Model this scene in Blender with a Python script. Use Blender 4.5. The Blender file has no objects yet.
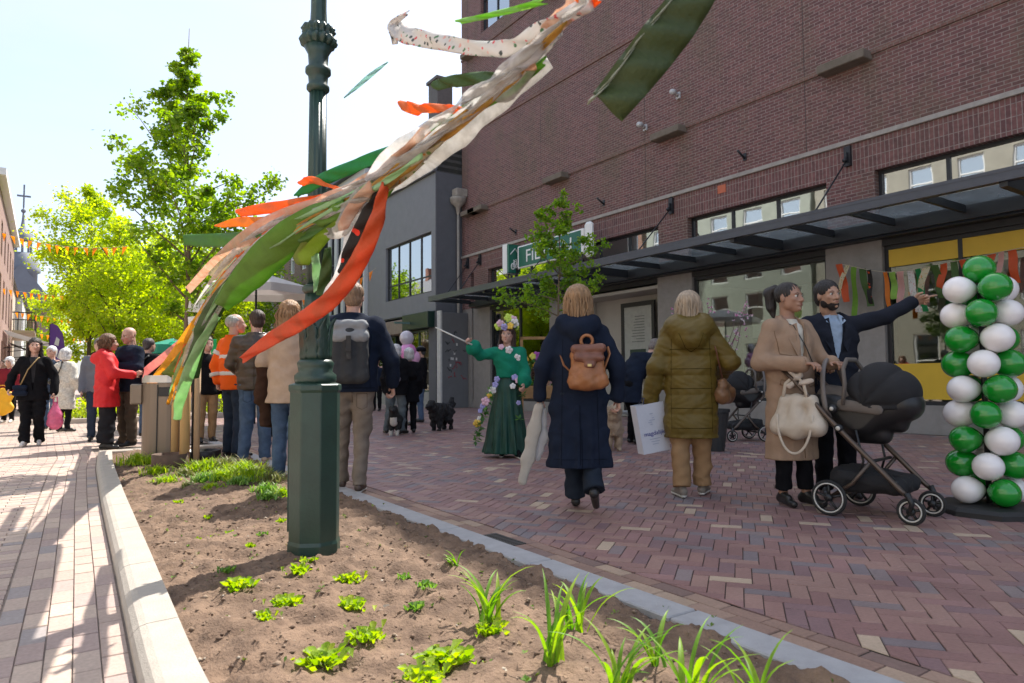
import bpy, math, random, numpy as np
from mathutils import Vector, Matrix, noise
random.seed(7)
R = math.radians
S = bpy.context.scene
COL = S.collection

# ------------------------------------------------------------------ camera
YAW, PITCH, ROLL, FPX, CAMH = 34.3, 3.14, 0.4, 683., 1.0
_y, _p, _r = R(YAW), R(PITCH), R(ROLL)
cf = Vector((math.sin(_y)*math.cos(_p), math.cos(_y)*math.cos(_p), math.sin(_p)))
cr0 = Vector((math.cos(_y), -math.sin(_y), 0))
cu0 = cr0.cross(cf)
cr = cr0*math.cos(_r) - cu0*math.sin(_r)
cu = cu0*math.cos(_r) + cr0*math.sin(_r)
cam_d = bpy.data.cameras.new('camera'); cam = bpy.data.objects.new('camera', cam_d); COL.objects.link(cam)
cam.matrix_world = Matrix(((cr.x, cu.x, -cf.x, 0), (cr.y, cu.y, -cf.y, 0), (cr.z, cu.z, -cf.z, CAMH), (0, 0, 0, 1)))
cam_d.sensor_width = 36; cam_d.lens = 36*FPX/1024; cam_d.clip_end = 2000; cam_d.clip_start = .05
cam_d.dof.use_dof = True; cam_d.dof.focus_distance = 5.6; cam_d.dof.aperture_fstop = 4.5
S.camera = cam
CAM = Vector((0, 0, CAMH))
def ray(px, py): return cf + cr*((px-512)/FPX) + cu*((341.5-py)/FPX)
def P(px, py, t): return CAM + ray(px, py)*t                 # a surveyed point: bearing and distance from the tripod
def G(px, py, z=0.):
    d = ray(px, py); return CAM + d*((z-CAMH)/d.z)
def FX(px, py, X):
    d = ray(px, py); return CAM + d*(X/d.x)
def GP(px, t):
    d = ray(px, 378); v = CAM + d*t; return Vector((v.x, v.y, 0))

# ------------------------------------------------------------------ tags
def tag(o, label=None, cat=None, group=None, kind=None):
    if label: o['label'] = label
    if cat: o['category'] = cat
    if group: o['group'] = group
    if kind: o['kind'] = kind
    return o
def empty(name, loc=(0, 0, 0), rz=0, label=None, cat=None, group=None):
    o = bpy.data.objects.new(name, None); COL.objects.link(o); o.location = loc; o.rotation_euler = (0, 0, rz)
    o.empty_display_size = .1
    return tag(o, label, cat, group)
def kids(o): return [c for c in COL.objects if c.parent == o]
def copy_tree(o, parent=None):
    c = o.copy(); COL.objects.link(c); c.parent = parent
    for ch in kids(o):
        copy_tree(ch, c)
    return c

# ------------------------------------------------------------------ materials
def newmat(name):
    m = bpy.data.materials.new(name); m.use_nodes = True
    nt = m.node_tree; b = nt.nodes['Principled BSDF']; return m, nt, b
def N(nt, t, **k):
    n = nt.nodes.new(t)
    for a, v in k.items():
        if a.startswith('i_'): n.inputs[a[2:].replace('_', ' ')].default_value = v
        else: setattr(n, a, v)
    return n
def rgb(c): return (c[0], c[1], c[2], 1)
_mc = {}
def mat(name, c, rough=.7, var=.12, scale=8, bump=0., bscale=60, metal=0., c2=None, stretch=(1, 1, 1), spec=.5, trans=None, sheen=0., coat=0., clear=0.):
    if name in _mc: return _mc[name]
    m, nt, b = newmat(name); L = nt.links.new
    tc = N(nt, 'ShaderNodeTexCoord'); mp = N(nt, 'ShaderNodeMapping'); mp.inputs['Scale'].default_value = stretch
    L(tc.outputs['Object'], mp.inputs[0])
    n = N(nt, 'ShaderNodeTexNoise'); n.inputs['Scale'].default_value = scale; n.inputs['Detail'].default_value = 5; n.inputs['Roughness'].default_value = .65
    L(mp.outputs[0], n.inputs[0])
    r = N(nt, 'ShaderNodeValToRGB'); r.color_ramp.elements[0].position = .3; r.color_ramp.elements[1].position = .72
    if c2 is None: c2 = [min(1, x*(1+var)) for x in c]; c1 = [x*(1-var) for x in c]
    else: c1 = c
    r.color_ramp.elements[0].color = rgb(c1); r.color_ramp.elements[1].color = rgb(c2)
    L(n.outputs[0], r.inputs[0]); L(r.outputs[0], b.inputs['Base Color'])
    b.inputs['Roughness'].default_value = rough; b.inputs['Metallic'].default_value = metal
    b.inputs['Specular IOR Level'].default_value = spec
    if sheen: b.inputs['Sheen Weight'].default_value = sheen
    if coat: b.inputs['Coat Weight'].default_value = coat; b.inputs['Coat Roughness'].default_value = .08
    if bump:
        n2 = N(nt, 'ShaderNodeTexNoise'); n2.inputs['Scale'].default_value = bscale; n2.inputs['Detail'].default_value = 4
        L(mp.outputs[0], n2.inputs[0])
        bp = N(nt, 'ShaderNodeBump'); bp.inputs['Strength'].default_value = bump; bp.inputs['Distance'].default_value = .01
        L(n2.outputs[0], bp.inputs['Height']); L(bp.outputs[0], b.inputs['Normal'])
    if trans:
        tr = N(nt, 'ShaderNodeBsdfTranslucent'); mx = N(nt, 'ShaderNodeMixShader'); mx.inputs[0].default_value = trans
        hs = N(nt, 'ShaderNodeHueSaturation'); hs.inputs['Value'].default_value = 1.25; hs.inputs['Saturation'].default_value = 1.1
        L(r.outputs[0], hs.inputs['Color']); L(hs.outputs[0], tr.inputs[0])
        L(b.outputs[0], mx.inputs[1]); L(tr.outputs[0], mx.inputs[2])
        L(mx.outputs[0], nt.nodes['Material Output'].inputs[0])
        if clear:
            tp = N(nt, 'ShaderNodeBsdfTransparent'); m3 = N(nt, 'ShaderNodeMixShader'); n4 = N(nt, 'ShaderNodeTexNoise'); n4.inputs['Scale'].default_value = 7; n4.inputs['Detail'].default_value = 3; L(mp.outputs[0], n4.inputs[0])
            q4 = N(nt, 'ShaderNodeMapRange'); q4.inputs[1].default_value = .35; q4.inputs[2].default_value = .65; q4.inputs[3].default_value = clear*.5; q4.inputs[4].default_value = min(.9, clear*1.5); L(n4.outputs[0], q4.inputs[0]); L(q4.outputs[0], m3.inputs[0])
            L(mx.outputs[0], m3.inputs[1]); L(tp.outputs[0], m3.inputs[2]); L(m3.outputs[0], nt.nodes['Material Output'].inputs[0])
    _mc[name] = m
    return m
def island_mat(name, stops, rough=.8, bump=.4, bscale=90, trans=0., tsat=1.1, tval=1.3, constant=True, grime=.25, gscale=1.3):
    m, nt, b = newmat(name); L = nt.links.new
    g = N(nt, 'ShaderNodeNewGeometry'); r = N(nt, 'ShaderNodeValToRGB'); cr_ = r.color_ramp
    cr_.interpolation = 'CONSTANT' if constant else 'LINEAR'
    while len(cr_.elements) < len(stops): cr_.elements.new(.5)
    for e, (p, c) in zip(cr_.elements, stops): e.position = p; e.color = rgb(c)
    L(g.outputs['Random Per Island'], r.inputs[0])
    tc = N(nt, 'ShaderNodeTexCoord')
    n = N(nt, 'ShaderNodeTexNoise'); n.inputs['Scale'].default_value = gscale; n.inputs['Detail'].default_value = 8; n.inputs['Roughness'].default_value = .7
    L(tc.outputs['Object'], n.inputs[0])
    mr = N(nt, 'ShaderNodeMapRange'); mr.inputs[1].default_value = .3; mr.inputs[2].default_value = .7; mr.inputs[3].default_value = 1-grime; mr.inputs[4].default_value = 1+grime*.6
    L(n.outputs[0], mr.inputs[0])
    n3 = N(nt, 'ShaderNodeTexNoise'); n3.inputs['Scale'].default_value = bscale; n3.inputs['Detail'].default_value = 5; L(tc.outputs['Object'], n3.inputs[0])
    m3 = N(nt, 'ShaderNodeMapRange'); m3.inputs[1].default_value = .25; m3.inputs[2].default_value = .75; m3.inputs[3].default_value = .86; m3.inputs[4].default_value = 1.14
    L(n3.outputs[0], m3.inputs[0])
    mm = N(nt, 'ShaderNodeMath', operation='MULTIPLY'); L(mr.outputs[0], mm.inputs[0]); L(m3.outputs[0], mm.inputs[1])
    vm = N(nt, 'ShaderNodeVectorMath', operation='SCALE'); L(r.outputs[0], vm.inputs[0]); L(mm.outputs[0], vm.inputs['Scale'])
    L(vm.outputs[0], b.inputs['Base Color']); b.inputs['Roughness'].default_value = rough
    if bump:
        bp = N(nt, 'ShaderNodeBump'); bp.inputs['Strength'].default_value = bump; bp.inputs['Distance'].default_value = .004
        L(n3.outputs[0], bp.inputs['Height']); L(bp.outputs[0], b.inputs['Normal'])
    if trans:
        tr = N(nt, 'ShaderNodeBsdfTranslucent'); mx = N(nt, 'ShaderNodeMixShader'); mx.inputs[0].default_value = trans
        hs = N(nt, 'ShaderNodeHueSaturation'); hs.inputs['Value'].default_value = tval; hs.inputs['Saturation'].default_value = tsat
        L(vm.outputs[0], hs.inputs['Color']); L(hs.outputs[0], tr.inputs[0])
        L(b.outputs[0], mx.inputs[1]); L(tr.outputs[0], mx.inputs[2]); L(mx.outputs[0], nt.nodes['Material Output'].inputs[0])
    return m
def brick_mat(name, c1, c2, mortar, axis='YZ', bw=.21, rh=.065, rot=False, stain=(.10, .10, .05), stain_amt=.5, ms=.008, bump=.5):
    m, nt, b = newmat(name); L = nt.links.new
    tc = N(nt, 'ShaderNodeTexCoord'); sp = N(nt, 'ShaderNodeSeparateXYZ'); cb = N(nt, 'ShaderNodeCombineXYZ')
    L(tc.outputs['Object'], sp.inputs[0])
    a, c = sp.outputs[axis[0]], sp.outputs[axis[1]]
    if rot: a, c = c, a
    L(a, cb.inputs[0]); L(c, cb.inputs[1])
    bt = N(nt, 'ShaderNodeTexBrick'); bt.inputs['Scale'].default_value = 1; bt.inputs['Brick Width'].default_value = bw; bt.inputs['Row Height'].default_value = rh
    bt.inputs['Mortar Size'].default_value = ms; bt.inputs['Mortar Smooth'].default_value = .3; bt.inputs['Bias'].default_value = -.1
    if rot: bt.offset = 0
    bt.inputs['Color1'].default_value = rgb(c1); bt.inputs['Color2'].default_value = rgb(c2); bt.inputs['Mortar'].default_value = rgb(mortar)
    L(cb.outputs[0], bt.inputs[0])
    n = N(nt, 'ShaderNodeTexNoise'); n.inputs['Scale'].default_value = .8; n.inputs['Detail'].default_value = 9; n.inputs['Roughness'].default_value = .70; ms_ = N(nt, 'ShaderNodeMapping'); ms_.inputs['Scale'].default_value = (1, 1, .4); L(tc.outputs['Object'], ms_.inputs[0]); L(ms_.outputs[0], n.inputs[0])
    rp = N(nt, 'ShaderNodeMapRange'); rp.inputs[1].default_value = .46; rp.inputs[2].default_value = .72; rp.inputs[3].default_value = 0; rp.inputs[4].default_value = stain_amt; L(n.outputs[0], rp.inputs[0])
    mx = N(nt, 'ShaderNodeMix', data_type='RGBA'); L(rp.outputs[0], mx.inputs[0]); L(bt.outputs[0], mx.inputs[6]); mx.inputs[7].default_value = rgb(stain)
    n2 = N(nt, 'ShaderNodeTexNoise'); n2.inputs['Scale'].default_value = 14; n2.inputs['Detail'].default_value = 6; L(tc.outputs['Object'], n2.inputs[0])
    m2 = N(nt, 'ShaderNodeMapRange'); m2.inputs[1].default_value = .25; m2.inputs[2].default_value = .75; m2.inputs[3].default_value = .72; m2.inputs[4].default_value = 1.28; L(n2.outputs[0], m2.inputs[0])
    vm = N(nt, 'ShaderNodeVectorMath', operation='SCALE'); L(mx.outputs[2], vm.inputs[0]); L(m2.outputs[0], vm.inputs['Scale'])
    L(vm.outputs[0], b.inputs['Base Color']); b.inputs['Roughness'].default_value = .85
    bp = N(nt, 'ShaderNodeBump'); bp.invert = True; bp.inputs['Strength'].default_value = bump; bp.inputs['Distance'].default_value = .01
    L(bt.outputs['Fac'], bp.inputs['Height'])
    bp2 = N(nt, 'ShaderNodeBump'); bp2.inputs['Strength'].default_value = .25; bp2.inputs['Distance'].default_value = .01
    L(n2.outputs[0], bp2.inputs['Height']); L(bp.outputs[0], bp2.inputs['Normal']); L(bp2.outputs[0], b.inputs['Normal'])
    return m
def glass_mat(name, tint=(.75, .8, .78), gloss=.5, rough=.02):
    m, nt, b = newmat(name); L = nt.links.new
    nt.nodes.remove(b)
    gl = N(nt, 'ShaderNodeBsdfGlossy'); gl.inputs['Roughness'].default_value = rough; gl.inputs['Color'].default_value = (.92, .95, .95, 1)
    tr = N(nt, 'ShaderNodeBsdfTransparent'); tr.inputs[0].default_value = rgb(tint)
    lw = N(nt, 'ShaderNodeLayerWeight'); lw.inputs[0].default_value = .35
    mr = N(nt, 'ShaderNodeMapRange'); mr.inputs[3].default_value = gloss*.55; mr.inputs[4].default_value = 1; L(lw.outputs['Fresnel'], mr.inputs[0])
    n = N(nt, 'ShaderNodeTexNoise'); n.inputs['Scale'].default_value = 1.3; tc = N(nt, 'ShaderNodeTexCoord'); L(tc.outputs['Object'], n.inputs[0])
    bp = N(nt, 'ShaderNodeBump'); bp.inputs['Strength'].default_value = .05; bp.inputs['Distance'].default_value = .02; L(n.outputs[0], bp.inputs['Height']); L(bp.outputs[0], gl.inputs['Normal'])
    mx = N(nt, 'ShaderNodeMixShader'); L(mr.outputs[0], mx.inputs[0]); L(tr.outputs[0], mx.inputs[1]); L(gl.outputs[0], mx.inputs[2])
    L(mx.outputs[0], nt.nodes['Material Output'].inputs[0])
    return m

def dusty_glass(name):
    m, nt, b = newmat(name); L = nt.links.new
    b.inputs['Base Color'].default_value = (.45, .46, .46, 1); b.inputs['Roughness'].default_value = .3
    n = N(nt, 'ShaderNodeTexNoise'); n.inputs['Scale'].default_value = 2.5; n.inputs['Detail'].default_value = 6; tc = N(nt, 'ShaderNodeTexCoord'); L(tc.outputs['Object'], n.inputs[0])
    mr = N(nt, 'ShaderNodeMapRange'); mr.inputs[1].default_value = .3; mr.inputs[2].default_value = .75; mr.inputs[3].default_value = .12; mr.inputs[4].default_value = .38; L(n.outputs[0], mr.inputs[0])
    tl = N(nt, 'ShaderNodeBsdfTranslucent'); tl.inputs[0].default_value = (.6, .62, .62, 1); ad = N(nt, 'ShaderNodeMixShader'); ad.inputs[0].default_value = .6; L(b.outputs[0], ad.inputs[1]); L(tl.outputs[0], ad.inputs[2])
    tr = N(nt, 'ShaderNodeBsdfTransparent'); tr.inputs[0].default_value = (.86, .9, .89, 1); mx = N(nt, 'ShaderNodeMixShader'); L(mr.outputs[0], mx.inputs[0]); L(tr.outputs[0], mx.inputs[1]); L(ad.outputs[0], mx.inputs[2]); L(mx.outputs[0], nt.nodes['Material Output'].inputs[0])
    return m

# ------------------------------------------------------------------ mesh builder
class MB:
    def __init__(s): s.v = []; s.f = []; s.sm = []
    def add(s, vs, fs, smooth=False):
        o = len(s.v); s.v += [tuple(v) for v in vs]; s.f += [tuple(i+o for i in f) for f in fs]; s.sm += [smooth]*len(fs); return s
    def box(s, x0, x1, y0, y1, z0, z1, M=None, bev=0):
        if bev:
            b = bev
            vs = []
            # chamfered box: 24 verts
            X = (x0, x1); Y = (y0, y1); Z = (z0, z1); idx = {}
            for i in (0, 1):
                for j in (0, 1):
                    for k in (0, 1):
                        dx, dy, dz = (b if i == 0 else -b), (b if j == 0 else -b), (b if k == 0 else -b)
                        idx[i, j, k, 0] = len(vs); vs.append((X[i], Y[j]+dy, Z[k]+dz))
                        idx[i, j, k, 1] = len(vs); vs.append((X[i]+dx, Y[j], Z[k]+dz))
                        idx[i, j, k, 2] = len(vs); vs.append((X[i]+dx, Y[j]+dy, Z[k]))
            fs = []
            def q(*a):
                fs.append(tuple(a))
            for i in (0, 1): q(*[idx[i, j, k, 0] for j, k in ((0, 0), (1, 0), (1, 1), (0, 1))][::(1 if i else -1)])
            for j in (0, 1): q(*[idx[i, j, k, 1] for i, k in ((0, 0), (0, 1), (1, 1), (1, 0))][::(1 if j else -1)])
            for k in (0, 1): q(*[idx[i, j, k, 2] for i, j in ((0, 0), (1, 0), (1, 1), (0, 1))][::(1 if k else -1)])
            for j in (0, 1):
                for k in (0, 1): q(idx[0, j, k, 1], idx[1, j, k, 1], idx[1, j, k, 2], idx[0, j, k, 2])
            for i in (0, 1):
                for k in (0, 1): q(idx[i, 0, k, 0], idx[i, 1, k, 0], idx[i, 1, k, 2], idx[i, 0, k, 2])
            for i in (0, 1):
                for j in (0, 1): q(idx[i, j, 0, 0], idx[i, j, 1, 0], idx[i, j, 1, 1], idx[i, j, 0, 1])
            for i in (0, 1):
                for j in (0, 1):
                    for k in (0, 1): q(idx[i, j, k, 0], idx[i, j, k, 1], idx[i, j, k, 2])
        else:
            vs = [(x, y, z) for x in (x0, x1) for y in (y0, y1) for z in (z0, z1)]
            fs = [(0, 1, 3, 2), (4, 6, 7, 5), (0, 4, 5, 1), (2, 3, 7, 6), (0, 2, 6, 4), (1, 5, 7, 3)]
        if M is not None: vs = [M @ Vector(v) for v in vs]
        return s.add(vs, fs)
    def tube(s, pts, r, n=8, caps=True, flat=1.0):
        pts = [Vector(p) for p in pts]; rs = r if isinstance(r, (list, tuple)) else [r]*len(pts)
        vs = []; up = None
        for i, p in enumerate(pts):
            d = (pts[min(i+1, len(pts)-1)] - pts[max(i-1, 0)]).normalized()
            if up is None:
                a = Vector((0, 0, 1)) if abs(d.z) < .9 else Vector((1, 0, 0)); u = d.cross(a).normalized()
            else: u = (up - d*up.dot(d)).normalized()
            up = u; w = d.cross(u)
            for k in range(n):
                t = 2*math.pi*k/n; vs.append(p + (u*math.cos(t) + w*math.sin(t)*flat)*rs[i])
        fs = []
        for i in range(len(pts)-1):
            for k in range(n):
                a = i*n+k; b_ = i*n+(k+1) % n; fs.append((a, b_, b_+n, a+n))
        if caps: fs.append(tuple(range(n))[::-1]); fs.append(tuple((len(pts)-1)*n+k for k in range(n)))
        return s.add(vs, fs, True)
    def lathe(s, prof, n=16, c=(0, 0, 0), flute=0, nf=0, M=None, smooth=True, rot=0):
        vs = []; fs = []
        for r_, z in prof:
            for k in range(n):
                t = 2*math.pi*k/n+rot; rr = r_*(1 - (flute*(.5+.5*math.cos(t*nf)) if nf else 0))
                vs.append(Vector((c[0]+rr*math.cos(t), c[1]+rr*math.sin(t), c[2]+z)))
        if M is not None: vs = [M @ v for v in vs]
        for i in range(len(prof)-1):
            for k in range(n):
                a = i*n+k; b_ = i*n+(k+1) % n; fs.append((a, b_, b_+n, a+n))
        fs.append(tuple(range(n))[::-1]); fs.append(tuple((len(prof)-1)*n+k for k in range(n)))
        return s.add(vs, fs, smooth)
    def ell(s, c, r, nu=12, nv=8, M=None, fn=None):
        vs = []; fs = []
        for j in range(nv+1):
            ph = math.pi*j/nv
            for i in range(nu):
                t = 2*math.pi*i/nu; v = Vector((math.sin(ph)*math.cos(t), math.sin(ph)*math.sin(t), math.cos(ph)))
                if fn: v = fn(v)
                v = Vector((v.x*r[0], v.y*r[1], v.z*r[2]))
                if M is not None: v = M @ v
                vs.append(v+Vector(c))
        for j in range(nv):
            for i in range(nu):
                a = j*nu+i; b_ = j*nu+(i+1) % nu; fs.append((a, a+nu, b_+nu, b_))
        return s.add(vs, fs, True)
    def prism(s, poly, d, M=None):  # poly in xz extruded along y by d
        n = len(poly); vs = [(x, 0, z) for x, z in poly]+[(x, d, z) for x, z in poly]
        if M is not None: vs = [M @ Vector(v) for v in vs]
        fs = [tuple(range(n)), tuple(range(2*n-1, n-1, -1))]+[(i, i+n, (i+1) % n+n, (i+1) % n) for i in range(n)]
        return s.add(vs, fs)
    def torus(s, c, r1, r2, axis='x', n=28, m=8, M=None):
        vs = []; fs = []
        for i in range(n):
            t = 2*math.pi*i/n
            for j in range(m):
                u = 2*math.pi*j/m; a = r1+r2*math.cos(u); b_ = r2*math.sin(u)
                v = {'x': (b_, a*math.cos(t), a*math.sin(t)), 'y': (a*math.cos(t), b_, a*math.sin(t)), 'z': (a*math.cos(t), a*math.sin(t), b_)}[axis]
                v = Vector(v)+Vector(c)
                vs.append(M @ v if M is not None else v)
        for i in range(n):
            for j in range(m):
                fs.append((i*m+j, ((i+1) % n)*m+j, ((i+1) % n)*m+(j+1) % m, i*m+(j+1) % m))
        return s.add(vs, fs, True)
    def build(s, name, m, parent=None, label=None, loc=None):
        me = bpy.data.meshes.new(name); me.from_pydata(s.v, [], s.f); me.polygons.foreach_set('use_smooth', s.sm)
        me.materials.append(m); me.validate(); me.update()
        o = bpy.data.objects.new(name, me); COL.objects.link(o)
        if parent: o.parent = parent
        if loc: o.location = loc
        if label: o['label'] = label
        return o
def npmesh(name, v, f, m, parent=None, smooth=True, label=None):
    me = bpy.data.meshes.new(name); v = np.asarray(v, dtype=np.float64); f = np.asarray(f, dtype=np.int32); k = f.shape[1]
    me.vertices.add(len(v)); me.vertices.foreach_set('co', v.ravel())
    me.loops.add(f.size); me.loops.foreach_set('vertex_index', f.ravel())
    me.polygons.add(len(f)); me.polygons.foreach_set('loop_start', np.arange(len(f), dtype=np.int32)*k)
    me.polygons.foreach_set('use_smooth', np.full(len(f), smooth))
    me.materials.append(m); me.update(calc_edges=True)
    o = bpy.data.objects.new(name, me); COL.objects.link(o)
    if parent: o.parent = parent
    if label: o['label'] = label
    return o

# ------------------------------------------------------------------ implicit surfaces (smooth bodies and clothes)
def rc(a, b, ra, rb, flat=None): return ('c', np.array(a, float), np.array(b, float), ra, rb, flat)
def el(c, r, M=None): return ('e', np.array(c, float), np.array(r, float), M)
def sub(p): return ('-', p)
def _dist(p, pr):
    if pr[0] == 'c':
        _, a, b, ra, rb, fl = pr
        pa = p-a; ba = b-a
        if fl is not None:
            ax = np.array(fl[0], float); ax /= np.linalg.norm(ax); q = 1/fl[1]-1
            pa = pa+ax*(pa@ax)[..., None]*q; ba = ba+ax*(ba@ax)*q
        h = np.clip((pa@ba)/max(ba@ba, 1e-9), 0, 1)
        return (np.linalg.norm(pa-h[..., None]*ba, axis=-1)-(ra+(rb-ra)*h))*(fl[1] if fl is not None and fl[1] < 1 else 1)
    _, c, r, M = pr
    q = p-c
    if M is not None: q = q@M
    return (np.linalg.norm(q/r, axis=-1)-1)*min(r)
def _bb(pr):
    if pr[0] == 'c':
        a, b, r = pr[1], pr[2], max(pr[3], pr[4])
        return np.minimum(a, b)-r, np.maximum(a, b)+r
    r = max(pr[2]) if pr[3] is not None else pr[2]
    return pr[1]-r, pr[1]+r
def sdf(prims, res, k=.02, cut=None, disp=None):
    """prims -> (verts, quads) by surface nets"""
    lo = np.min([_bb(p)[0] for p in prims if p[0] != '-'], axis=0)-2*res; hi = np.max([_bb(p)[1] for p in prims if p[0] != '-'], axis=0)+2*res
    n = np.ceil((hi-lo)/res).astype(int)+1
    V = np.full(n, .5, dtype=np.float32)
    ax = [lo[i]+res*np.arange(n[i]) for i in range(3)]
    for pr in prims:
        neg = pr[0] == '-'; q = pr[1] if neg else pr
        kk = k if not neg else k*.5
        bl, bh = _bb(q); mg = k+2*res
        i0 = np.clip(np.floor((bl-mg-lo)/res).astype(int), 0, n); i1 = np.clip(np.ceil((bh+mg-lo)/res).astype(int)+1, 0, n)
        if np.any(i1 <= i0): continue
        g = np.stack(np.meshgrid(*[ax[i][i0[i]:i1[i]] for i in range(3)], indexing='ij'), -1)
        d = _dist(g, q); sl = tuple(slice(i0[i], i1[i]) for i in range(3)); W = V[sl]
        if neg:
            h = np.maximum(kk-np.abs(W+d), 0)/kk; V[sl] = np.maximum(W, -d)+h*h*kk*.25
        else:
            h = np.maximum(kk-np.abs(W-d), 0)/kk; V[sl] = np.minimum(W, d)-h*h*kk*.25
    if disp is not None or cut is not None:
        g = np.stack(np.meshgrid(*ax, indexing='ij'), -1)
        if disp is not None: V = V+disp(g)
        if cut is not None: V = np.maximum(V, cut(g))
    V = V.copy()
    V[0] = V[-1] = 1; V[:, 0] = V[:, -1] = 1; V[:, :, 0] = V[:, :, -1] = 1
    s = V < 0
    c = [(i, j, l) for i in (0, 1) for j in (0, 1) for l in (0, 1)]
    nx, ny, nz = V.shape
    cnt = sum(s[i:nx-1+i, j:ny-1+j, l:nz-1+l].astype(np.int8) for i, j, l in c)
    act = np.argwhere((cnt > 0) & (cnt < 8))
    vals = np.stack([V[act[:, 0]+i, act[:, 1]+j, act[:, 2]+l] for i, j, l in c], 1)
    acc = np.zeros((len(act), 3)); num = np.zeros(len(act))
    for a in range(8):
        for b in range(a+1, 8):
            ca, cb = np.array(c[a]), np.array(c[b])
            if np.abs(ca-cb).sum() != 1: continue
            va, vb = vals[:, a], vals[:, b]; mk = (va < 0) != (vb < 0)
            t = np.where(mk, va/np.where(mk, va-vb, 1), 0)
            acc += np.where(mk[:, None], ca+(cb-ca)*t[:, None], 0); num += mk
    verts = lo+(act+acc/num[:, None])*res
    idx = np.full((nx-1, ny-1, nz-1), -1, dtype=np.int64); idx[act[:, 0], act[:, 1], act[:, 2]] = np.arange(len(act))
    F = []
    for d in range(3):
        u, w = [(1, 2), (2, 0), (0, 1)][d]
        sa = [slice(0, x) for x in V.shape]; sb = list(sa); sa[d] = slice(0, V.shape[d]-1); sb[d] = slice(1, V.shape[d])
        A, B = s[tuple(sa)], s[tuple(sb)]
        e = np.argwhere(A != B); e = e[(e[:, u] > 0) & (e[:, w] > 0) & (e[:, u] < V.shape[u]-1) & (e[:, w] < V.shape[w]-1)]
        if not len(e): continue
        inside = s[e[:, 0], e[:, 1], e[:, 2]]
        du = np.zeros(3, int); du[u] = 1; dw = np.zeros(3, int); dw[w] = 1
        q = np.stack([idx[tuple((e-du-dw).T)], idx[tuple((e-dw).T)], idx[tuple(e.T)], idx[tuple((e-du).T)]], 1)
        q[~inside] = q[~inside][:, ::-1]; F.append(q)
    F = np.concatenate(F)
    return verts, F
def join(parts):
    vs, fs, o = [], [], 0
    for v, f in parts: vs.append(v); fs.append(f+o); o += len(v)
    return np.concatenate(vs), np.concatenate(fs)
def folds(A=.006, s=1., seed=0, vert=False):
    rg = np.random.RandomState(seed); ph = rg.rand(8)*6.28
    def f(g):
        x, y, z = g[..., 0], g[..., 1], g[..., 2]
        if vert:
            t = np.arctan2(y, x); return A*(np.sin(9*t+ph[0]+2*z*s)+.6*np.sin(17*t+ph[1]-3*z))*np.clip((1.0-z)*1.6, .15, 1)
        return A*(np.sin(13*s*x+9*s*z+ph[0])*np.sin(10*s*y+7*s*z+ph[1])+.6*np.sin(27*s*z+11*s*x+ph[2]+2*np.sin(9*s*y+ph[3]))*np.sin(12*s*x+ph[4])+.35*np.sin(47*s*z-25*s*x+ph[5])-1.1*(1-np.abs(np.sin(8*s*x+15*s*z+2.2*np.sin(7*y*s+ph[6])+ph[7])))**4*np.clip(np.sin(6*s*x-5*s*z+ph[6])+.3, 0, 1)-.9*(1-np.abs(np.sin(9*s*x-13*s*z+2.*np.sin(6*y*s+ph[1])+ph[2])))**4*np.clip(np.sin(5*s*y+6*s*z+ph[3])+.2, 0, 1))
    return f

def text_mesh(cu):
    tmp = bpy.data.objects.new('tmp', cu); COL.objects.link(tmp); bpy.context.view_layer.update()
    me = bpy.data.meshes.new_from_object(tmp.evaluated_get(bpy.context.evaluated_depsgraph_get())); bpy.data.objects.remove(tmp)
    me.name = 'lettering'; o = bpy.data.objects.new('lettering', me); COL.objects.link(o); return o
# ================================================================== light
SUN_EL, SUN_AZ = 52.5, 63.0     # azimuth measured from +Y (down the street) towards +X
W = bpy.data.worlds.new('World'); S.world = W; W.use_nodes = True; nt = W.node_tree; L = nt.links.new
bg = nt.nodes['Background']; sky = N(nt, 'ShaderNodeTexSky'); sky.sky_type = 'NISHITA'; sky.sun_disc = False
sky.sun_elevation = R(SUN_EL); sky.sun_rotation = R(SUN_AZ); sky.air_density = 1.0; sky.dust_density = 2.2; sky.ozone_density = 1.6
tc = N(nt, 'ShaderNodeTexCoord'); mp = N(nt, 'ShaderNodeMapping'); mp.inputs['Scale'].default_value = (1, 1, 3.2); L(tc.outputs['Generated'], mp.inputs[0])
n = N(nt, 'ShaderNodeTexNoise'); n.inputs['Scale'].default_value = 2.1; n.inputs['Detail'].default_value = 7; n.inputs['Roughness'].default_value = .58; L(mp.outputs[0], n.inputs[0])
mr = N(nt, 'ShaderNodeMapRange'); mr.inputs[1].default_value = .42; mr.inputs[2].default_value = .80; mr.inputs[3].default_value = .42; mr.inputs[4].default_value = .8; L(n.outputs[0], mr.inputs[0])
mx = N(nt, 'ShaderNodeMix', data_type='RGBA'); L(mr.outputs[0], mx.inputs[0]); L(sky.outputs[0], mx.inputs[6]); mx.inputs[7].default_value = (3.15, 3.45, 3.95, 1)
L(mx.outputs[2], bg.inputs[0]); bg.inputs[1].default_value = .15
sd = bpy.data.lights.new('sun', 'SUN'); sd.energy = 4.1; sd.angle = R(.55); sd.color = (1, .95, .87)
so = bpy.data.objects.new('sun', sd); COL.objects.link(so)
sv = Vector((math.cos(R(SUN_EL))*math.sin(R(SUN_AZ)), math.cos(R(SUN_EL))*math.cos(R(SUN_AZ)), math.sin(R(SUN_EL))))
so.rotation_euler = sv.to_track_quat('Z', 'Y').to_euler()
S.view_settings.view_transform = 'Standard'; S.view_settings.look = 'None'; S.view_settings.exposure = 1.02; S.view_settings.gamma = 1

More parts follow.
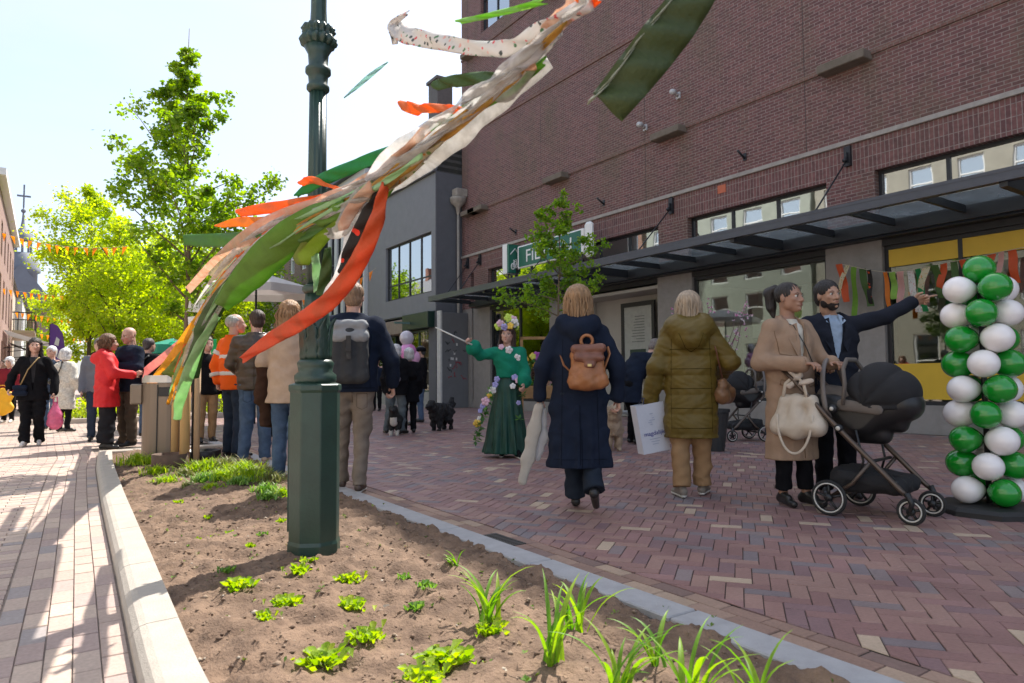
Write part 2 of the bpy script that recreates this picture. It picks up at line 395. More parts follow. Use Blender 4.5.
# ================================================================== ground
def struct(name, mb, m): return tag(mb.build(name, m), kind='structure')
MASPH = mat('joint_sand', (.09, .075, .06), .95, .3, 6, .5, 80)
b = MB(); b.add([(-300, -300, -.03), (300, -300, -.03), (300, 400, -.03), (-300, 400, -.03)], [(0, 1, 2, 3)]); struct('ground', b, mat('far_ground', (.23, .19, .17), .9, .2, .6, .3, 20))
b = MB(); b.add([(.9, -6, -.008), (12.5, -6, -.008), (12.5, 40, -.008), (.9, 40, -.008)], [(0, 1, 2, 3)]); struct('street_base', b, MASPH)
b = MB(); b.add([(-9, -6, -.0075), (.9, -6, -.0075), (.9, 40, -.0075), (-9, 40, -.0075)], [(0, 1, 2, 3)]); struct('street_base', b, mat('pale_joint_sand', (.30, .235, .19), .95, .2, 6, .4, 80))

def clip(poly, n_, d):  # keep n.x >= d
    out = []
    for i in range(len(poly)):
        a, b_ = poly[i], poly[(i+1) % len(poly)]
        da = a[0]*n_[0]+a[1]*n_[1]-d; db = b_[0]*n_[0]+b_[1]*n_[1]-d
        if da >= 0: out.append(a)
        if (da >= 0) != (db >= 0):
            t = da/(da-db); out.append((a[0]+(b_[0]-a[0])*t, a[1]+(b_[1]-a[1])*t))
    return out
def bricks(name, rects, m, clips, z=0.0, gap=.0028):
    V, Fc = [], []
    for rect in rects:
        p = rect
        for n_, d in clips:
            p = clip(p, n_, d)
            if len(p) < 3: break
        if len(p) < 3: continue
        cx = sum(q[0] for q in p)/len(p); cy = sum(q[1] for q in p)/len(p)
        h = z+random.gauss(0, .0009); tx = random.gauss(0, .006); ty = random.gauss(0, .006)
        o = len(V); k = len(p)
        ins = [(cx+(q[0]-cx)*.965, cy+(q[1]-cy)*.965) for q in p]
        for q in ins: V.append((q[0], q[1], h+(q[0]-cx)*tx+(q[1]-cy)*ty))
        for q in p: V.append((q[0], q[1], h-.0045))
        Fc.append(tuple(range(o, o+k)))
        for i in range(k): Fc.append((o+i, o+k+i, o+k+(i+1) % k, o+(i+1) % k))
    mb = MB(); mb.add(V, Fc); return struct(name, mb, m)
KX = lambda Y: 2.30 + max(0, Y-6)*.012          # outer edge of the right kerb
# herringbone of the main street, set askew to the facades
Lb, Wb, g_ = .205, .082, .0035
ang = R(90-52.6); ca, sa = math.cos(ang), math.sin(ang)
rects = []
def rot(p): return (ca*p[0]-sa*p[1], sa*p[0]+ca*p[1])
def cell(a, b_):
    ox, oy = a*Wb+b_*Lb, a*Wb-b_*Lb
    return ox, oy
for b_ in range(-75, 130):
    for a in range(-160, 330):
        ox, oy = cell(a, b_); c0 = rot((ox, oy))
        if not (2.2 < c0[0] < 12.9 and -2.0 < c0[1] < 23.5): continue
        e = g_/2
        rects.append([rot(q) for q in ((ox+e, oy+e), (ox+Lb-e, oy+e), (ox+Lb-e, oy+Wb-e), (ox+e, oy+Wb-e))])
        x0 = ox+Lb; y1 = oy+Wb; y0 = y1-Lb
        rects.append([rot(q) for q in ((x0+e, y0+e), (x0+Wb-e, y0+e), (x0+Wb-e, y1-e), (x0+e, y1-e))])
MH = island_mat('herringbone_clay', [(0, (.25, .14, .13)), (.2, (.285, .165, .145)), (.38, (.22, .135, .14)), (.52, (.32, .195, .165)), (.70, (.20, .165, .175)), (.78, (.30, .17, .16)), (.92, (.235, .185, .185)), (.972, (.48, .37, .27))], .5, .5, 70, grime=.22)
bricks('pavement', rects, MH, [((1, 0), 2.53), ((-1, 0), -12.4)])
rects = []
y = -2.
while y < 22:                                            # edge courses beside the kerb
    for k, x in enumerate((2.345, 2.435)):
        yy = y+(k*.1)
        rects.append([(x+.002, yy+.002), (x+.086, yy+.002), (x+.086, yy+.203), (x+.002, yy+.203)])
    y += .205
ME = island_mat('edge_clay', [(0, (.27, .17, .13)), (.3, (.33, .22, .165)), (.55, (.24, .15, .12)), (.75, (.40, .29, .21)), (.9, (.2, .13, .11))], .75, .5, 70)
bricks('edge_course', rects, ME, [], z=-.002)
# left footway
ML = island_mat('footway_clay', [(0, (.43, .325, .27)), (.2, (.49, .38, .31)), (.4, (.40, .30, .265)), (.55, (.52, .405, .325)), (.7, (.45, .34, .285)), (.92, (.34, .295, .28)), (.97, (.54, .44, .35))], .8, .4, 60, grime=.12)
rects = []
kerb_out = [(.27, -6), (.265, 1.5), (.275, 2.6), (.33, 4.3), (.40, 6.6), (.50, 9.2), (.60, 10.75)]
KW = .165
def kx(Y, off=0):
    for (x0, y0), (x1, y1) in zip(kerb_out, kerb_out[1:]):
        if Y <= y1: return x0+(x1-x0)*(Y-y0)/(y1-y0)+off
    return kerb_out[-1][0]+off
cx = 0
for c in range(5):
    y = -2.+(c % 2)*.1
    while y < 12:
        x1 = kx(y, -.008-.088*c); x2 = kx(y+.2, -.008-.088*c)
        rects.append([(x1-.0845, y+.0025), (x1, y+.0025), (x2, y+.202), (x2-.0845, y+.202)]); y += .206
bricks('footway_border', rects, ML, [])
rects = []; row = 0; y = -2.
while y < 26:
    x = .25-(row % 2)*.1 + (.3 if y > 10.75 else 0)
    lim = kx(min(y, 10.7), -.008-.088*5-.004) if y < 12 else 2.2
    x = lim+.1*(row % 2)
    while x > -6.5:
        rects.append([(x-.202, y+.0025), (x, y+.0025), (x, y+.0825), (x-.202, y+.0825)]); x -= .206
    y += .0855; row += 1
fl = []
for r_ in rects:
    lim = kx(min(r_[0][1], 10.7), -.008-.088*5-.004) if r_[0][1] < 12 else 2.2
    q = clip(r_, (-1, 0), -lim)
    if len(q) > 2: fl.append(q)
bricks('footway', fl, ML, [])
rects = []; y = 12.; row = 0
b = MB(); b.add([(-9, 22, .0), (12.4, 22, .0), (12.4, 90, .0), (-9, 90, .0)], [(0, 1, 2, 3)]); struct('far_street', b, mat('far_street_clay', (.36, .27, .24), .85, .2, 3, .3, 30))

# kerbs
MC = mat('concrete_kerb', (.43, .385, .33), .85, .10, 9, .35, 120)
def kerb_left():
    y = -2.0; mb = MB(); L_ = 1.0
    while y < 10.7:
        y2 = min(y+L_-.006, 10.75)
        ns = 4
        prof = lambda Y: [(kx(Y), -.05), (kx(Y)+.0, .03), (kx(Y)+.010, .05), (kx(Y)+.03, .068), (kx(Y)+.055, .075), (kx(Y)+KW, .078), (kx(Y)+KW, -.05)]
        vs = []; fs = []
        for i in range(ns+1):
            Y = y+(y2-y)*i/ns
            for x, z in prof(Y): vs.append((x, Y, z))
        k = 7
        for i in range(ns):
            for j in range(k-1): fs.append((i*k+j, (i+1)*k+j, (i+1)*k+j+1, i*k+j+1))
        fs.append(tuple(range(k))); fs.append(tuple(ns*k+j for j in range(k))[::-1])
        mb.add(vs, fs); y += L_
    return mb
struct('kerb', kerb_left(), MC)
mb = MB(); y = -2.
while y < 11.3:
    x = KX(y); mb.box(x-.17, x, y+.003, y+.993, -.05, .022, bev=.006); y += 1.0
struct('kerb', mb, mat('shade_tinted_kerb', (.36, .36, .37), .8, .12, 10, .3, 120))  # bluish tint of the shade is put into this kerb's colour
# end of the bed
mb = MB(); mb.box(.62, 2.34, 10.8, 10.98, -.05, .06, bev=.01); struct('kerb', mb, MC)
# drain gratings
for (px, py) in ((460, 553), (640, 535)):
    pass
g0 = G(458, 547)
tg = empty('drain_grate', (KX(g0.y)+.09, g0.y, 0), 0, 'small slotted iron drain grate set beside the right kerb', 'drain grate')
mb = MB(); mb.box(-.05, .05, -.17, .17, -.004, .004, bev=.001); mb.build('frame', mat('cast_iron', (.05, .045, .04), .6, .2, 30, .3), tg)
mb = MB()
for i in range(9): mb.box(-.04, .04, -.15+i*.034, -.135+i*.034, .004, .007)
mb.build('slats', mat('cast_iron', (.05, .045, .04), .6), tg)

# soil bed
def soil_z(x, y):
    e = min(1, max(0, (x-kx(y)-KW)/.25)) * min(1, max(0, (KX(y)-.17-x)/.3))
    v = Vector((x, y, 0))
    return .012*e+.010 + .04*e*noise.noise(v*1.3) + .026*noise.noise(v*5) + .026*noise.noise(v*12+Vector((3, 1, 0))) + .026*abs(noise.noise(v*22)) + .014*abs(noise.noise(v*45)) + .004*e
nx_, ny_ = 105, 620
V = []
for j in range(ny_+1):
    Y = -1.5+12.35*j/ny_; x0 = kx(Y)+KW-.01; x1 = KX(Y)-.16
    for i in range(nx_+1):
        X = x0+(x1-x0)*i/nx_; V.append((X, Y, soil_z(X, Y)))
idx = np.arange((nx_+1)*(ny_+1)).reshape(ny_+1, nx_+1)
F = np.stack([idx[:-1, :-1].ravel(), idx[:-1, 1:].ravel(), idx[1:, 1:].ravel(), idx[1:, :-1].ravel()], 1)
MS = mat('soil', (.09, .055, .036), .97, .2, 7, 1., 75, c2=(.26, .17, .112))
tag(npmesh('soil', V, F, MS), kind='structure')
V, Fc = [], []
for i in range(4200):
    Y = random.uniform(.6, 10.7) if random.random() < .4 else random.uniform(.8, 5.5); X = random.uniform(kx(Y)+KW+.01, KX(Y)-.18); r_ = abs(random.gauss(0, .0055))+.002
    z = soil_z(X, Y); o = len(V)
    for d in ((1, 0, 0), (-1, 0, 0), (0, 1, 0), (0, -1, 0), (0, 0, 1), (0, 0, -1)):
        V.append((X+d[0]*r_*random.uniform(.7, 1.4), Y+d[1]*r_*random.uniform(.7, 1.4), z+r_*.1+d[2]*r_*random.uniform(.4, .8)))
    for a, c, e in ((0, 2, 4), (2, 1, 4), (1, 3, 4), (3, 0, 4), (2, 0, 5), (1, 2, 5), (3, 1, 5), (0, 3, 5)): Fc.append((o+a, o+c, o+e))
tag(npmesh('soil_clods', V, Fc, island_mat('clods', [(0, (.17, .11, .075)), (.35, (.23, .155, .105)), (.7, (.28, .20, .14)), (.96, (.45, .38, .30))], .95, .5, 50), smooth=True), 'crumbly brown clods and pebbles over the planting bed', 'soil clods', kind='stuff')

# ================================================================== brick department store
MBR = brick_mat('store_brick', (.190, .083, .077), (.118, .053, .053), (.26, .205, .185))
MBS = brick_mat('soldier_brick', (.188, .083, .077), (.118, .053, .053), (.26, .205, .185), rot=True, bw=.21, rh=.075, stain_amt=.2)
MST = mat('pale_stone', (.34, .31, .28), .85, .2, 6, .4, 60)
MLD = mat('mossy_stone', (.13, .11, .08), .9, .3, 5, .5, 40, c2=(.20, .16, .13))
MBK = mat('black_steel', (.018, .019, .023), .45, .15, 10, spec=.5)
MPIL = mat('grey_terrazzo', (.23, .215, .20), .7, .12, 5, .25, 120, c2=(.29, .27, .255))
MGL = glass_mat('shop_glass', (.78, .82, .78), .16)
MGT = glass_mat('upper_glass', (.35, .38, .36), 1.0)
XF = 12.4
store = empty('department_store', (XF, 8, 0), 0, 'large dark red brick store with a steel and glass canopy over its shop windows', 'building')
def SB(name, m, *boxes, label=None, bev=0):
    mb = MB()
    for q in boxes: mb.box(q[0]-XF, q[1]-XF, q[2]-8, q[3]-8, q[4], q[5], bev=bev)
    return mb.build(name, m, store, label)
Y0, Y1, HT = -10.5, 21.35, 15.5
PC = [6.87+4.4*k for k in range(-4, 4)]        # pier centres
WY0, WY1 = 18.2, 20.0                          # upper window
boxes = [(XF, XF+.5, Y0, WY0, 5.45, HT), (XF, XF+.5, WY1, Y1, 5.45, HT), (XF, XF+.5, WY0, WY1, 5.45, 13.2), (XF, XF+.5, WY0, WY1, 15.2, HT), (XF+.5, XF+12, Y1-.4, Y1, 0, HT), (XF+.5, XF+12, Y0, Y0+.4, 0, HT), (XF+11.6, XF+12, Y0+.4, Y1-.4, 0, HT)]
SB('wall', MBR, *boxes)
SB('roof', mat('bitumen', (.06, .06, .06)), (XF+.5, XF+11.6, Y0+.4, Y1-.4, HT-.5, HT-.3))
SB('soldier_course', MBS, (XF-.003, XF+.5, Y0, Y1, 4.76, 5.36))
for q_ in [(XF-.003, XF+.5, c-.465, c+.465, 3.5, 4.76) for c in PC]+[(XF-.003, XF+.5, 20.75, Y1, 3.5, 4.76)]: SB('pier', MBR, q_)
for q_ in [(XF+.01, XF+.5, c-.54, c+.54, 0, 3.5) for c in PC]+[(XF+.01, XF+.5, 20.7, Y1, 0, 3.5)]: SB('pillar', MPIL, q_, bev=.008)
SB('stone_band', MST, (XF-.05, XF+.1, Y0, Y1+.02, 5.36, 5.45), bev=.008)
# header strings and stone ledges
MSTR = brick_mat('string_brick', (.20, .095, .075), (.15, .075, .06), (.2, .15, .13), bw=.11)
strs = []
for z in (6.90, 9.78, 12.66):
    strs.append((XF-.035, XF+.05, Y0, Y1, z, z+.085))
SB('string_course', MSTR, *strs)
for z in (6.80, 12.56):
    for c in PC+[20.55]:
        SB('stone_ledge', MLD, (XF-.30, XF+.05, c-.5, c+.42, z, z+.17), bev=.015)
# shallow vertical joints in the brickwork
SB('movement_joint', mat('joint_dark', (.035, .03, .03)), *[(XF-.002, XF+.02, c+.85, c+.862, 5.45, HT) for c in PC[1:]])
# transom windows
def sash(parent, name, x, y0, y1, z0, z1, m_frame, m_glass, nm, fw=.06, depth=.07, org=(XF, 8, 0), hm=()):
    f = MB(); ox, oy, oz = org
    f.box(x-ox, x+depth-ox, y0-oy, y1-oy, z1-fw-oz, z1-oz); f.box(x-ox, x+depth-ox, y0-oy, y1-oy, z0-oz, z0+fw-oz)
    for i in range(nm+1):
        yy = y0+(y1-y0-fw)*i/nm; e = .0008*i
        f.box(x-ox+.002, x+depth-ox-.002, yy-oy, yy+fw-oy, z0+fw-oz, z1-fw-oz)
    for h in hm: f.box(x-ox+.004, x+depth-ox-.004, y0+fw-oy, y1-fw-oy, h-fw*.4-oz, h+fw*.4-oz)
    fr = f.build(name, m_frame, parent)
    g = MB(); g.box(x+depth*.5-ox, x+depth*.5+.008-ox, y0+.01-oy, y1-.01-oy, z0+.01-oz, z1-.01-oz); g.build('pane', m_glass, fr)
    return fr
for c0, c1 in zip(PC, PC[1:]+[21.215]):
    sash(store, 'transom_window', XF+.14, c0+.465, c1-.465, 4.0, 4.76, MBK, MGT, 3)
sash(store, 'window', XF+.12, WY0, WY1, 13.2, 15.2, MBK, MGT, 2, hm=(14.4,))
SB('head_beam', MBK, (XF+.03, XF+.45, Y0, Y1, 3.35, 3.498), (XF+.12, XF+.4, Y0, Y1, 3.5, 4.0))
# dark lining behind transoms
SB('ceiling', mat('dark_ceiling', (.12, .12, .11)), (XF+.45, XF+5, Y0+.5, Y1-.5, 3.30, 3.34))
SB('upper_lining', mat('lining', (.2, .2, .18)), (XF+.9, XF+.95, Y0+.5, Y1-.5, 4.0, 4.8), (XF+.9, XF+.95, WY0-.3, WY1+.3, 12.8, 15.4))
MINT = mat('shop_interior_wall', (.50, .50, .43), .9, .08, 2)
SB('interior_wall', MINT, (XF+3.2, XF+3.3, -6, 21, .02, 3.30))
SB('interior_floor', mat('shop_floor', (.34, .32, .28), .4, .1, 3), (XF+.5, XF+3.2, -6, 21, -.02, .02))
SB('side_partition', MINT, (XF+.5, XF+3.2, 11.25, 11.33, .02, 3.3), (XF+.5, XF+3.2, 6.8, 6.88, .02, 3.3), (XF+1.9, XF+3.2, 15.6, 15.7, .02, 3.3))
# shop windows
MYE = mat('mustard_panel', (.62, .40, .03), .5, .06, 3)
def shopwin(y0, y1, z0, nm, yellow=False):
    SB('plinth', MPIL, (XF+.03, XF+.4, y0, y1, 0, z0), bev=.008)
    sash(store, 'shop_window', XF+.10, y0, y1, z0, 3.35, MBK, MGL, nm, fw=.07, depth=.08)
shopwin(PC[3]+.54, PC[4]-.54, .5, 1) if False else None
for i, (c0, c1) in enumerate(zip(PC, PC[1:]+[21.24])):
    y0, y1 = c0+.54, c1-.54
    if c0 > 11 and c0 < 12:      # entrance bay
        continue
    if c0 > 15: shopwin(y0, y1, .3, 2)
    elif 6.5 < c0 < 7: shopwin(y0, y1, .5, 1)
    else:
        shopwin(y0, y1, .5, 1)
        SB('yellow_dado', MYE, (XF+.092, XF+.098, y0+.08, y1-.08, .60, 1.22))
        SB('yellow_valance', MYE, (XF+.092, XF+.098, y0+.08, y1-.08, 2.96, 3.27))
# entrance bay: pale recessed lobby with a framed noticeboard
y0, y1 = PC[5]+.54, PC[6]-.54
MOFF = mat('offwhite_cladding', (.42, .40, .36), .7, .06, 2)
SB('entrance_wall', MOFF, (XF+.9, XF+1.0, y0, y1, .02, 3.3), (XF+.06, XF+.9, y0-.0, y0+.05, .02, 3.34), (XF+.06, XF+.9, y1-.05, y1, .02, 3.34))
SB('entrance_ceiling', MOFF, (XF+.06, XF+.9, y0+.05, y1-.05, 3.22, 3.3))
nb = empty('notice_board', (XF+.62, 13.15, 1.02), 0, 'tall black framed notice board in the pale shop entrance', 'notice board')
mb = MB(); mb.box(0, .06, -.62, .62, 1.90, 2.02); mb.box(0, .06, -.62, .62, -.02, .06); mb.box(.002, .058, -.62, -.52, .06, 1.9); mb.box(.002, .058, .52, .62, .06, 1.9)
mb.box(.0, .28, -.55, -.45, -1.0, -.02); mb.box(.0, .28, .45, .55, -1.0, -.02); mb.build('frame', MBK, nb)
mb = MB(); mb.box(.03, .04, -.52, .52, .06, 1.9); mb.build('sheet', mat('notice_paper', (.36, .37, .34), .5), nb)
mb = MB(); mb.box(.018, .026, -.28, .30, .1, .75); mb.build('dark_poster', mat('poster_green', (.02, .045, .03), .5), nb)
mb = MB()
for i in range(10): mb.box(.018, .024, -.25, -.25+random.uniform(.3, .5), 1.62-i*.075, 1.64-i*.075)
for i in range(7): mb.box(.012, .016, -.22+i*.06, -.19+i*.06, .55, .60)
mb.build('print_lines', mat('print_grey', (.14, .15, .15), .6), nb)
# things seen in the shop windows
SB('poster', mat('poster_pink', (.62, .28, .30), .6, .3, 12, c2=(.75, .66, .62)), (XF+.30, XF+.31, 10.05, 10.35, 1.5, 2.3))
SB('hanging_panel', mat('white_panel', (.68, .68, .64), .7, .05, 2), (XF+1.1, XF+1.15, 8.3, 9.9, 1.9, 2.6), (XF+1.1, XF+1.15, 9.2, 9.5, .5, 1.9), (XF+1.12, XF+1.17, 8.0, 8.9, .5, 1.3))
SB('display_stand', mat('display_dark', (.1, .1, .09), .6), (XF+1.4, XF+1.9, 4.0, 4.9, .5, 2.1), (XF+1.6, XF+2.2, 7.6, 8.1, .5, 2.2), (XF+1.3, XF+1.8, 9.9, 10.3, .5, 1.8))
# door in bay right of the balloons (a glass leaf frame)
for y_ in (5.05, 3.02): SB('mullion', MBK, (XF+.085, XF+.19, y_, y_+.07, .5, 3.28))
# canopy
ZC, XO = 3.62, 10.55
cano = empty('canopy', (0, 0, 0)); cano.parent = store
cy0, cy1 = -9.5, 20.35
def CB(name, m, *boxes, bev=0):
    mb = MB()
    for q in boxes: mb.box(q[0]-XF, q[1]-XF, q[2]-8, q[3]-8, q[4], q[5], bev=bev)
    return mb.build(name, m, cano)
MCA = mat('canopy_steel', (.065, .07, .088), .38, .1, 6, spec=.6)
CB('front_beam', MCA, (XO-.05, XO, cy0, cy1, ZC-.02, ZC+.15), (XO, XO+.10, cy0, cy1, ZC+.12, ZC+.148), (XO, XO+.1, cy0, cy1, ZC-.018, ZC+.01), (XO-.056, XO-.052, cy0, cy1, ZC+.10, ZC+.14))
CB('wall_beam', MBK, (XF-.32, XF-.24, cy0, cy1, ZC-.12, ZC+.04), (XF-.22, XF-.01, cy0, cy1, ZC-.16, ZC-.14), (XF-.06, XF-.012, cy0, cy1, ZC-.13, ZC+.2))
bm_ = []; y = cy0+.04
k = 0
while y < cy1:
    main = k % 4 == 0
    bm_.append((XO+.002, XF-.325, y-(.05 if main else .03), y+(.05 if main else .03), ZC-(.09 if main else .015), ZC+.105)); y += 1.1; k += 1
bm_.append((XO+.002, XF-.325, cy1-.07, cy1-.002, ZC-.015, ZC+.11))
for q_ in bm_: CB('cross_beam', MBK, q_)
CB('glass_roof', dusty_glass('canopy_glass'), (XO+.02, XF-.10, cy0+.02, cy1-.02, ZC+.150, ZC+.162))
for c in PC+[20.9]:
    mb = MB(); yy = c-8; 
    mb.tube([(-.02, yy, 5.12), (XO-XF+.55, yy+(.0 if c < 20 else -.6), ZC+.18)], .016, 6)
    mb.tube([(-.10, yy, 5.08), (-.18, yy, 5.03)], .035, 8)
    rd = mb.build('tie_rod', MBK, cano)
    mb = MB(); mb.box(-.07, -.004, yy-.06, yy+.06, 4.95, 5.33); mb.box(-.12, -.07, yy-.02, yy+.02, 5.02, 5.2); mb.build('bracket', MBK, rd)
# small fixtures on the wall
for (px, py, lab) in ((679, 96, 'grey wall camera on the brick store above its middle ledge'), (646, 128, 'white wall lamp low on the brick store left of the camera')):
    q = FX(px, py, XF)
    o = empty('wall_camera', q, 0, lab, 'wall fixture'); mb = MB(); mb.box(-.06, 0, -.06, .06, -.08, .08, bev=.01); mb.build('mount', mat('pale_metal', (.5, .5, .5), .5), o)
    mb = MB(); mb.tube([(-.05, 0, 0), (-.22, -.05, .03)], .05, 10); mb.tube([(-.2, -.04, .03), (-.34, -.08, 0)], .065, 10); mb.build('housing', mat('pale_metal', (.5, .5, .5), .5), o)
for (px, py) in ((745, 157), (604, 203), (516, 232)):
    q = FX(px, py, XF); o = empty('flag_holder', q, 0, 'small black flag pole holder on the brick store near photo column %d' % px, 'flag holder')
    o['label'] = {745: 'black flag holder on the brick wall above the second transom window from the right', 604: 'black flag holder on the brick wall above the small tree', 516: 'black flag holder on the brick wall above the bicycle sign'}[px]
    mb = MB(); mb.box(-.02, 0, -.04, .04, -.08, .08); mb.build('plate', MBK, o)
    mb = MB(); mb.tube([(-.02, 0, -.03), (-.25, 0, .1)], .025, 8); mb.build('socket', MBK, o)
q = FX(722, 189, XF); mb = MB(); mb.box(-.012, -.001, -.11, .11, -.09, .09); mb.box(-.015, -.012, -.07, .07, -.02, .02)
tag(mb.build('sign', mat('orange_plate', (.5, .12, .05), .5)), 'small square orange plate on the soldier course above the canopy', 'sign').location = q+Vector((-.004, 0, 0))

# bicycle parking sign on the canopy
def stroke_text(mb, pts_list, M, r): 
    for pl in pts_list:
        mb.tube([M @ Vector(p) for p in pl], r, 5)
sg = empty('bicycle_parking_sign', (11.75, 17.0, .80), 0, 'dark green sign with white roof and bicycle symbol, lettered along its box above the canopy', 'sign')
MGR = mat('sign_green', (.015, .13, .085), .4, .05, 3); MWH = mat('white_paint', (.8, .8, .78), .5, .04, 5)
ya = 0
mb = MB(); mb.box(-.02, .48, -.05, 0, 3.98, 4.98, bev=.01)   # end face towards the camera
MF = Matrix.Translation((11.3, 16.9, 0))
# panel A faces the camera (normal -Y)
mb = MB(); mb.box(-.45, .35, 0, .10, 4.02, 5.05, bev=.01); mb.build('panel', MGR, sg)
def arc(cx, cz, r_, a0, a1, y_, n_=12): return [(cx+r_*math.cos(R(a0+(a1-a0)*i/n_)), y_, cz+r_*math.sin(R(a0+(a1-a0)*i/n_))) for i in range(n_+1)]
mb = MB(); y_ = -.012
for pl in ([(-.36, y_, 4.68), (-.05, y_, 4.90), (.26, y_, 4.68)], arc(-.2, 4.25, .105, 0, 360, y_, 16), arc(.1, 4.25, .105, 0, 360, y_, 16), [(-.2, y_, 4.25), (-.12, y_, 4.44), (.05, y_, 4.44), (-.04, y_, 4.25), (-.12, y_, 4.44)], [(-.04, y_, 4.25), (-.2, y_, 4.25)], [(.1, y_, 4.25), (.04, y_, 4.5), (-.02, y_, 4.51)], [(-.16, y_, 4.47), (-.08, y_, 4.47)]):
    mb.tube(pl, .021, 5)
mb.build('symbol', MWH, sg)
mb = MB(); mb.box(-.47, .37, .10, .34, 4.0, 5.07, bev=.01); mb.build('white_surround', MWH, sg)
mb = MB(); mb.box(-.02, .12, -3.2, -.1, 4.15, 4.95, bev=.03); mb.box(-.1, .16, -3.55, -3.25, 4.0, 5.1, bev=.08)
bx = mb.build('letter_box', MWH, sg)
mb = MB(); mb.box(-.035, -.022, -3.1, -.2, 4.2, 4.9); mb.build('green_face', MGR, sg)
cu_ = bpy.data.curves.new('lettering', 'FONT'); cu_.body = 'FIETSEN'; cu_.size = .62; cu_.extrude = .006; cu_.align_x = 'CENTER'
cu_.materials.append(MWH); to = text_mesh(cu_); to.parent = sg
to.rotation_euler = (R(90), 0, R(-90)); to.location = (-.045, -1.65, 4.33)
mb = MB()
for yy in (-.05, -1.6, -3.1): mb.box(-.01, .05, yy-.03, yy+.03, 3.49, 4.2)
mb.box(-.3, -.26, .12, .2, 3.49, 4.02); mb.box(.2, .24, .12, .2, 3.49, 4.02); mb.build('legs', MBK, sg); sg.scale = (.55, 1, .85)
# ================================================================== grey building and those beyond
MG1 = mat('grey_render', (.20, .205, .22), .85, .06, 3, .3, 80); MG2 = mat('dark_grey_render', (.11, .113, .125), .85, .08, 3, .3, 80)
MSL = brick_mat('slates', (.075, .07, .07), (.05, .048, .05), (.02, .02, .02), bw=.22, rh=.12, ms=.012, stain_amt=.3, axis='YZ')
XG = 11.35
gb = empty('grey_house', (XG, 21.4, 0), 0, 'dark grey rendered house with a wide four pane window and slate mansard roof', 'building')
def BB(par, name, m, org, *boxes, bev=0, label=None):
    mb = MB()
    for q in boxes: mb.box(q[0]-org[0], q[1]-org[0], q[2]-org[1], q[3]-org[1], q[4], q[5], bev=bev)
    return mb.build(name, m, par, label)
go = (XG, 21.4)
gy0, gy1 = 21.45, 27.6
wy0, wy1, wz0, wz1 = 21.75, 25.75, 4.15, 6.35
BB(gb, 'wall', MG1, go, (XG, XG+.4, gy0, gy1, 3.45, wz0), (XG, XG+.4, gy0, gy1, wz1, 8.45), (XG, XG+.4, gy0, wy0, wz0, wz1), (XG, XG+.4, wy1, gy1, wz0, wz1), (XG+.4, XG+9, gy1-.3, gy1, 0, 8.4))
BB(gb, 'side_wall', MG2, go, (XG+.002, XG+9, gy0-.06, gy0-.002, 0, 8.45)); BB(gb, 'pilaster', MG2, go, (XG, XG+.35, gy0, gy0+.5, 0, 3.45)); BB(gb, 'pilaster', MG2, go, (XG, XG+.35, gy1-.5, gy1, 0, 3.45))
sash(gb, 'window', XG+.1, wy0, wy1, wz0, wz1, MBK, MGT, 4, org=(XG, 21.4, 0), hm=(wz0+.62,))
BB(gb, 'lining', mat('curtain', (.5, .5, .5), .9), go, (XG+.5, XG+.55, wy0, wy1, wz0+.4, wz1))
mb = MB()   # mansard
prof = [(0.05, 8.45), (.9, 11.0), (3.5, 12.3), (6, 12.3), (9, 8.45)]
vs = [(x, 0, z) for x, z in prof]+[(x, gy1-gy0, z) for x, z in prof]
k = len(prof); mb.add(vs, [tuple(range(k)), tuple(range(2*k-1, k-1, -1))]+[(i, i+k, (i+1) % k+k, (i+1) % k) for i in range(k)]); rf = mb.build('roof', MSL, gb, loc=(0, .05, 0))
mb = MB(); mb.box(1.7, 2.4, 3.0, 3.8, 11, 13.4); mb.box(1.62, 2.48, 2.92, 3.88, 13.4, 13.52); mb.build('chimney', mat('chimney_grey', (.13, .12, .115), .9), rf)
mb = MB(); mb.box(-.02, .9, 2.0, 3.9, 8.5, 10.1, bev=.02); mb.box(-.1, .95, 1.9, 4.0, 10.1, 10.2); dm = mb.build('dormer', mat('zinc', (.09, .09, .095), .6), rf)
mb = MB(); mb.box(-.035, -.022, 2.15, 3.75, 8.75, 9.95); mb.build('pane', mat('white_blind', (.55, .57, .60), .5), dm)
mb = MB(); mb.box(-.06, -.04, 2.1, 2.17, 8.7, 10.0); mb.box(-.06, -.04, 2.92, 2.98, 8.7, 10.0); mb.box(-.06, -.04, 3.73, 3.8, 8.7, 10.0); mb.build('frame', MBK, dm)
BB(gb, 'gutter', mat('lead', (.10, .10, .11), .6), go, (XG-.12, XG+.05, gy0-.05, gy1, 8.42, 8.56), bev=.02)
mb = MB(); mb.lathe([(.02, -.5), (.05, -.4), (.10, -.15), (.26, .0), (.30, .12), (.30, .2)], 12, (XF-XG-.25, -.2, 7.35)); mb.tube([(XF-XG-.25, -.2, 6.9), (XF-XG-.25, -.2, 0.0)], .05, 8); mb.box(XF-XG-.45, XF-XG+.02, -.45, -.08, 7.55, 7.85, bev=.03)
mb.build('rain_hopper', mat('old_stone', (.30, .27, .23), .9, .2), gb)
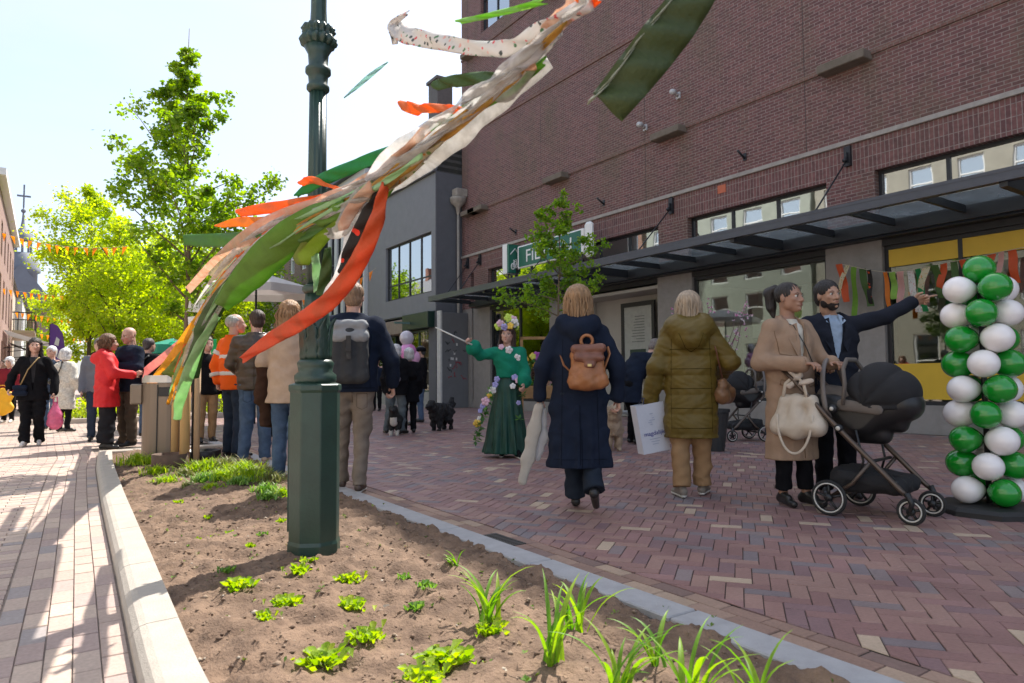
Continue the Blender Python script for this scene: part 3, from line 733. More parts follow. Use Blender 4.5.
# shopfront
BB(gb, 'fascia', mat('bottle_green', (.012, .035, .026), .35), go, (XG-.28, XG+.3, 21.5, 23.6, 2.85, 3.42), bev=.015)
BB(gb, 'signboard', mat('weathered_board', (.20, .155, .125), .7, .2, 7, c2=(.27, .22, .18)), go, (XG-.24, XG+.3, 23.65, 27.55, 2.75, 3.28), bev=.015)
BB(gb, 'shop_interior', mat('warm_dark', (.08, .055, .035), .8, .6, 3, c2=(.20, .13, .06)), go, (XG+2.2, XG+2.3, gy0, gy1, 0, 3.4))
BB(gb, 'soffit', MBK, go, (XG+.0, XG+2.2, gy0+.01, gy1-.31, 3.40, 3.44))
sash(gb, 'shop_window', XG+.05, 22.0, 23.7, .55, 2.82, mat('green_frame', (.02, .06, .045), .4), MGL, 2, org=(XG, 21.4, 0))
sash(gb, 'shop_window', XG+.05, 24.9, 27.1, .55, 2.72, mat('green_frame', (.02, .06, .045), .4), MGL, 2, org=(XG, 21.4, 0))
BB(gb, 'stallriser', mat('pale_render', (.30, .30, .29), .8), go, (XG+.03, XG+.3, 22.0, 23.7, 0, .55)); BB(gb, 'stallriser', mat('pale_render', (.30, .30, .29)), go, (XG+.03, XG+.3, 24.9, 27.1, 0, .55))
BB(gb, 'lamp', mat('lamp_green', (.12, .2, .18), .4), go, (XG-.9, XG-.28, 22.9, 22.96, 3.05, 3.12))
BB(gb, 'yellow_display', mat('amber', (.55, .25, .03), .5, .4, 9), go, (XG+1.2, XG+1.3, 25.2, 25.7, 1.4, 2.3), (XG+1.2, XG+1.3, 23.0, 23.4, .8, 1.6))
# graffiti-covered metal door leaf between the two buildings
gd = empty('utility_door', (11.9, 20.95, 0), 0, 'grey metal utility door covered in small scrawls beside the canopy end', 'door')
mb = MB(); mb.box(-.55, .5, 0, .25, 0, 3.35, bev=.01); mb.build('leaf', mat('door_grey', (.15, .155, .165), .6, .1, 3, .1), gd)
mb = MB(); mb.box(-.62, -.555, -.02, .25, 0, 3.4); mb.build('edge_trim', mat('pale_metal', (.5, .5, .5), .5), gd)
for nm, c in (('black_scrawl', (.02, .02, .02)), ('red_scrawl', (.35, .03, .05)), ('white_sticker', (.6, .6, .6))):
    mb = MB(); rr = random.Random(hash(nm) % 97 if False else len(nm))
    for i in range(7):
        x = rr.uniform(-.45, .3); z = rr.uniform(.9, 2.6); pts = []
        for j in range(7): pts.append((x, -.006, z)); x += rr.uniform(-.02, .08); z += rr.uniform(-.09, .09)
        if nm == 'white_sticker': mb.box(x-.04, x+.02, -.006, -.002, z, z+.09)
        else: mb.tube(pts, .011, 4)
    mb.build(nm, mat(nm, c, .6), gd)

# buildings further down the right side
def far_block(name, lab, x0, y0, y1, h, mw, wins, roof='flat', face=-1, wm=None, rm=None, depth=8, shop=None, frame=None):
    """wins: (columns, [(z0,z1)...], width ratio)"""
    o = empty(name, (x0, y0, 0), 0, lab, 'building'); s = face; Lh = y1-y0
    X = lambda a, b_: (min(a*s*-1, b_*s*-1), max(a*s*-1, b_*s*-1))
    ncol, rows, wr = wins; wm = wm or MGT; frame = frame or mat('white_paint', (.8, .8, .78), .5)
    pitch = Lh/ncol; ww = pitch*wr
    mb = MB(); zs = [0.0 if not shop else shop]
    bx = lambda a, b_, c, d, e, f: mb.box(X(a, b_)[0], X(a, b_)[1], c, d, e, f)
    prev = 0.
    for z0, z1 in rows:
        bx(0, .3, 0, Lh, prev, z0)
        for i in range(ncol+1):
            a = 0 if i == 0 else (i-.5)*pitch+ww/2; b_ = Lh if i == ncol else (i+.5)*pitch-ww/2
            bx(0, .3, a, b_, z0, z1)
        prev = z1
    bx(0, .3, 0, Lh, prev, h); bx(.3, depth, 0, .3, 0, h); bx(.3, depth, Lh-.3, Lh, 0, h); bx(depth-.3, depth, .3, Lh-.3, 0, h)
    mb.build('wall', mw, o)
    for z0, z1 in rows:
        for i in range(ncol):
            c = (i+.5)*pitch
            mb = MB(); fw = .07
            xa, xb = X(.08, .15); mb.box(xa, xb, c-ww/2, c+ww/2, z1-fw, z1); mb.box(xa, xb, c-ww/2, c+ww/2, z0, z0+fw); mb.box(xa, xb, c-ww/2, c-ww/2+fw, z0+fw, z1-fw); mb.box(xa, xb, c+ww/2-fw, c+ww/2, z0+fw, z1-fw)
            mb.box(xa, xb, c-ww/2+fw, c+ww/2-fw, (z0+z1)/2-.03, (z0+z1)/2+.03)
            w = mb.build('window', frame, o)
            mb = MB(); xa, xb = X(.16, .18); mb.box(xa, xb, c-ww/2+.01, c+ww/2-.01, z0+.01, z1-.01); mb.build('pane', wm, w)
    if roof == 'flat':
        mb = MB(); xa, xb = X(.31, depth-.31); mb.box(xa, xb, .31, Lh-.31, h-.3, h-.15); r_ = mb.build('roof', mat('bitumen', (.06, .06, .06)), o)
        mb = MB(); xa, xb = X(-.25, .35); mb.box(xa, xb, -.02, Lh+.02, h, h+.25); mb.build('cornice', frame, o)
    else:
        rm = rm or mat('clay_roof', (.28, .10, .06), .85, .3, 6); xa, xb = X(-.2, depth)
        vs = [(xa, -.1, h), (xb, -.1, h), ((xa+xb)/2, -.1, h+3), (xa, Lh+.1, h), (xb, Lh+.1, h), ((xa+xb)/2, Lh+.1, h+3)]
        if roof == 'gable':
            vs = [(xa, -.05, h), (xa, Lh/2, h+2.6), (xa, Lh+.05, h), (xb, -.05, h), (xb, Lh/2, h+2.6), (xb, Lh+.05, h)]
            mb = MB(); mb.add(vs, [(0, 1, 4, 3), (1, 2, 5, 4)]); r_ = mb.build('roof', rm, o)
            mb = MB(); mb.add([(xb+.0 if s > 0 else xb-.25, .0, h), (xb if s > 0 else xb-.25, Lh/2, h+2.55), (xb if s > 0 else xb-.25, Lh, h)], [(0, 1, 2)])
            mb.build('gable', mw, o)
        else:
            mb = MB(); mb.add(vs, [(0, 2, 5, 3), (1, 4, 5, 2), (0, 1, 2), (3, 5, 4), (0, 3, 4, 1)]); r_ = mb.build('roof', rm, o)
        mb = MB(); mb.box((xa+xb)/2-.3, (xa+xb)/2+.3, Lh*.7, Lh*.7+.6, h+1.5, h+3.9); mb.build('chimney', mat('chimney_brick', (.22, .1, .07), .9), r_)
    return o
MW1 = mat('white_render', (.55, .56, .57), .8, .06, 2); MRB = brick_mat('red_brick', (.30, .12, .075), (.24, .10, .07), (.35, .3, .26), bw=.22, rh=.07)
MPK = mat('pink_render', (.30, .19, .16), .85, .1, 2); MBG = mat('beige_render', (.50, .42, .33), .85, .1, 2)
far_block('glass_front_building', 'white framed building with tall narrow dark windows next to the grey house', 11.2, 27.65, 33.0, 10.2, MW1, (6, [(.5, 3.0), (3.6, 9.4)], .62), face=-1, frame=MBK)
far_block('brick_townhouse', 'brown brick townhouse further down the right side behind the stalls', 10.6, 33.2, 41, 9.0, brick_mat('brown_brick', (.2, .12, .09), (.16, .1, .08), (.3, .26, .22)), (4, [(.6, 3), (4, 5.8), (6.6, 8.2)], .45), roof='pitched')
far_block('pale_townhouse', 'pale rendered townhouse at the far right end of the street', 10.0, 41.2, 52, 9.0, MBG, (4, [(.6, 3), (4, 5.8), (6.6, 8.2)], .45), roof='pitched')
far_block('closing_house', 'reddish house closing the view behind the market umbrellas', 6.0, 56, 66, 8.0, MRB, (4, [(.6, 2.6), (4, 5.8)], .45), roof='pitched')
# left side, far down the street
far_block('gabled_house', 'tall pinkish brick house with pale trim at the left edge of the view', -1.6, 30, 46, 8.4, MPK, (6, [(.5, 2.8), (3.7, 5.4), (6.1, 7.5)], .42), face=1)
far_block('balcony_house', 'beige house with upper balconies beyond the pinkish house on the left', -1.9, 46.3, 59, 7.2, MBG, (4, [(.5, 2.8), (4, 5.9)], .42), roof='pitched', face=1, rm=mat('grey_tiles', (.16, .16, .17), .8))
far_block('white_house', 'small white fronted house far down the left side below the church tower', -1.5, 59.3, 72, 7.0, MW1, (4, [(.5, 2.8), (4, 5.9)], .42), roof='pitched', face=1, rm=mat('grey_tiles', (.16, .16, .17), .8))
far_block('brick_end_house', 'red brick house at the far end of the left row', -1.0, 72.3, 86, 6.6, MRB, (4, [(.5, 2.8), (4, 5.9)], .42), roof='pitched', face=1)
# opposite side, beside and behind the camera: what the shop windows mirror
far_block('opposite_shop', 'cream rendered shop house across the street from the store, mirrored in its windows', -9.2, 8, 21, 12.5, mat('cream_opp', (.30, .28, .23), .85, .1, 2), (6, [(.5, 3), (4.2, 6), (6.8, 8.4), (9.4, 11)], .5), roof='flat', face=1)
far_block('opposite_white_house', 'white rendered house across the street, mirrored in the store windows', -9.2, -8, 7.8, 12.0, mat('bright_render', (.7, .68, .63), .8, .05, 2), (7, [(.5, 3), (4.2, 6), (6.8, 8.2), (9.2, 10.8)], .5), roof='flat', face=1)
far_block('opposite_grey_house', 'pale grey green house across the street beyond the cream shop house', -9.2, 21.3, 33.6, 12.8, mat('sage_render', (.30, .32, .27), .85, .1, 2), (5, [(.5, 3), (4.2, 6), (6.8, 8.4), (9.4, 11)], .5), roof='flat', face=1)

far_block('opposite_end_house', 'red brick house with white windows across the street, last of the opposite row', -9.2, 34, 50, 12.8, MRB, (6, [(.5, 3), (4.2, 6), (6.8, 8.4), (9.4, 11)], .5), roof='flat', face=1)
# awnings and balconies on the left row
def awning(x, y, z, w, d, c, lab):
    o = empty('awning', (x, y, z), 0, lab, 'awning'); mb = MB()
    mb.add([(0, 0, 0), (0, w, 0), (d, w, -.55), (d, 0, -.55), (d, w, -.85), (d, 0, -.85)], [(0, 1, 2, 3), (3, 2, 4, 5)]); c_ = mb.build('canvas', mat('canvas_%02d' % int(c[0]*99), c, .8, .06, trans=.3), o)
    md = c_.modifiers.new('s', 'SOLIDIFY'); md.thickness = .01
    mb = MB(); mb.tube([(0, .1, -.8), (d-.02, .1, -.57)], .02, 6); mb.tube([(0, w-.1, -.8), (d-.02, w-.1, -.57)], .02, 6); mb.build('arm', MBK, o)
awning(-1.58, 37, 3.3, 4.5, 1.7, (.6, .6, .6), 'pale grey awning on the pinkish house')
awning(-1.58, 42.5, 3.0, 3, 1.3, (.08, .07, .07), 'dark awning at the far end of the pinkish house')
for (yy, z, lab) in ((47.5, 5.0, 'black railed balcony on the beige house, nearer one'), (53, 5.0, 'black railed balcony on the beige house, farther one')):
    o = empty('balcony', (-1.88, yy, z-1.05), 0, lab, 'balcony'); mb = MB(); mb.box(0, 1.3, 0, 3.6, -.15, 0); mb.build('slab', MBG, o)
    mb = MB(); mb.box(1.24, 1.3, 0, 3.6, .98, 1.04); mb.box(0, 1.24, 0, .05, .98, 1.04)
    for i in range(18): mb.box(1.255, 1.28, .02+i*.207, .05+i*.207, 0, .98)
    for i in range(6): mb.box(.1+i*.2, .13+i*.2, .01, .035, 0, .98)
    mb.build('railing', MBK, o)
# church
ch = empty('church', (-6.5, 150, 0), 0, 'distant church with a slender open lantern spire and cross', 'church')
q = P(22, 190, 150); q2 = P(20, 300, 150)
ch.location = (q2.x, q2.y, 0)
MCH = mat('church_slate', (.16, .17, .20), .7, .1, .5)
mb = MB(); mb.box(-7, 7, 0, 24, 0, 17); mb.build('nave', mat('church_brick', (.28, .19, .16), .9), ch)
mb = MB(); mb.add([(-7.5, -1, 17), (7.5, -1, 17), (0, -1, 27), (-7.5, 25, 17), (7.5, 25, 17), (0, 25, 27)], [(0, 2, 5, 3), (1, 4, 5, 2), (0, 1, 2), (3, 5, 4)]); mb.build('roof', MCH, ch)
mb = MB(); mb.lathe([(3.0, 26), (3.0, 31), (3.6, 31.3), (3.5, 32), (3.2, 33.6), (2.4, 35), (1.9, 35.6)], 8, (0, 4, -5.5)); tw = mb.build('tower_dome', MCH, ch)
mb = MB()
for k in range(8):
    t = k*math.pi/4; mb.box(math.cos(t)*1.6-.2, math.cos(t)*1.6+.2, 4+math.sin(t)*1.6-.2, 4+math.sin(t)*1.6+.2, 29.9, 33.1)
mb.build('lantern', MCH, ch)
mb = MB(); mb.lathe([(2.1, 38.5), (2.0, 38.9), (1.9, 39.6), (1.1, 40.6), (.5, 41.4), (.28, 43.0), (.12, 45.5), (.1, 51)], 8, (0, 4, -5.5)); mb.ell((0, 4, 39.7), (.5, .5, .5), 8, 6); mb.build('spire', MCH, ch)
mb = MB(); mb.box(-1.3, 1.3, 3.9, 4.1, 42.9, 43.3); mb.box(-.16, .16, 3.85, 4.15, 40.5, 45.7); mb.build('cross', MCH, ch)
# ================================================================== people
SKIN = {'light': mat('skin_light', (.56, .33, .25), .5, .06, 20, .1, 200), 'pale': mat('skin_pale', (.62, .40, .32), .5, .06, 20, .1, 200), 'tan': mat('skin_tan', (.42, .24, .16), .5, .06, 20, .1, 200), 'brown': mat('skin_brown', (.33, .18, .12), .45, .06, 20, .1, 200)}
MEYE = mat('eye_white', (.7, .68, .65), .2); MIRIS = mat('iris', (.03, .018, .012), .15); MBROW = mat('brow_dark', (.03, .02, .016), .9)
def cloth(name, c, rough=.9, weave=260, stretch=(1, 1, 1), bump=.35, var=.14, scale=5, sheen=.15):
    return mat(name, c, rough, var, scale, bump, weave, stretch=stretch, sheen=0, spec=.12 if rough > .65 else .35)
def hairmat(name, c, c2): return mat(name, c, .5, .3, 60, 1., 120, c2=c2, stretch=(1, 1, .10), spec=.4)
def V3(*a): return np.array(a, float)
def finger_prims(Wp, d, t, nrm, curl, sc=1., thumb_in=0.):
    """palm with four separate fingers of unequal length and a thumb leaving the side near the wrist"""
    d, t, nrm = [np.array(x, float)/np.linalg.norm(x) for x in (d, t, nrm)]
    pr = [rc(Wp-d*.02*sc, Wp+d*.015*sc, .026*sc, .026*sc, (nrm, .75)), rc(Wp+d*.02*sc+t*.012*sc, Wp+d*.078*sc+t*.018*sc, .024*sc, .021*sc, (nrm, .6)), rc(Wp+d*.02*sc-t*.012*sc, Wp+d*.073*sc-t*.018*sc, .024*sc, .020*sc, (nrm, .6))]
    fg = []
    for off, ln, dd in ((.030, .068, .084), (.010, .077, .088), (-.010, .071, .086), (-.029, .056, .078)):
        p = Wp+d*dd*sc+t*off*sc; a = 0.; dirr = d+t*off*2.2
        for s_, r0, r1 in ((.44, .0092, .0088), (.31, .0086, .008), (.25, .0079, .0068)):
            a += curl*(1 if s_ > .4 else 1.15)
            v = (dirr*math.cos(a)+nrm*math.sin(a)); v /= np.linalg.norm(v); q = p+v*ln*s_*sc; fg.append(rc(p, q, r0*sc, r1*sc)); p = q
    p = Wp+d*.022*sc+t*.026*sc; v = t*.72+d*.6+nrm*(.25+thumb_in); v /= np.linalg.norm(v); q = p+v*.036*sc; fg.append(rc(p, q, .0125*sc, .0105*sc))
    v2 = t*.25+d*.85+nrm*(.35+thumb_in*1.3); v2 /= np.linalg.norm(v2); fg.append(rc(q, q+v2*.030*sc, .0102*sc, .0085*sc))
    return pr, fg
def hand(Wp, d, t, nrm, curl=.3, sc=1., res=.005, thumb_in=0.):
    pr, fg = finger_prims(Wp, d, t, nrm, curl, sc, thumb_in)
    return sdf(pr+fg, res, .006)
def rotm(yaw, pitch=0., roll=0.):
    return np.array(Matrix.Rotation(yaw, 3, 'Z') @ Matrix.Rotation(pitch, 3, 'X') @ Matrix.Rotation(roll, 3, 'Y'))

def make_person(pos, H, heading, label, skin='light', fem=False, J=None, head=(0, 0, 0), hands=None, res=.014, far=False, hair=None, hairc=None, top=None, legs=None, shoes=None, bulk=1., group=None, face=True, under=None, bald=False, beard=None, name='person'):
    """heading: 0 walks away from the tripod, 90 to the right of it, 180 towards it"""
    w = .093 if fem else .106
    j = dict(pel=(0, 0, .525), wai=(0, .0, .61), che=(0, .0, .73), nek=(0, -.012, .835), hed=(0, .010, .930),
             shR=(w, -.005, .792), elR=(w+.030, -.02, .625), wrR=(w+.035, .03, .485), shL=(-w, -.005, .792), elL=(-w-.030, -.02, .625), wrL=(-w-.035, .03, .485),
             hiR=(.052, 0, .515), knR=(.055, .012, .285), anR=(.055, -.005, .045), toR=(.065, .095, .012), hiL=(-.052, 0, .515), knL=(-.055, .012, .285), anL=(-.055, -.005, .045), toL=(-.065, .095, .012))
    if J: j.update(J)
    j = {k: np.array(v, float)*H for k, v in j.items()}
    q = {k: v for k, v in j.items()}
    B = bulk*(.92 if fem else 1.)
    fx = ((0, 1, 0), .68)
    parts = []
    body = [rc(q['pel'], q['wai'], .088*H*B*.9, .075*H*B*.9, fx), rc(q['wai'], q['che'], .075*H*B*.9, .09*H*B*.9, fx), rc(q['shL']*.85+q['nek']*.15, q['shR']*.85+q['nek']*.15, .036*H, .036*H),
            rc(q['nek']-V3(0, 0, .02*H), q['hed']-V3(0, .012*H, .02*H), .034*H, .031*H)]
    for s in 'LR':
        body += [rc(q['sh'+s], q['el'+s], .028*H, .022*H), rc(q['el'+s], q['wr'+s], .022*H, .015*H), rc(q['hi'+s], q['kn'+s], .048*H, .032*H), rc(q['kn'+s], q['an'+s], .031*H, .020*H)]+([] if shoes else [rc(q['an'+s], q['to'+s], .02*H, .015*H)])
    parts.append(sdf(body, .022 if far else .017, .03))
    # head
    hr = res*.62 if not far else res*.8
    hs = .97*H/1.72 if not far else .98*H/1.72
    hs = (.5*hs+.5*.98)*1.06
    Mh = rotm(*[R(a) for a in head]); hc = q['hed']
    hp = lambda x, y, z: hc+Mh@(V3(x, y, z)*hs)
    hel = lambda c, r: el(hp(*c), V3(*r)*hs, Mh)
    hd = [hel((0, -.012, .034), (.076, .096, .086)), hel((0, .022, -.02), (.064, .076, .085)), hel((0, .05, -.075), (.036, .040, .040)), hel((.044, .012, -.055), (.022, .035, .035)), hel((-.044, .012, -.055), (.022, .035, .035)),
          rc(hp(0, -.03, -.03), hp(0, -.03, -.12), .052*hs, .050*hs), hel((0, .072, .022), (.05, .02, .014))]
    fine = [rc(hp(0, .092, .012), hp(0, .112, -.030), .007*hs, .0135*hs), hel((.016, .097, -.036), (.009, .010, .007)), hel((-.016, .097, -.036), (.009, .010, .007)), hel((.077, -.006, -.008), (.010, .018, .031)), hel((-.077, -.006, -.008), (.010, .018, .031)), hel((0, .091, -.058), (.022, .010, .0055)), hel((0, .089, -.067), (.019, .010, .006)), hel((.040, .07, -.02), (.018, .016, .015)), hel((-.040, .07, -.02), (.018, .016, .015)), hel((0, .082, -.094), (.018, .015, .014))]
    socks = [sub(hel((s*.031, .100, .004), (.017, .016, .010))) for s in (1, -1)]
    parts.append(sdf(hd+fine+(socks if not far else []), hr, .012))
    for s, i in (('R', 0), ('L', 1)):
        hk = (hands or {}).get(s, {})
        if hk is None: continue
        fd = q['wr'+s]-q['el'+s]; fd = fd/np.linalg.norm(fd)
        d = np.array(hk.get('d', fd), float); d /= np.linalg.norm(d)
        if 'n' in hk:
            nrm = np.array(hk['n'], float); nrm = nrm-d*(nrm@d); nrm /= np.linalg.norm(nrm); t = np.cross(nrm, d)
            if t[0]*(1 if s == 'R' else -1) > 0: t = -t
        else:
            t = np.array(hk.get('t', (0, 1, .02)), float); t = t-d*(t@d)
            if np.linalg.norm(t) < .2: t = np.cross(d, (0, 0, 1.))
            t /= np.linalg.norm(t); nrm = np.cross(d, t) if s == 'L' else np.cross(t, d)
            inw = np.array([-1. if s == 'R' else 1., .2, 0])
            if nrm@inw < 0: nrm = -nrm
        parts.append(hand(q['wr'+s], d, t, nrm, hk.get('curl', .35), H/1.72*(.93 if fem else 1.02), .009 if far else .0048, hk.get('thumb', 0)))
    v, f = join(parts)
    o = npmesh(name, v, f, SKIN[skin]); tag(o, label, 'person', group)
    o.location = pos; o.rotation_euler = (0, 0, R(-(YAW+heading)))
    # face
    if face and not far:
        for s in (1, -1):
            mb = MB(); mb.ell(hp(s*.031, .0805, .003), (.0112*hs,)*3, 12, 8); e = mb.build('eye', MEYE, o)
            mb = MB(); mb.ell(hp(s*.031-.001, .0868, .002), (.0074*hs,)*3, 8, 6); mb.build('iris', MIRIS, e)
            mb = MB(); mb.tube([hp(s*.016, .0985, .020), hp(s*.032, .0975, .027), hp(s*.049, .084, .020)], [.0016, .0024, .0012], 6); mb.build('eyebrow', MBROW if not hairc or hairc[0] < .15 else mat('brow_light', (.16, .1, .06), .9), o)
            mb = MB(); mb.tube([hp(s*.018, .095, .0095), hp(s*.031, .0985, .0125), hp(s*.046, .087, .008)], [.0014, .002, .0012], 5); mb.build('eyelid', MBROW, o)
        mb = MB(); mb.tube([hp(-.024, .090, -.0605), hp(-.010, .1005, -.058), hp(0, .1022, -.0595), hp(.010, .1005, -.058), hp(.024, .090, -.0605)], [.0015, .0042, .004, .0042, .0015], 6)
        mb.tube([hp(-.021, .090, -.063), hp(0, .0995, -.0665), hp(.021, .090, -.063)], [.0015, .0050, .0015], 6); mb.build('lips', mat('lips_'+skin, {'light': (.45, .16, .13), 'pale': (.48, .17, .14), 'tan': (.33, .13, .10), 'brown': (.26, .09, .08)}[skin], .4), o)
    elif face and far:
        mb = MB()
        for s in (1, -1): mb.ell(hp(s*.031, .088, .006), (.012, .006, .006), 8, 6); mb.ell(hp(s*.033, .088, .026), (.018, .006, .004), 8, 6)
        mb.build('eye', MBROW, o)
    # hair
    hcut = None
    face_cut = [sub(hel((0, .110, -.035), (.066, .075, .088)))]
    if hair and hair != 'bald':
        capb = [hel((0, -.020, .040), (.086, .104, .090)), hel((0, -.06, -.02), (.070, .055, .07))]
        if hair == 'short':
            hpz = capb + [sub(hel((0, .118, -.04), (.075, .086, .116))), sub(hel((.09, .03, -.05), (.05, .045, .06))), sub(hel((-.09, .03, -.05), (.05, .045, .06))), sub(hel((0, -.02, -.13), (.12, .12, .055)))]
        elif hair == 'crop_back':
            hpz = [hel((0, -.03, .03), (.083, .095, .085)), sub(hel((0, .08, .03), (.10, .085, .13))), sub(hel((0, -.02, -.12), (.12, .12, .05)))]
        elif hair == 'bob':
            hpz = capb + [rc(hp(s*.066, -.015, .02), hp(s*.080, -.012, -.125), .046*hs, .036*hs) for s in (1, -1)] + [el(hp(0, -.022, .045), V3(.097, .112, .095)*hs, Mh), rc(hp(0, -.055, .0), hp(0, -.055, -.14), .084*hs, .078*hs, (Mh@V3(0, 1, 0), .75)), rc(hp(.03, -.05, -.02), hp(.05, -.04, -.15), .05*hs, .03*hs), rc(hp(-.03, -.05, -.02), hp(-.05, -.04, -.15), .05*hs, .03*hs)] + face_cut
        elif hair == 'fluffy':
            hpz = [hel((0, -.02, .045), (.098, .112, .098)), hel((0, -.055, -.03), (.09, .07, .085)), hel((.06, -.02, -.03), (.04, .06, .07)), hel((-.06, -.02, -.03), (.04, .06, .07))] + face_cut
        elif hair == 'curly_long':
            hpz = [hel((0, -.02, .042), (.096, .112, .098)), rc(hp(0, -.06, -.02), hp(0, -.075, -.22), .088*hs, .075*hs), rc(hp(.06, -.01, 0), hp(.075, .0, -.2), .04*hs, .04*hs), rc(hp(-.06, -.01, 0), hp(-.075, .0, -.2), .04*hs, .04*hs)] + face_cut
        elif hair == 'long':
            hpz = capb + [rc(hp(0, -.06, -.02), hp(0, -.07, -.24), .075*hs, .065*hs, (Mh@V3(0, 1, 0), .7)), rc(hp(.074, -.035, 0), hp(.095, -.015, -.22), .028*hs, .034*hs), rc(hp(-.074, -.035, 0), hp(-.095, -.015, -.22), .028*hs, .034*hs)] + face_cut
        elif hair == 'ponytail':
            hpz = [hel((0, -.018, .036), (.082, .100, .089)), sub(hel((0, .120, -.03), (.074, .086, .108))), sub(hel((.09, .03, -.07), (.05, .05, .06))), sub(hel((-.09, .03, -.07), (.05, .05, .06))), sub(hel((0, -.01, -.13), (.12, .11, .07))),
                   hel((0, -.115, .085), (.030, .026, .030)), rc(hp(0, -.125, .09), hp(0, -.175, .06), .030*hs, .045*hs), rc(hp(0, -.175, .06), hp(0, -.165, -.06), .045*hs, .036*hs), rc(hp(0, -.165, -.06), hp(0, -.145, -.13), .036*hs, .012*hs)]
        ph = np.random.RandomState(3).rand(6)*6
        curly = hair in ('curly_long', 'fluffy')
        def hdisp(g):
            x, y, z = g[..., 0]-hc[0], g[..., 1]-hc[1], g[..., 2]-hc[2]
            t = np.arctan2(y, x)
            if curly: return .0065*np.sin(95*x+20*z+ph[0])*np.sin(90*y+ph[1])*np.sin(80*z+ph[2])+.003*np.sin(150*x+120*z)*np.sin(140*y)
            return .0026*np.sin(22*t+9*z*6+ph[0])+.0018*np.sin(41*t-30*z+ph[1])
        v, f = sdf(hpz, hr if not far else hr*.9, .010, disp=hdisp)
        if hair in ('bob', 'long', 'curly_long', 'fluffy') and not far:
            sm = MB(); rgh = random.Random(5); lo_ = {'bob': -.165, 'long': -.27, 'curly_long': -.25, 'fluffy': -.10}[hair]
            for i_ in range(70):
                a_ = R(rgh.uniform(-118, 118)); r0_ = rgh.uniform(.93, 1.06); zl = lo_+rgh.uniform(-.022, .03); wv_ = .006 if hair in ('bob', 'long') else .018
                sm.tube([hp(.094*math.sin(a_)*r0_+rgh.gauss(0, wv_*(u_ > .1)), -.022-.105*math.cos(a_)*r0_+rgh.gauss(0, wv_*(u_ > .1)), .05+(zl-.05)*u_) for u_ in (0, .25, .5, .75, 1)], [.003, .0065, .0075, .006, .0015], 5)
            v, f2_ = v, f; sv_ = np.array([list(x_) for x_ in sm.v]); qf = np.array([q__ for q__ in sm.f if len(q__) == 4]); v, f = join([(v, f), (sv_, qf)])
        npmesh('hair', v, f, hairmat('hair_%d_%d' % (hairc[0]*100, hairc[2]*100), hairc, [min(1, c*2.1+.015) for c in hairc]), o)
    if beard:
        v, f = sdf([hel((0, .050, -.080), (.043, .0465, .0455)), hel((.0455, .012, -.060), (.0245, .039, .040)), hel((-.0455, .012, -.060), (.0245, .039, .040)), hel((0, .088, -.047), (.03, .014, .007)), sub(hel((0, .11, -.060), (.022, .03, .0105))), sub(hel((0, .10, -.01), (.060, .06, .034)))], hr, .008)
        npmesh('beard', v, f, mat('beard_%d' % (beard[0]*100), beard, .9, .3, 60, .8, 150), o)
    # upper garment
    T = top or {}
    def garment(T, nm, inset=0.):
        fit = T.get('fit', .012); hem = T.get('hem', .47)*H; sl = T.get('sleeve', .038)*H*.74; cuff = T.get('cuff', .03)*H*.74; hw = T.get('hemw', .105)*H
        ww = T.get('waistw', .092)*H*bulk; cw = T.get('chestw', .098)*H*bulk; dp = T.get('depth', .72)
        fxx = ((0, 1, 0), dp); pr = []
        c = q['che']; wv = q['wai']; pv = q['pel']
        pr.append(rc(wv, c+V3(0, 0, .01*H), ww, cw, fxx))
        pr.append(rc(c, (q['shL']+q['shR'])/2-V3(0, 0, .040*H), cw*.98, cw*.70, fxx)); pr += [rc(q['nek']-V3(0, 0, .028*H), q['sh'+s_]*.9+c*.1+V3(0, 0, .004*H), .030*H, sl*.75) for s_ in 'LR']
        pr.append(rc(q['shL']*.93+c*.07-V3(0, 0, .004*H), q['shR']*.93+c*.07-V3(0, 0, .004*H), sl*1.08, sl*1.08))
        hemc = np.array([pv[0]*.7, pv[1]*.7, hem]) if 'hemc' not in T else np.array(T['hemc'])*H
        if hem < wv[2]: pr.append(rc(wv, hemc, ww, hw, ((0, 1, 0), T.get('hemdepth', .68))))
        sides = T.get('sides', 'LR')
        for s in sides:
            endp = q['wr'+s]+(q['el'+s]-q['wr'+s])*T.get('short', .06)
            pr += [rc(q['sh'+s], q['el'+s], sl*1.12, sl*.92), rc(q['el'+s], endp, sl*.92, cuff)]
            if T.get('puffcuff'): pr.append(rc(q['el'+s], endp+(q['el'+s]-endp)*.25, sl*.9, sl*1.5))
        if T.get('collar', True): pr.append(rc(q['nek']-V3(0, 0, .02*H), q['nek']+V3(0, -.004*H, .012*H), .042*H, .037*H))
        if T.get('hood'):
            hb = q['nek']+V3(0, -.045*H, -.012*H)
            hk = T['hood']
            pr += [rc(hb+V3(-.062*H, .022*H, .004*H), hb+V3(0, -.018*H, -.030*H*hk), .030*H*hk, .036*H*hk), rc(hb+V3(.062*H, .022*H, .004*H), hb+V3(0, -.018*H, -.030*H*hk), .030*H*hk, .036*H*hk), rc(hb+V3(-.05*H, .0, -.01*H), hb+V3(.05*H, .0, -.01*H), .026*H*hk, .026*H*hk)]
        pr = [(a[0], a[1], a[2], a[3]+fit, a[4]+fit, a[5]) for a in pr]
        if T.get('open'):
            pass
        A = T.get('folds', .005); seed = T.get('seed', 1); fo = folds(A, 1., seed); qz = T.get('quilt')
        fv = folds(T.get('vfold', 0), 1, seed, True) if T.get('vfold') else None
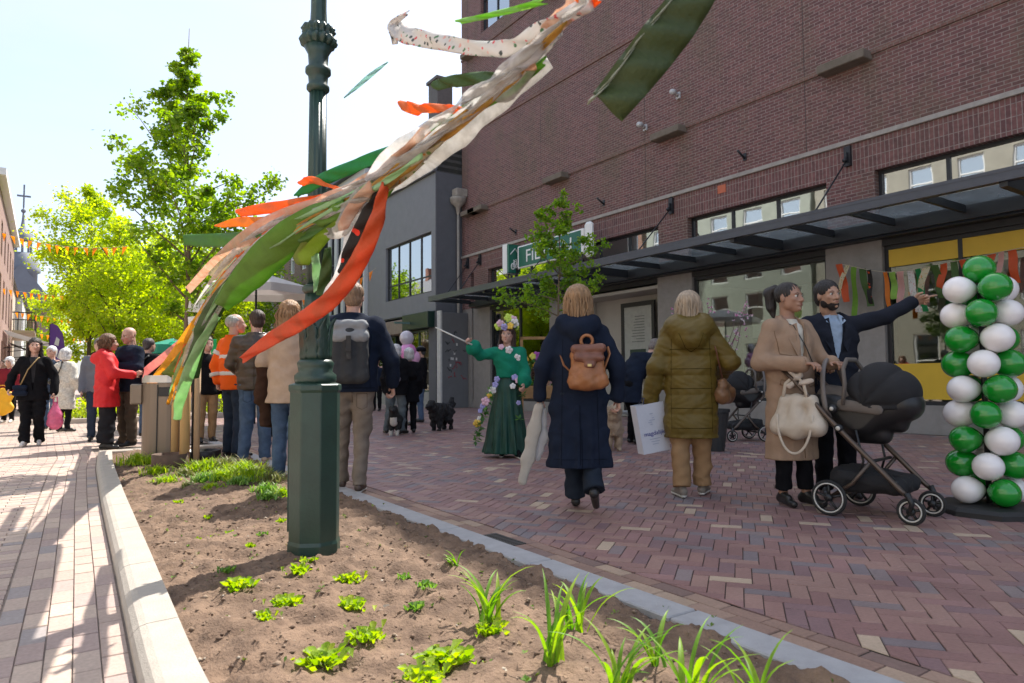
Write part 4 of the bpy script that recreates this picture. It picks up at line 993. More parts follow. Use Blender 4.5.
        def disp(g):
            d = fo(g)
            if fv is not None: d = d+fv(g)
            if qz: d = d+qz[1]*(1-np.abs(np.sin(np.pi*(g[..., 2]-.03)/qz[0]))**.45)*1.0-qz[1]*.35+.003*np.sin(60*g[..., 0]+8*np.sin(20*g[..., 2]))*np.sin(55*g[..., 1]+3)
            return d
        slope = T.get('slope', 0)
        def cut(g):
            base = np.minimum(hem, q['wai'][2]) - g[..., 2] + slope*g[..., 1]
            # only cut the skirt, not the hanging sleeves
            ins = np.full(g.shape[:-1], False)
            for s in sides:
                for a_, b_ in (('el'+s, 'wr'+s), ('sh'+s, 'el'+s)):
                    pa = g-q[a_]; ba = q[b_]-q[a_]; h = np.clip((pa@ba)/(ba@ba), 0, 1); ins |= np.linalg.norm(pa-h[..., None]*ba, axis=-1) < sl*1.5+fit
            m_ = np.where(ins & (np.abs(g[..., 0]) > .075*H), -1., base)
            top_ = np.where(np.abs(g[..., 0]-q['nek'][0]) < .10*H, g[..., 2]-(q['nek'][2]+T.get('collarh', .018)*H), -1.)
            neckin = T.get('neckhole', .036)*H - np.linalg.norm(g[..., :2]-q['nek'][:2]-np.array([0, .004]), axis=-1)
            neckin = np.where(g[..., 2] > q['nek'][2]-.03*H, neckin, -1.)
            if T.get('open'):
                zo = T['open']*H; wz = np.clip((g[..., 2]-zo)/(q['nek'][2]-zo), 0, 1)*T.get('openw', .075); m_ = np.maximum(m_, np.minimum(np.minimum(wz-np.abs(g[..., 0]), g[..., 1]-.015), g[..., 2]-zo))
            return np.maximum(np.maximum(m_, top_ if not T.get('hood') else -1.), neckin if T.get('collar', True) else -1.)
        v, f = sdf(pr, res*(1.25 if far else .9), T.get('k', .028), cut=cut, disp=disp)
        g_ = npmesh(nm, v, f, T['mat'], o)
        return g_
    gobj = garment(T, T.get('name', 'coat')) if top else None
    # trousers
    Lg = legs or {}
    if legs:
        r0, r1, r2 = [x*H for x in Lg.get('r', (.056, .042, .034))]; pr = [rc(q['hiL'], q['hiR'], .054*H*B, .054*H*B, ((0, 1, 0), .95)), rc(q['pel'], q['wai']-V3(0, 0, .02*H), .084*H*B, .078*H*B, ((0, 1, 0), .7))]
        for s in 'LR':
            a = q['an'+s]; kn = q['kn'+s]; low = a+(kn-a)*Lg.get('short', -.04)
            pr += [rc(q['hi'+s], kn, r0, r1), rc(kn, low, r1, r2)]
            if r2 > .036*H: pr[-1] = rc(kn, low, r1, r2, ((1, 0, 0), .85))
        fo2 = folds(Lg.get('folds', .006), 1.3, Lg.get('seed', 2))
        def cut2(g):
            m_ = np.full(g.shape[:-1], -1.)
            for s in 'LR':
                a = q['an'+s]; u = q['kn'+s]-a; u = u/np.linalg.norm(u); low = a+u*(np.linalg.norm(q['kn'+s]-a))*Lg.get('short', -.04)
                dd = -((g-low)@u); near = np.linalg.norm(g-low, axis=-1) < r2*3
                m_ = np.where(near, np.maximum(m_, dd), m_)
            return m_
        v, f = sdf(pr, res*(1.2 if far else .9), .02, cut=cut2, disp=fo2); npmesh(Lg.get('name', 'trousers'), v, f, Lg['mat'], o)
    if shoes:
        for s in 'LR':
            a, t = q['an'+s], q['to'+s]; d = t-a; d[2] = 0; 
            u = t-a; hd_ = d/np.linalg.norm(d) if np.linalg.norm(d) > .02 else V3(0, 1, 0); ag = math.atan2(u[2], np.linalg.norm(d)*(1 if u@hd_ > 0 else -1))+.32
            heel = a-(hd_*math.cos(ag)+V3(0, 0, math.sin(ag)))*.035+(hd_*math.sin(ag)-V3(0, 0, math.cos(ag)))*.030*H
            hz = shoes.get('h', 1.)
            pr = [rc(heel+V3(0, 0, .018), t+V3(0, 0, .012), .031*hz, .027*hz), rc(heel+V3(0, 0, .03), a+V3(0, 0, .018), .033*hz, .032*hz), rc(a, (a+t)/2+V3(0, 0, .018), .030*hz, .028*hz)]
            flat = abs(a[2]-.045*H) < .012*H
            c_ = (lambda g: .004-g[..., 2]) if flat else None
            v, f = sdf(pr, .010 if far else .007, .02, cut=c_); sh = npmesh('shoe', v, f, shoes['mat'], o)
            if shoes.get('sole') and flat:
                v, f = sdf([rc(heel+V3(0, 0, .01), t+V3(0, 0, .008), .035*hz, .030*hz)], .008, .01, cut=lambda g: np.maximum(.0025-g[..., 2], g[..., 2]-.026)); npmesh('sole', v, f, shoes['sole'], sh)
    return o, q, hp
def loc2w(o, p):
    c, s = math.cos(o.rotation_euler.z), math.sin(o.rotation_euler.z)
    return Vector((o.location.x+c*p[0]-s*p[1], o.location.y+s*p[0]+c*p[1], o.location.z+p[2]))
def frame_of(o): return o.location.copy(), o.rotation_euler.z
# ================================================================== the people of the scene
WHSH = mat('white_sneaker', (.65, .63, .60), .6, .05, 20, .1, 80); SOLE = mat('pale_sole', (.60, .58, .53), .7); BKSH = mat('black_leather', (.018, .017, .017), .38, .1, 20, .15, 80)
DENIM = cloth('denim', (.075, .115, .19), weave=300, var=.35, scale=6); DENIM2 = cloth('dark_denim', (.035, .05, .08), weave=300, var=.3); BLK = cloth('black_cloth', (.008, .008, .010), var=.2); NAVY = cloth('navy_wool', (.013, .019, .036), var=.2)
def acc(name, label, cat, per, c, group=None):
    """a carried thing; its own object, standing at local point c of its bearer"""
    e = empty(name, loc2w(per, c), per.rotation_euler.z, label, cat, group); return e
def sd(e, name, prims, m, res=.010, k=.015, cut=None, disp=None):
    v, f = sdf(prims, res, k, cut=cut, disp=disp); return npmesh(name, v, f, m, e)
fs = lambda A=.004, s=2., seed=5: folds(A, s, seed)

from mathutils.bvhtree import BVHTree
def seam(per, part, pts, m, r=.0022, side=-1, depth=.35, name='seam', off=0.):
    """a stitched line or welt laid on the cloth: pts are (x, z) on the back (side -1) or front (+1)"""
    g = [c_ for c_ in kids(per) if c_.name.split('.')[0] == part][0]; me = g.data
    bv = BVHTree.FromPolygons([v_.co.copy() for v_ in me.vertices], [tuple(p_.vertices) for p_ in me.polygons]); out = []
    for (x0, z0), (x1, z1) in zip(pts, pts[1:]):
        n_ = max(2, int(math.hypot(x1-x0, z1-z0)/.02))
        for i in range(n_+1):
            u = i/n_; h = bv.ray_cast(Vector((x0+(x1-x0)*u, side*1.5, z0+(z1-z0)*u)), Vector((0, -side, 0)))
            if h[0] is not None: out.append(h[0]+Vector((0, side*off, 0)))
    if len(out) > 2: mb = MB(); mb.tube(out, r, 5); mb.build(name, m, g)
STN = cloth('seam_navy', (.004, .006, .012)); STO = cloth('seam_olive', (.05, .034, .006)); STC = cloth('seam_camel', (.20, .12, .07)); STB = cloth('seam_brown', (.02, .014, .01))
# --- woman in the navy coat, walking away
p, q, hp = make_person(GP(579, 5.2), 1.70, 4, 'woman walking away in a long navy hooded coat and flared black trousers, blond bob', 'light', True,
    J=dict(elR=(.165, -.03, .645), wrR=(.172, .0, .50), elL=(-.165, -.025, .64), wrL=(-.178, .03, .505), nek=(0, -.01, .84),
           hiR=(.045, 0, .515), knR=(.045, .05, .285), anR=(.060, -.07, .095), toR=(.068, -.012, .022), knL=(-.035, .06, .285), anL=(-.020, .10, .045), toL=(-.022, .19, .012)),
    hands={'R': dict(t=(-.2, 1, 0), curl=.75), 'L': dict(t=(.2, 1, 0), curl=1.2)}, hair='bob', hairc=(.20, .12, .06), res=.013,
    top=dict(mat=NAVY, hem=.195, hemw=.132, waistw=.110, chestw=.104, hemdepth=.55, fit=.016, sleeve=.038, cuff=.030, hood=1.05, folds=.007, vfold=.006, seed=4),
    legs=dict(mat=cloth('black_flares', (.022, .03, .045)), r=(.056, .045, .055), short=.03, folds=.007), shoes=dict(mat=BKSH))
seam(p, 'coat', [(0, .80), (0, .36)], STN, .003); seam(p, 'coat', [(.012, .62), (.014, .34)], STN, .003); seam(p, 'coat', [(-.12, 1.30), (-.13, .9), (-.14, .36)], STN); seam(p, 'coat', [(.12, 1.30), (.13, .9), (.14, .36)], STN); seam(p, 'coat', [(-.20, .40), (.20, .40)], STN, .002)
a = acc('backpack', 'small tan leather backpack worn on the navy coat', 'backpack', p, (.055, -.17, .93))
MTAN = mat('tan_leather', (.27, .10, .035), .42, .25, 12, .25, 90, c2=(.38, .16, .06)); MTAN2 = mat('dark_tan_leather', (.19, .075, .045), .4, .2, 12, .2, 90)
Mr = rotm(0, 0, R(-6))
sd(a, 'bag_body', [rc((-.085, -.02, .04), (.095, -.02, .05), .055, .055), rc((-.08, -.01, .24), (.07, -.01, .26), .04, .04), rc((-.09, -.02, .04), (-.075, -.01, .24), .05, .04), rc((.10, -.02, .05), (.075, -.01, .25), .05, .04), rc((0, -.03, .06), (0, -.015, .24), .075, .055)], MTAN, .009, .03, disp=fs(.005, 2.2))
sd(a, 'flap', [rc((-.085, -.045, .285), (.105, -.045, .290), .035, .035), rc((-.075, -.062, .22), (.100, -.066, .22), .028, .028), rc((0, -.068, .17), (.03, -.068, .17), .03, .03)], MTAN2, .008, .03, disp=fs(.002, 2))
mb = MB(); mb.torus((0, -.03, .345), .042, .012, 'y', 20, 6); mb.build('handle', MTAN, a)
mb = MB(); mb.tube([(-.10, 0, .10), (-.17, .04, .17), (-.21, .09, .30), (-.15, .12, .42)], .013, 6, flat=.5); mb.tube([(.11, 0, .10), (.17, .05, .25), (.13, .12, .42)], .013, 6, flat=.5); mb.build('strap', MTAN, a)
mb = MB(); mb.box(.0, .03, -.105, -.095, .155, .175, bev=.002); mb.build('clasp', mat('brass', (.6, .45, .2), .3, metal=1.), a)
a = acc('carrier_bag', 'folded cream cloth carrier bag held low in the left hand of the woman in navy', 'bag', p, (-.325, .04, .20))
M_ = mat('cream_bag', (.50, .46, .40), .8, .1, 6, .3, 60, trans=.15)
sd(a, 'bag_body', [rc((.015, 0, .58), (-.02, 0, .42), .035, .045, ((0, 1, 0), .5)), rc((-.02, 0, .42), (-.07, 0, .20), .045, .045, ((0, 1, 0), .4)), rc((-.07, 0, .2), (-.115, 0, .02), .045, .035, ((0, 1, 0), .4))], M_, .008, .02, disp=fs(.002, 1.2))
sd(a, 'loose_flap', [rc((.04, .03, .55), (.045, .04, .35), .03, .036, ((0, 1, 0), .35)), rc((.045, .04, .35), (.0, .05, .18), .036, .02, ((0, 1, 0), .35))], mat('white_plastic', (.65, .64, .64), .5, .05, 8, trans=.25), .008, .02, disp=fs(.002, 1.3))

# --- woman in the olive puffer
OLV = cloth('olive_nylon', (.13, .088, .014), .5, 120, var=.2, bump=.2); KH = cloth('camel_trousers', (.32, .195, .10), var=.15)
p, q, hp = make_person(GP(690, 5.85), 1.73, 10, 'woman walking away in a quilted olive puffer coat and camel trousers, ash blond hair', 'light', True,
    J=dict(elR=(.195, -.01, .655), wrR=(.165, .12, .60), elL=(-.160, -.015, .63), wrL=(-.195, .035, .465), nek=(0, -.01, .84), hiR=(.05, 0, .5), anR=(.052, .03, .045), toR=(.085, .12, .012), anL=(-.055, -.06, .045), toL=(-.085, .03, .012), knR=(.055, .03, .28), knL=(-.055, .0, .28)),
    hands={'R': dict(t=(-.2, 0, 1), curl=1.0), 'L': dict(t=(.2, 1, 0), curl=1.3)}, hair='bob', hairc=(.26, .20, .14), res=.013,
    top=dict(mat=OLV, hem=.285, hemw=.112, waistw=.104, chestw=.104, hemdepth=.72, fit=.028, sleeve=.040, cuff=.034, hood=1.5, folds=.004, quilt=(.165, .013), seed=8, k=.035),
    legs=dict(mat=KH, r=(.058, .052, .050), short=.02, folds=.009), shoes=dict(mat=mat('taupe_shoe', (.2, .17, .14), .6), sole=SOLE))
for z_ in (1.24, 1.075, .91, .745, .58): seam(p, 'coat', [(-.17, z_), (.17, z_)], STO, .003)
seam(p, 'coat', [(-.155, 1.33), (-.165, .9), (-.165, .55)], STO); seam(p, 'coat', [(.155, 1.33), (.165, .9), (.165, .55)], STO); seam(p, 'coat', [(-.10, 1.37), (-.05, 1.25), (.0, 1.215), (.06, 1.26), (.10, 1.37)], STO, .003)
a = acc('handbag', 'soft tan leather handbag hanging from the shoulder of the woman in olive', 'bag', p, (.285, .02, .78))
sd(a, 'bag_body', [rc((-.03, -.06, .07), (.0, .08, .06), .07, .07), rc((-.02, -.05, .16), (.0, .06, .15), .045, .045), rc((.04, .02, .10), (.05, .06, .03), .05, .035)], mat('tan_bag', (.22, .115, .055), .45, .3, 10, .2, 80), .009, .03, disp=fs(.006))
mb = MB(); mb.tube([(-.02, -.05, .2), (-.075, -.11, .45), (-.13, -.075, .655), (-.14, .03, .67), (-.06, .10, .45), (.0, .06, .2)], .012, 6, flat=.5); mb.build('strap', MTAN2, a)
a = acc('paper_carrier_bag', 'white gusseted paper carrier bag with blue lettering held by the woman in olive', 'bag', p, (-.31, .05, .365))
a.rotation_euler = (0, R(-9), a.rotation_euler.z+R(24))
MPB = mat('white_paper', (.62, .63, .68), .6, .04, 5, .15, 30); MBL = mat('blue_ink', (.05, .06, .28), .6); MPG = mat('pale_print', (.42, .45, .55), .6)
mb = MB(); vs = [(-.125, -.06, 0), (.125, -.06, 0), (.125, .06, 0), (-.125, .06, 0), (-.13, -.055, .42), (.13, -.055, .42), (.13, .055, .42), (-.13, .055, .42), (.117, 0, 0), (.112, 0, .42)]
mb.add(vs, [(0, 1, 5, 4), (1, 8, 9, 5), (8, 2, 6, 9), (2, 3, 7, 6), (3, 0, 4, 7), (0, 3, 2, 8, 1)]); bb = mb.build('bag_body', MPB, a); md = bb.modifiers.new('s', 'SOLIDIFY'); md.thickness = .003
cu_ = bpy.data.curves.new('lettering', 'FONT'); cu_.body = 'magdalijk'; cu_.size = .052; cu_.extrude = .0006; cu_.align_x = 'CENTER'; cu_.materials.append(MBL)
to = text_mesh(cu_); to.parent = a; to.rotation_euler = (R(90), 0, 0); to.location = (0, -.0645, .15)
mb = MB()
for i in range(3): mb.box(-.05+i*.01, .05-i*.012, -.064, -.0625, .115-i*.022, .121-i*.022)
for i in range(6): mb.box(-.012+random.uniform(-.03, .02), .012+random.uniform(-.02, .03), -.0625, -.061, .24+i*.018, .247+i*.018)
mb.build('print', MPG, a)
mb = MB(); mb.tube([(-.05, -.05, .42), (-.03, -.02, .47), (.03, -.02, .47), (.05, -.05, .42)], .004, 5); mb.tube([(-.05, .05, .42), (-.03, .0, .475), (.03, .0, .475), (.05, .05, .42)], .004, 5); mb.build('handle', mat('navy_cord', (.03, .04, .09), .8), a)

# --- couple with the pram
CAM_C = cloth('camel_wool', (.33, .225, .155), var=.1, scale=9, weave=180)
p, q, hp = make_person(GP(790, 5.42), 1.75, 158, 'young woman in a long camel coat and cream top holding the pram handle, dark ponytail', 'brown', True, head=(10, 2, 0),
    J=dict(elR=(.155, -.02, .64), wrR=(.075, .165, .628), elL=(-.145, .05, .64), wrL=(-.075, .17, .632), anR=(.05, -.01, .045), toR=(.075, .08, .012), anL=(-.045, .03, .045), toL=(-.055, .12, .012)),
    hands={'R': dict(d=(-.15, 1, -.05), n=(0, -.1, -1), curl=.55), 'L': dict(d=(.1, 1, -.05), n=(0, -.1, -1), curl=.6)}, hair='ponytail', hairc=(.012, .009, .008), res=.012,
    top=dict(mat=CAM_C, hem=.205, hemw=.125, waistw=.108, chestw=.102, hemdepth=.66, fit=.014, sleeve=.040, cuff=.036, folds=.005, vfold=.003, seed=12, open=.58, openw=.075, neckhole=.04),
    legs=dict(mat=BLK, r=(.05, .038, .034), folds=.005, short=.10), shoes=dict(mat=BKSH))
cwoman = p
sd(p, 'sweater', [rc((0, .03, 1.05), (0, .045, 1.33), .115, .10, ((0, 1, 0), .78)), rc((0, .03, 1.33), (0, .01, 1.40), .09, .06, ((0, 1, 0), .8)), rc((0, .0, 1.38), (0, .008, 1.455), .056, .052)], cloth('cream_knit', (.60, .56, .48), weave=120), .009, .02, cut=lambda g: g[..., 2]-1.458, disp=fs(.003, 3))
# lapels
for s in (1, -1):
    mb = MB(); mb.add([(s*.035, .118, 1.42), (s*.085, .095, 1.40), (s*.115, .112, 1.30), (s*.06, .150, 1.16), (s*.03, .155, 1.10), (s*.028, .145, 1.25)], [(0, 1, 2, 3, 4, 5)]); l_ = mb.build('lapel', CAM_C, p); md = l_.modifiers.new('s', 'SOLIDIFY'); md.thickness = .010; md.offset = 0
seam(p, 'coat', [(.02, 1.10), (.015, .75), (.02, .38)], STC, .004, 1); seam(p, 'coat', [(.07, .96), (.17, .98), (.17, .94), (.07, .92), (.07, .96)], STC, .003, 1, name='pocket_flap'); seam(p, 'coat', [(-.07, .96), (-.17, .98), (-.17, .94), (-.07, .92), (-.07, .96)], STC, .003, 1, name='pocket_flap'); seam(p, 'coat', [(.20, 1.36), (.17, 1.22), (.155, 1.10)], STC, .0025, 1)
mb = MB(); mb.ell((.055, .168, .985), (.013, .006, .013), 10, 6); mb.ell((.055, .172, .80), (.013, .006, .013), 10, 6); mb.build('button', BLK, p)
a = acc('crossbody_strap', 'thin black bag strap running diagonally over the cream top of the woman in camel', 'bag strap', p, (0, 0, 1.0)); mb = MB(); mb.tube([(.09, -.0, .445), (.06, .115, .40), (-.02, .150, .24), (-.10, .165, .06), (-.16, .12, -.06), (-.17, .02, -.1)], .007, 6, flat=.5); mb.build('strap', BKSH, a)

p, q, hp = make_person(GP(832, 5.75), 1.82, 182, 'bearded man in dark navy coat and pale blue shirt pointing to the right', 'tan', False, head=(14, 0, 3),
    J=dict(hed=(.015, .02, .925), elL=(-.235, .035, .822), wrL=(-.350, .05, .888), elR=(.15, .02, .64), wrR=(.10, .15, .60), anR=(.05, .0, .045), toR=(.07, .09, .012)),
    hands={'L': dict(d=(-1, .1, .22), t=(0, .35, 1), curl=.95), 'R': dict(d=(0, 1, 0), n=(0, 0, -1), curl=.8)}, hair='short', hairc=(.012, .010, .009), beard=(.020, .014, .012), res=.012,
    top=dict(mat=cloth('midnight_wool', (.020, .023, .034)), hem=.42, hemw=.108, waistw=.098, chestw=.108, fit=.016, sleeve=.038, cuff=.031, folds=.006, seed=21, open=.62, openw=.09, neckhole=.045),
    legs=dict(mat=BLK, r=(.055, .043, .036)), shoes=dict(mat=BKSH))
SHB = cloth('blue_shirt', (.33, .42, .55), weave=200)
sd(p, 'shirt', [rc((0, .035, 1.05), (0, .045, 1.40), .125, .105, ((0, 1, 0), .78)), rc((0, .03, 1.40), (0, .02, 1.46), .10, .07, ((0, 1, 0), .8)), rc((0, .0, 1.46), (0, .005, 1.515), .066, .062)], SHB, .009, .02, cut=lambda g: np.maximum(g[..., 2]-1.522-.12*g[..., 1]*-1, .045-np.linalg.norm(g-np.array([0, .11, 1.51]), axis=-1)), disp=fs(.003, 3))
for s in (1, -1):
    mb = MB(); mb.add([(s*.03, .075, 1.52), (s*.075, .05, 1.505), (s*.08, .11, 1.46), (s*.03, .125, 1.42)], [(0, 1, 2, 3)]); l_ = mb.build('shirt_collar', SHB, p); md = l_.modifiers.new('s', 'SOLIDIFY'); md.thickness = .006
    mb = MB(); mb.add([(s*.055, .105, 1.49), (s*.11, .08, 1.47), (s*.135, .12, 1.37), (s*.06, .165, 1.20), (s*.04, .16, 1.25)], [(0, 1, 2, 3, 4)]); l_ = mb.build('lapel', cloth('midnight_wool', (.02, .023, .034)), p); md = l_.modifiers.new('s', 'SOLIDIFY'); md.thickness = .010; md.offset = 0
# straighten the pointing index finger
v, f = sdf([rc(np.array(q['wrL'])+V3(-.080, .035, .030), np.array(q['wrL'])+V3(-.155, .040, .045), .0095, .0082), rc(np.array(q['wrL'])+V3(-.155, .040, .045), np.array(q['wrL'])+V3(-.178, .040, .048), .0082, .0070)], .005, .006)
vo = np.array([x.co[:] for x in p.data.vertices]); fo_ = np.array([list(x.vertices) for x in p.data.polygons]); v2, f2 = join([(vo, fo_), (v, f)])
tmp = npmesh('tmp', v2, f2, SKIN['tan']); old = p.data; p.data = tmp.data; bpy.data.objects.remove(tmp)

# --- costumed woman in green
GRN = cloth('emerald_blouse', (.012, .20, .12), .8, 150, var=.2); SKG = cloth('forest_satin', (.010, .055, .038), .45, 60, var=.3, bump=.2); LIM = cloth('lime_sash', (.35, .55, .10), .7)
p, q, hp = make_person(GP(508, 8.8), 1.69, 186, 'smiling woman in a green blouse and long dark green skirt with flowers, raising a baton', 'light', True, head=(-6, 0, -6),
    J=dict(elR=(.205, .04, .775), wrR=(.27, .11, .855), elL=(-.135, .02, .64), wrL=(-.13, .10, .55), anR=(.05, -.05, .045), toR=(.05, .05, .012), anL=(-.075, .06, .045), toL=(-.11, .15, .012)),
    hands={'R': dict(t=(0, .4, 1), curl=1.0), 'L': dict(t=(0, 1, 1), curl=.8)}, hair='long', hairc=(.03, .014, .010), res=.014,
    top=dict(mat=GRN, name='blouse', hem=.60, hemw=.09, waistw=.078, chestw=.10, fit=.012, sleeve=.046, cuff=.034, puffcuff=True, short=.12, folds=.007, seed=31, collar=True, neckhole=.05),
    shoes=dict(mat=BLK, sole=WHSH))
def skirt_disp(g):
    t = np.arctan2(g[..., 1], g[..., 0]); return .022*np.sin(11*t+4*g[..., 2])*np.clip((1.05-g[..., 2]), 0, 1)+.010*np.sin(23*t)*np.clip((1.05-g[..., 2]), 0, 1)
sd(p, 'skirt', [rc((0, 0, 1.04), (0, 0, .85), .118, .165, ((0, 1, 0), .75)), rc((0, 0, .85), (.05, -.01, .02), .165, .285, ((0, 1, 0), .8))], SKG, .014, .03, cut=lambda g: np.maximum(.055-g[..., 2]-.22*(-g[..., 0]-.05).clip(0), g[..., 2]-1.06), disp=skirt_disp)
sd(p, 'sash', [rc((0, 0, 1.03), (0, 0, 1.09), .120, .118, ((0, 1, 0), .75))], LIM, .010, .01, cut=lambda g: np.abs(g[..., 2]-1.06)-.045, disp=fs(.004, 2))
def flowers(e, pts, cols, r=.035, nm='flower'):
    for i, pt in enumerate(pts):
        mb = MB(); c = cols[i % len(cols)]; rr = r*random.uniform(.7, 1.25); M = Matrix.Rotation(random.uniform(-.5, .5), 4, 'X') @ Matrix.Rotation(random.uniform(0, 6), 4, 'Y')
        for kx_ in range(5):
            t = kx_*2*math.pi/5; mb.ell(Vector(pt)+(M @ Vector((math.cos(t)*rr*.6, 0, math.sin(t)*rr*.6))), (rr*.5, rr*.22, rr*.5), 7, 5)
        mb.ell(Vector(pt)+Vector((0, rr*.15, 0)), (rr*.28,)*3, 6, 4)
        mb.build(nm, mat('petal_%d_%d_%d' % tuple(int(x*99) for x in c), c, .7, .15, 20), e)
    return
def leaves(e, pts, r=.03, nm='foliage', col=((.05, .16, .03), (.12, .28, .04))):
    V, Fc = [], []
    for pt in pts:
        for k in range(7):
            d = Vector((random.gauss(0, 1), random.gauss(0, 1), random.gauss(0, 1))).normalized(); c = Vector(pt)+d*r*.8; u = d.cross(Vector((0, .3, 1))).normalized()*r*.45; o_ = len(V)
            V += [c-d*r*.8, c+u, c+d*r, c-u]; Fc.append((o_, o_+1, o_+2, o_+3))
    return npmesh(nm, [tuple(v) for v in V], Fc, island_mat('leafy', [(0, col[0]), (.5, col[1]), (.8, (.09, .2, .03))], .6, 0, trans=.3), e, smooth=False)
PW, PP, PV, PY_ = (.75, .73, .72), (.70, .45, .55), (.35, .33, .62), (.75, .5, .08)
flowers(p, [(-.03, .13, 1.37), (.07, .12, 1.41), (-.13, .10, 1.27), (-.10, .12, 1.02), (-.08, .17, .91), (-.14, .15, .98), (-.17, .05, 1.17), (-.15, .17, .70)], [PW, PP, PW, PV], .042)
flowers(p, [(.13, .10, 1.00), (.15, .13, .93), (.18, .15, .86), (.22, .16, .79), (.27, .16, .72), (.31, .15, .66), (.34, .14, .60), (.35, .15, .50), (.38, .15, .44)], [PV, PV, PW, PY_, PP], .045)
leaves(p, [(.2+.02*i, .15, .85-.065*i) for i in range(10)]+[(.36, .15, .3), (.40, .14, .22), (-.19, .12, .95), (-.2, .1, .8), (-.16, .18, .5)], .045)
fc = bpy.data.objects.new('flower_crown', None); COL.objects.link(fc); fc.parent = p; fc.location = (0, 0, 1.665)
flowers(fc, [(.11*math.cos(t), .02+.12*math.sin(t), .02+.03*math.sin(3*t)) for t in np.linspace(0, 6, 10)]+[(-.02, .06, .12), (-.08, .05, .1)], [(.5, .65, .1), PP, PV, PY_, PW], .05); leaves(fc, [(.1*math.cos(t), .1*math.sin(t), .03) for t in np.linspace(0, 6, 9)], .04)
a = acc('baton', 'slim white baton in the raised hand of the woman in green', 'baton', p, q['wrR']+V3(.02, .05, .02)); mb = MB(); mb.tube([(-.05, 0, -.03), (.40, .10, .19)], [.012, .009], 6); mb.build('stick', mat('white_stick', (.6, .6, .55), .5), a)

# --- man with the grey backpack
GRJ = cloth('greige_jeans', (.20, .165, .135), weave=300, var=.2, scale=7)
p, q, hp = make_person(GP(353, 6.15), 1.88, -8, 'man walking away in a dark navy jacket and greige jeans behind the lamp post', 'light', False,
    J=dict(elR=(.175, .0, .635), wrR=(.185, .045, .51), elL=(-.15, .0, .64), wrL=(-.16, .06, .5), knR=(.045, .02, .285), anR=(.035, -.03, .045), toR=(.05, .06, .012), anL=(-.06, .12, .045), toL=(-.075, .21, .012), knL=(-.06, .08, .285), hiR=(.048, 0, .515)),
    hands={'R': dict(t=(-.2, 1, 0), curl=.8), 'L': dict(t=(0, 1, 0), curl=.8)}, hair='short', hairc=(.16, .10, .06), res=.014,
    top=dict(mat=NAVY, hem=.475, hemw=.108, waistw=.106, chestw=.112, fit=.022, sleeve=.042, cuff=.032, folds=.007, seed=41), legs=dict(mat=GRJ, r=(.056, .044, .037), folds=.008), shoes=dict(mat=mat('brown_shoe', (.07, .045, .035), .5), sole=SOLE))
seam(p, 'coat', [(-.17, 1.40), (-.15, 1.2), (-.16, .92)], STN); seam(p, 'coat', [(.17, 1.40), (.15, 1.2), (.16, .92)], STN); seam(p, 'coat', [(-.2, .93), (.2, .93)], STN, .003); seam(p, 'trousers', [(0, .95), (0, .80)], cloth('seam_greige', (.10, .08, .065)), .003); seam(p, 'trousers', [(.04, .88), (.13, .88), (.13, .76), (.085, .74), (.04, .76), (.04, .88)], cloth('seam_greige', (.10, .08, .065)), .0025, name='back_pocket')
a = acc('backpack', 'large grey and black roll-top backpack on the man behind the lamp post', 'backpack', p, (-.01, -.23, .98))
sd(a, 'bag_body', [rc((-.10, 0, .06), (.10, 0, .06), .07, .07), rc((-.10, .01, .42), (.10, .01, .42), .06, .06), rc((-.10, 0, .06), (-.10, .01, .42), .068, .06), rc((.10, 0, .06), (.10, .01, .42), .068, .06), rc((0, -.01, .08), (0, 0, .42), .085, .07)], cloth('charcoal_canvas', (.05, .052, .055), weave=150), .011, .02, disp=fs(.003, 2))
sd(a, 'lid', [rc((-.11, -.02, .40), (.11, -.02, .40), .058, .058), rc((-.11, -.01, .50), (.11, -.01, .50), .046, .046)], cloth('pale_grey_canvas', (.27, .28, .29), weave=150), .010, .03, disp=fs(.004, 2))
mb = MB(); mb.box(-.02, .02, -.105, -.095, .20, .40); mb.box(-.025, .025, -.112, -.1, .26, .30, bev=.003); mb.build('buckle_strap', BKSH, a)
mb = MB(); mb.tube([(-.11, .05, .48), (-.12, .16, .56), (-.13, .25, .46)], .022, 6, flat=.4); mb.tube([(.11, .05, .48), (.12, .16, .56), (.13, .25, .46)], .022, 6, flat=.4); mb.build('strap', BKSH, a)

# --- trio beside the bed
BEI = cloth('pale_beige_coat', (.48, .36, .27), weave=180); CHO = cloth('chocolate_wool', (.055, .028, .018))
p, q, hp = make_person(GP(289, 6.9), 1.80, 8, 'woman in a pale beige jacket with a brown coat over her arm, long curly hair', 'light', True,
    J=dict(elL=(-.155, -.01, .66), wrL=(-.12, .11, .64)), hair='curly_long', hairc=(.22, .12, .055), hands={'R': dict(), 'L': dict(d=(.6, 1, 0), n=(0, 0, -1), curl=.4)}, res=.016,
    top=dict(mat=BEI, hem=.43, hemw=.115, waistw=.10, chestw=.10, fit=.018, sleeve=.038, cuff=.032, folds=.007, vfold=.004, seed=51), legs=dict(mat=DENIM, r=(.055, .042, .036)), shoes=dict(mat=WHSH, sole=SOLE))
a = acc('brown_coat', 'dark brown coat draped over the arm of the curly haired woman', 'coat', p, (-.27, .03, .50))
sd(a, 'cloth', [rc((.03, .1, .68), (-.02, -.04, .66), .05, .06), rc((.0, .05, .66), (-.01, .04, .42), .085, .10, ((1, 0, 0), .6)), rc((-.01, .04, .42), (.04, .0, .02), .10, .11, ((1, 0, 0), .6)), rc((.0, -.03, .62), (-.02, -.05, .3), .06, .06)], CHO, .014, .03, cut=lambda g: .03-g[..., 2]-.15*g[..., 1], disp=fs(.010, 1.3))
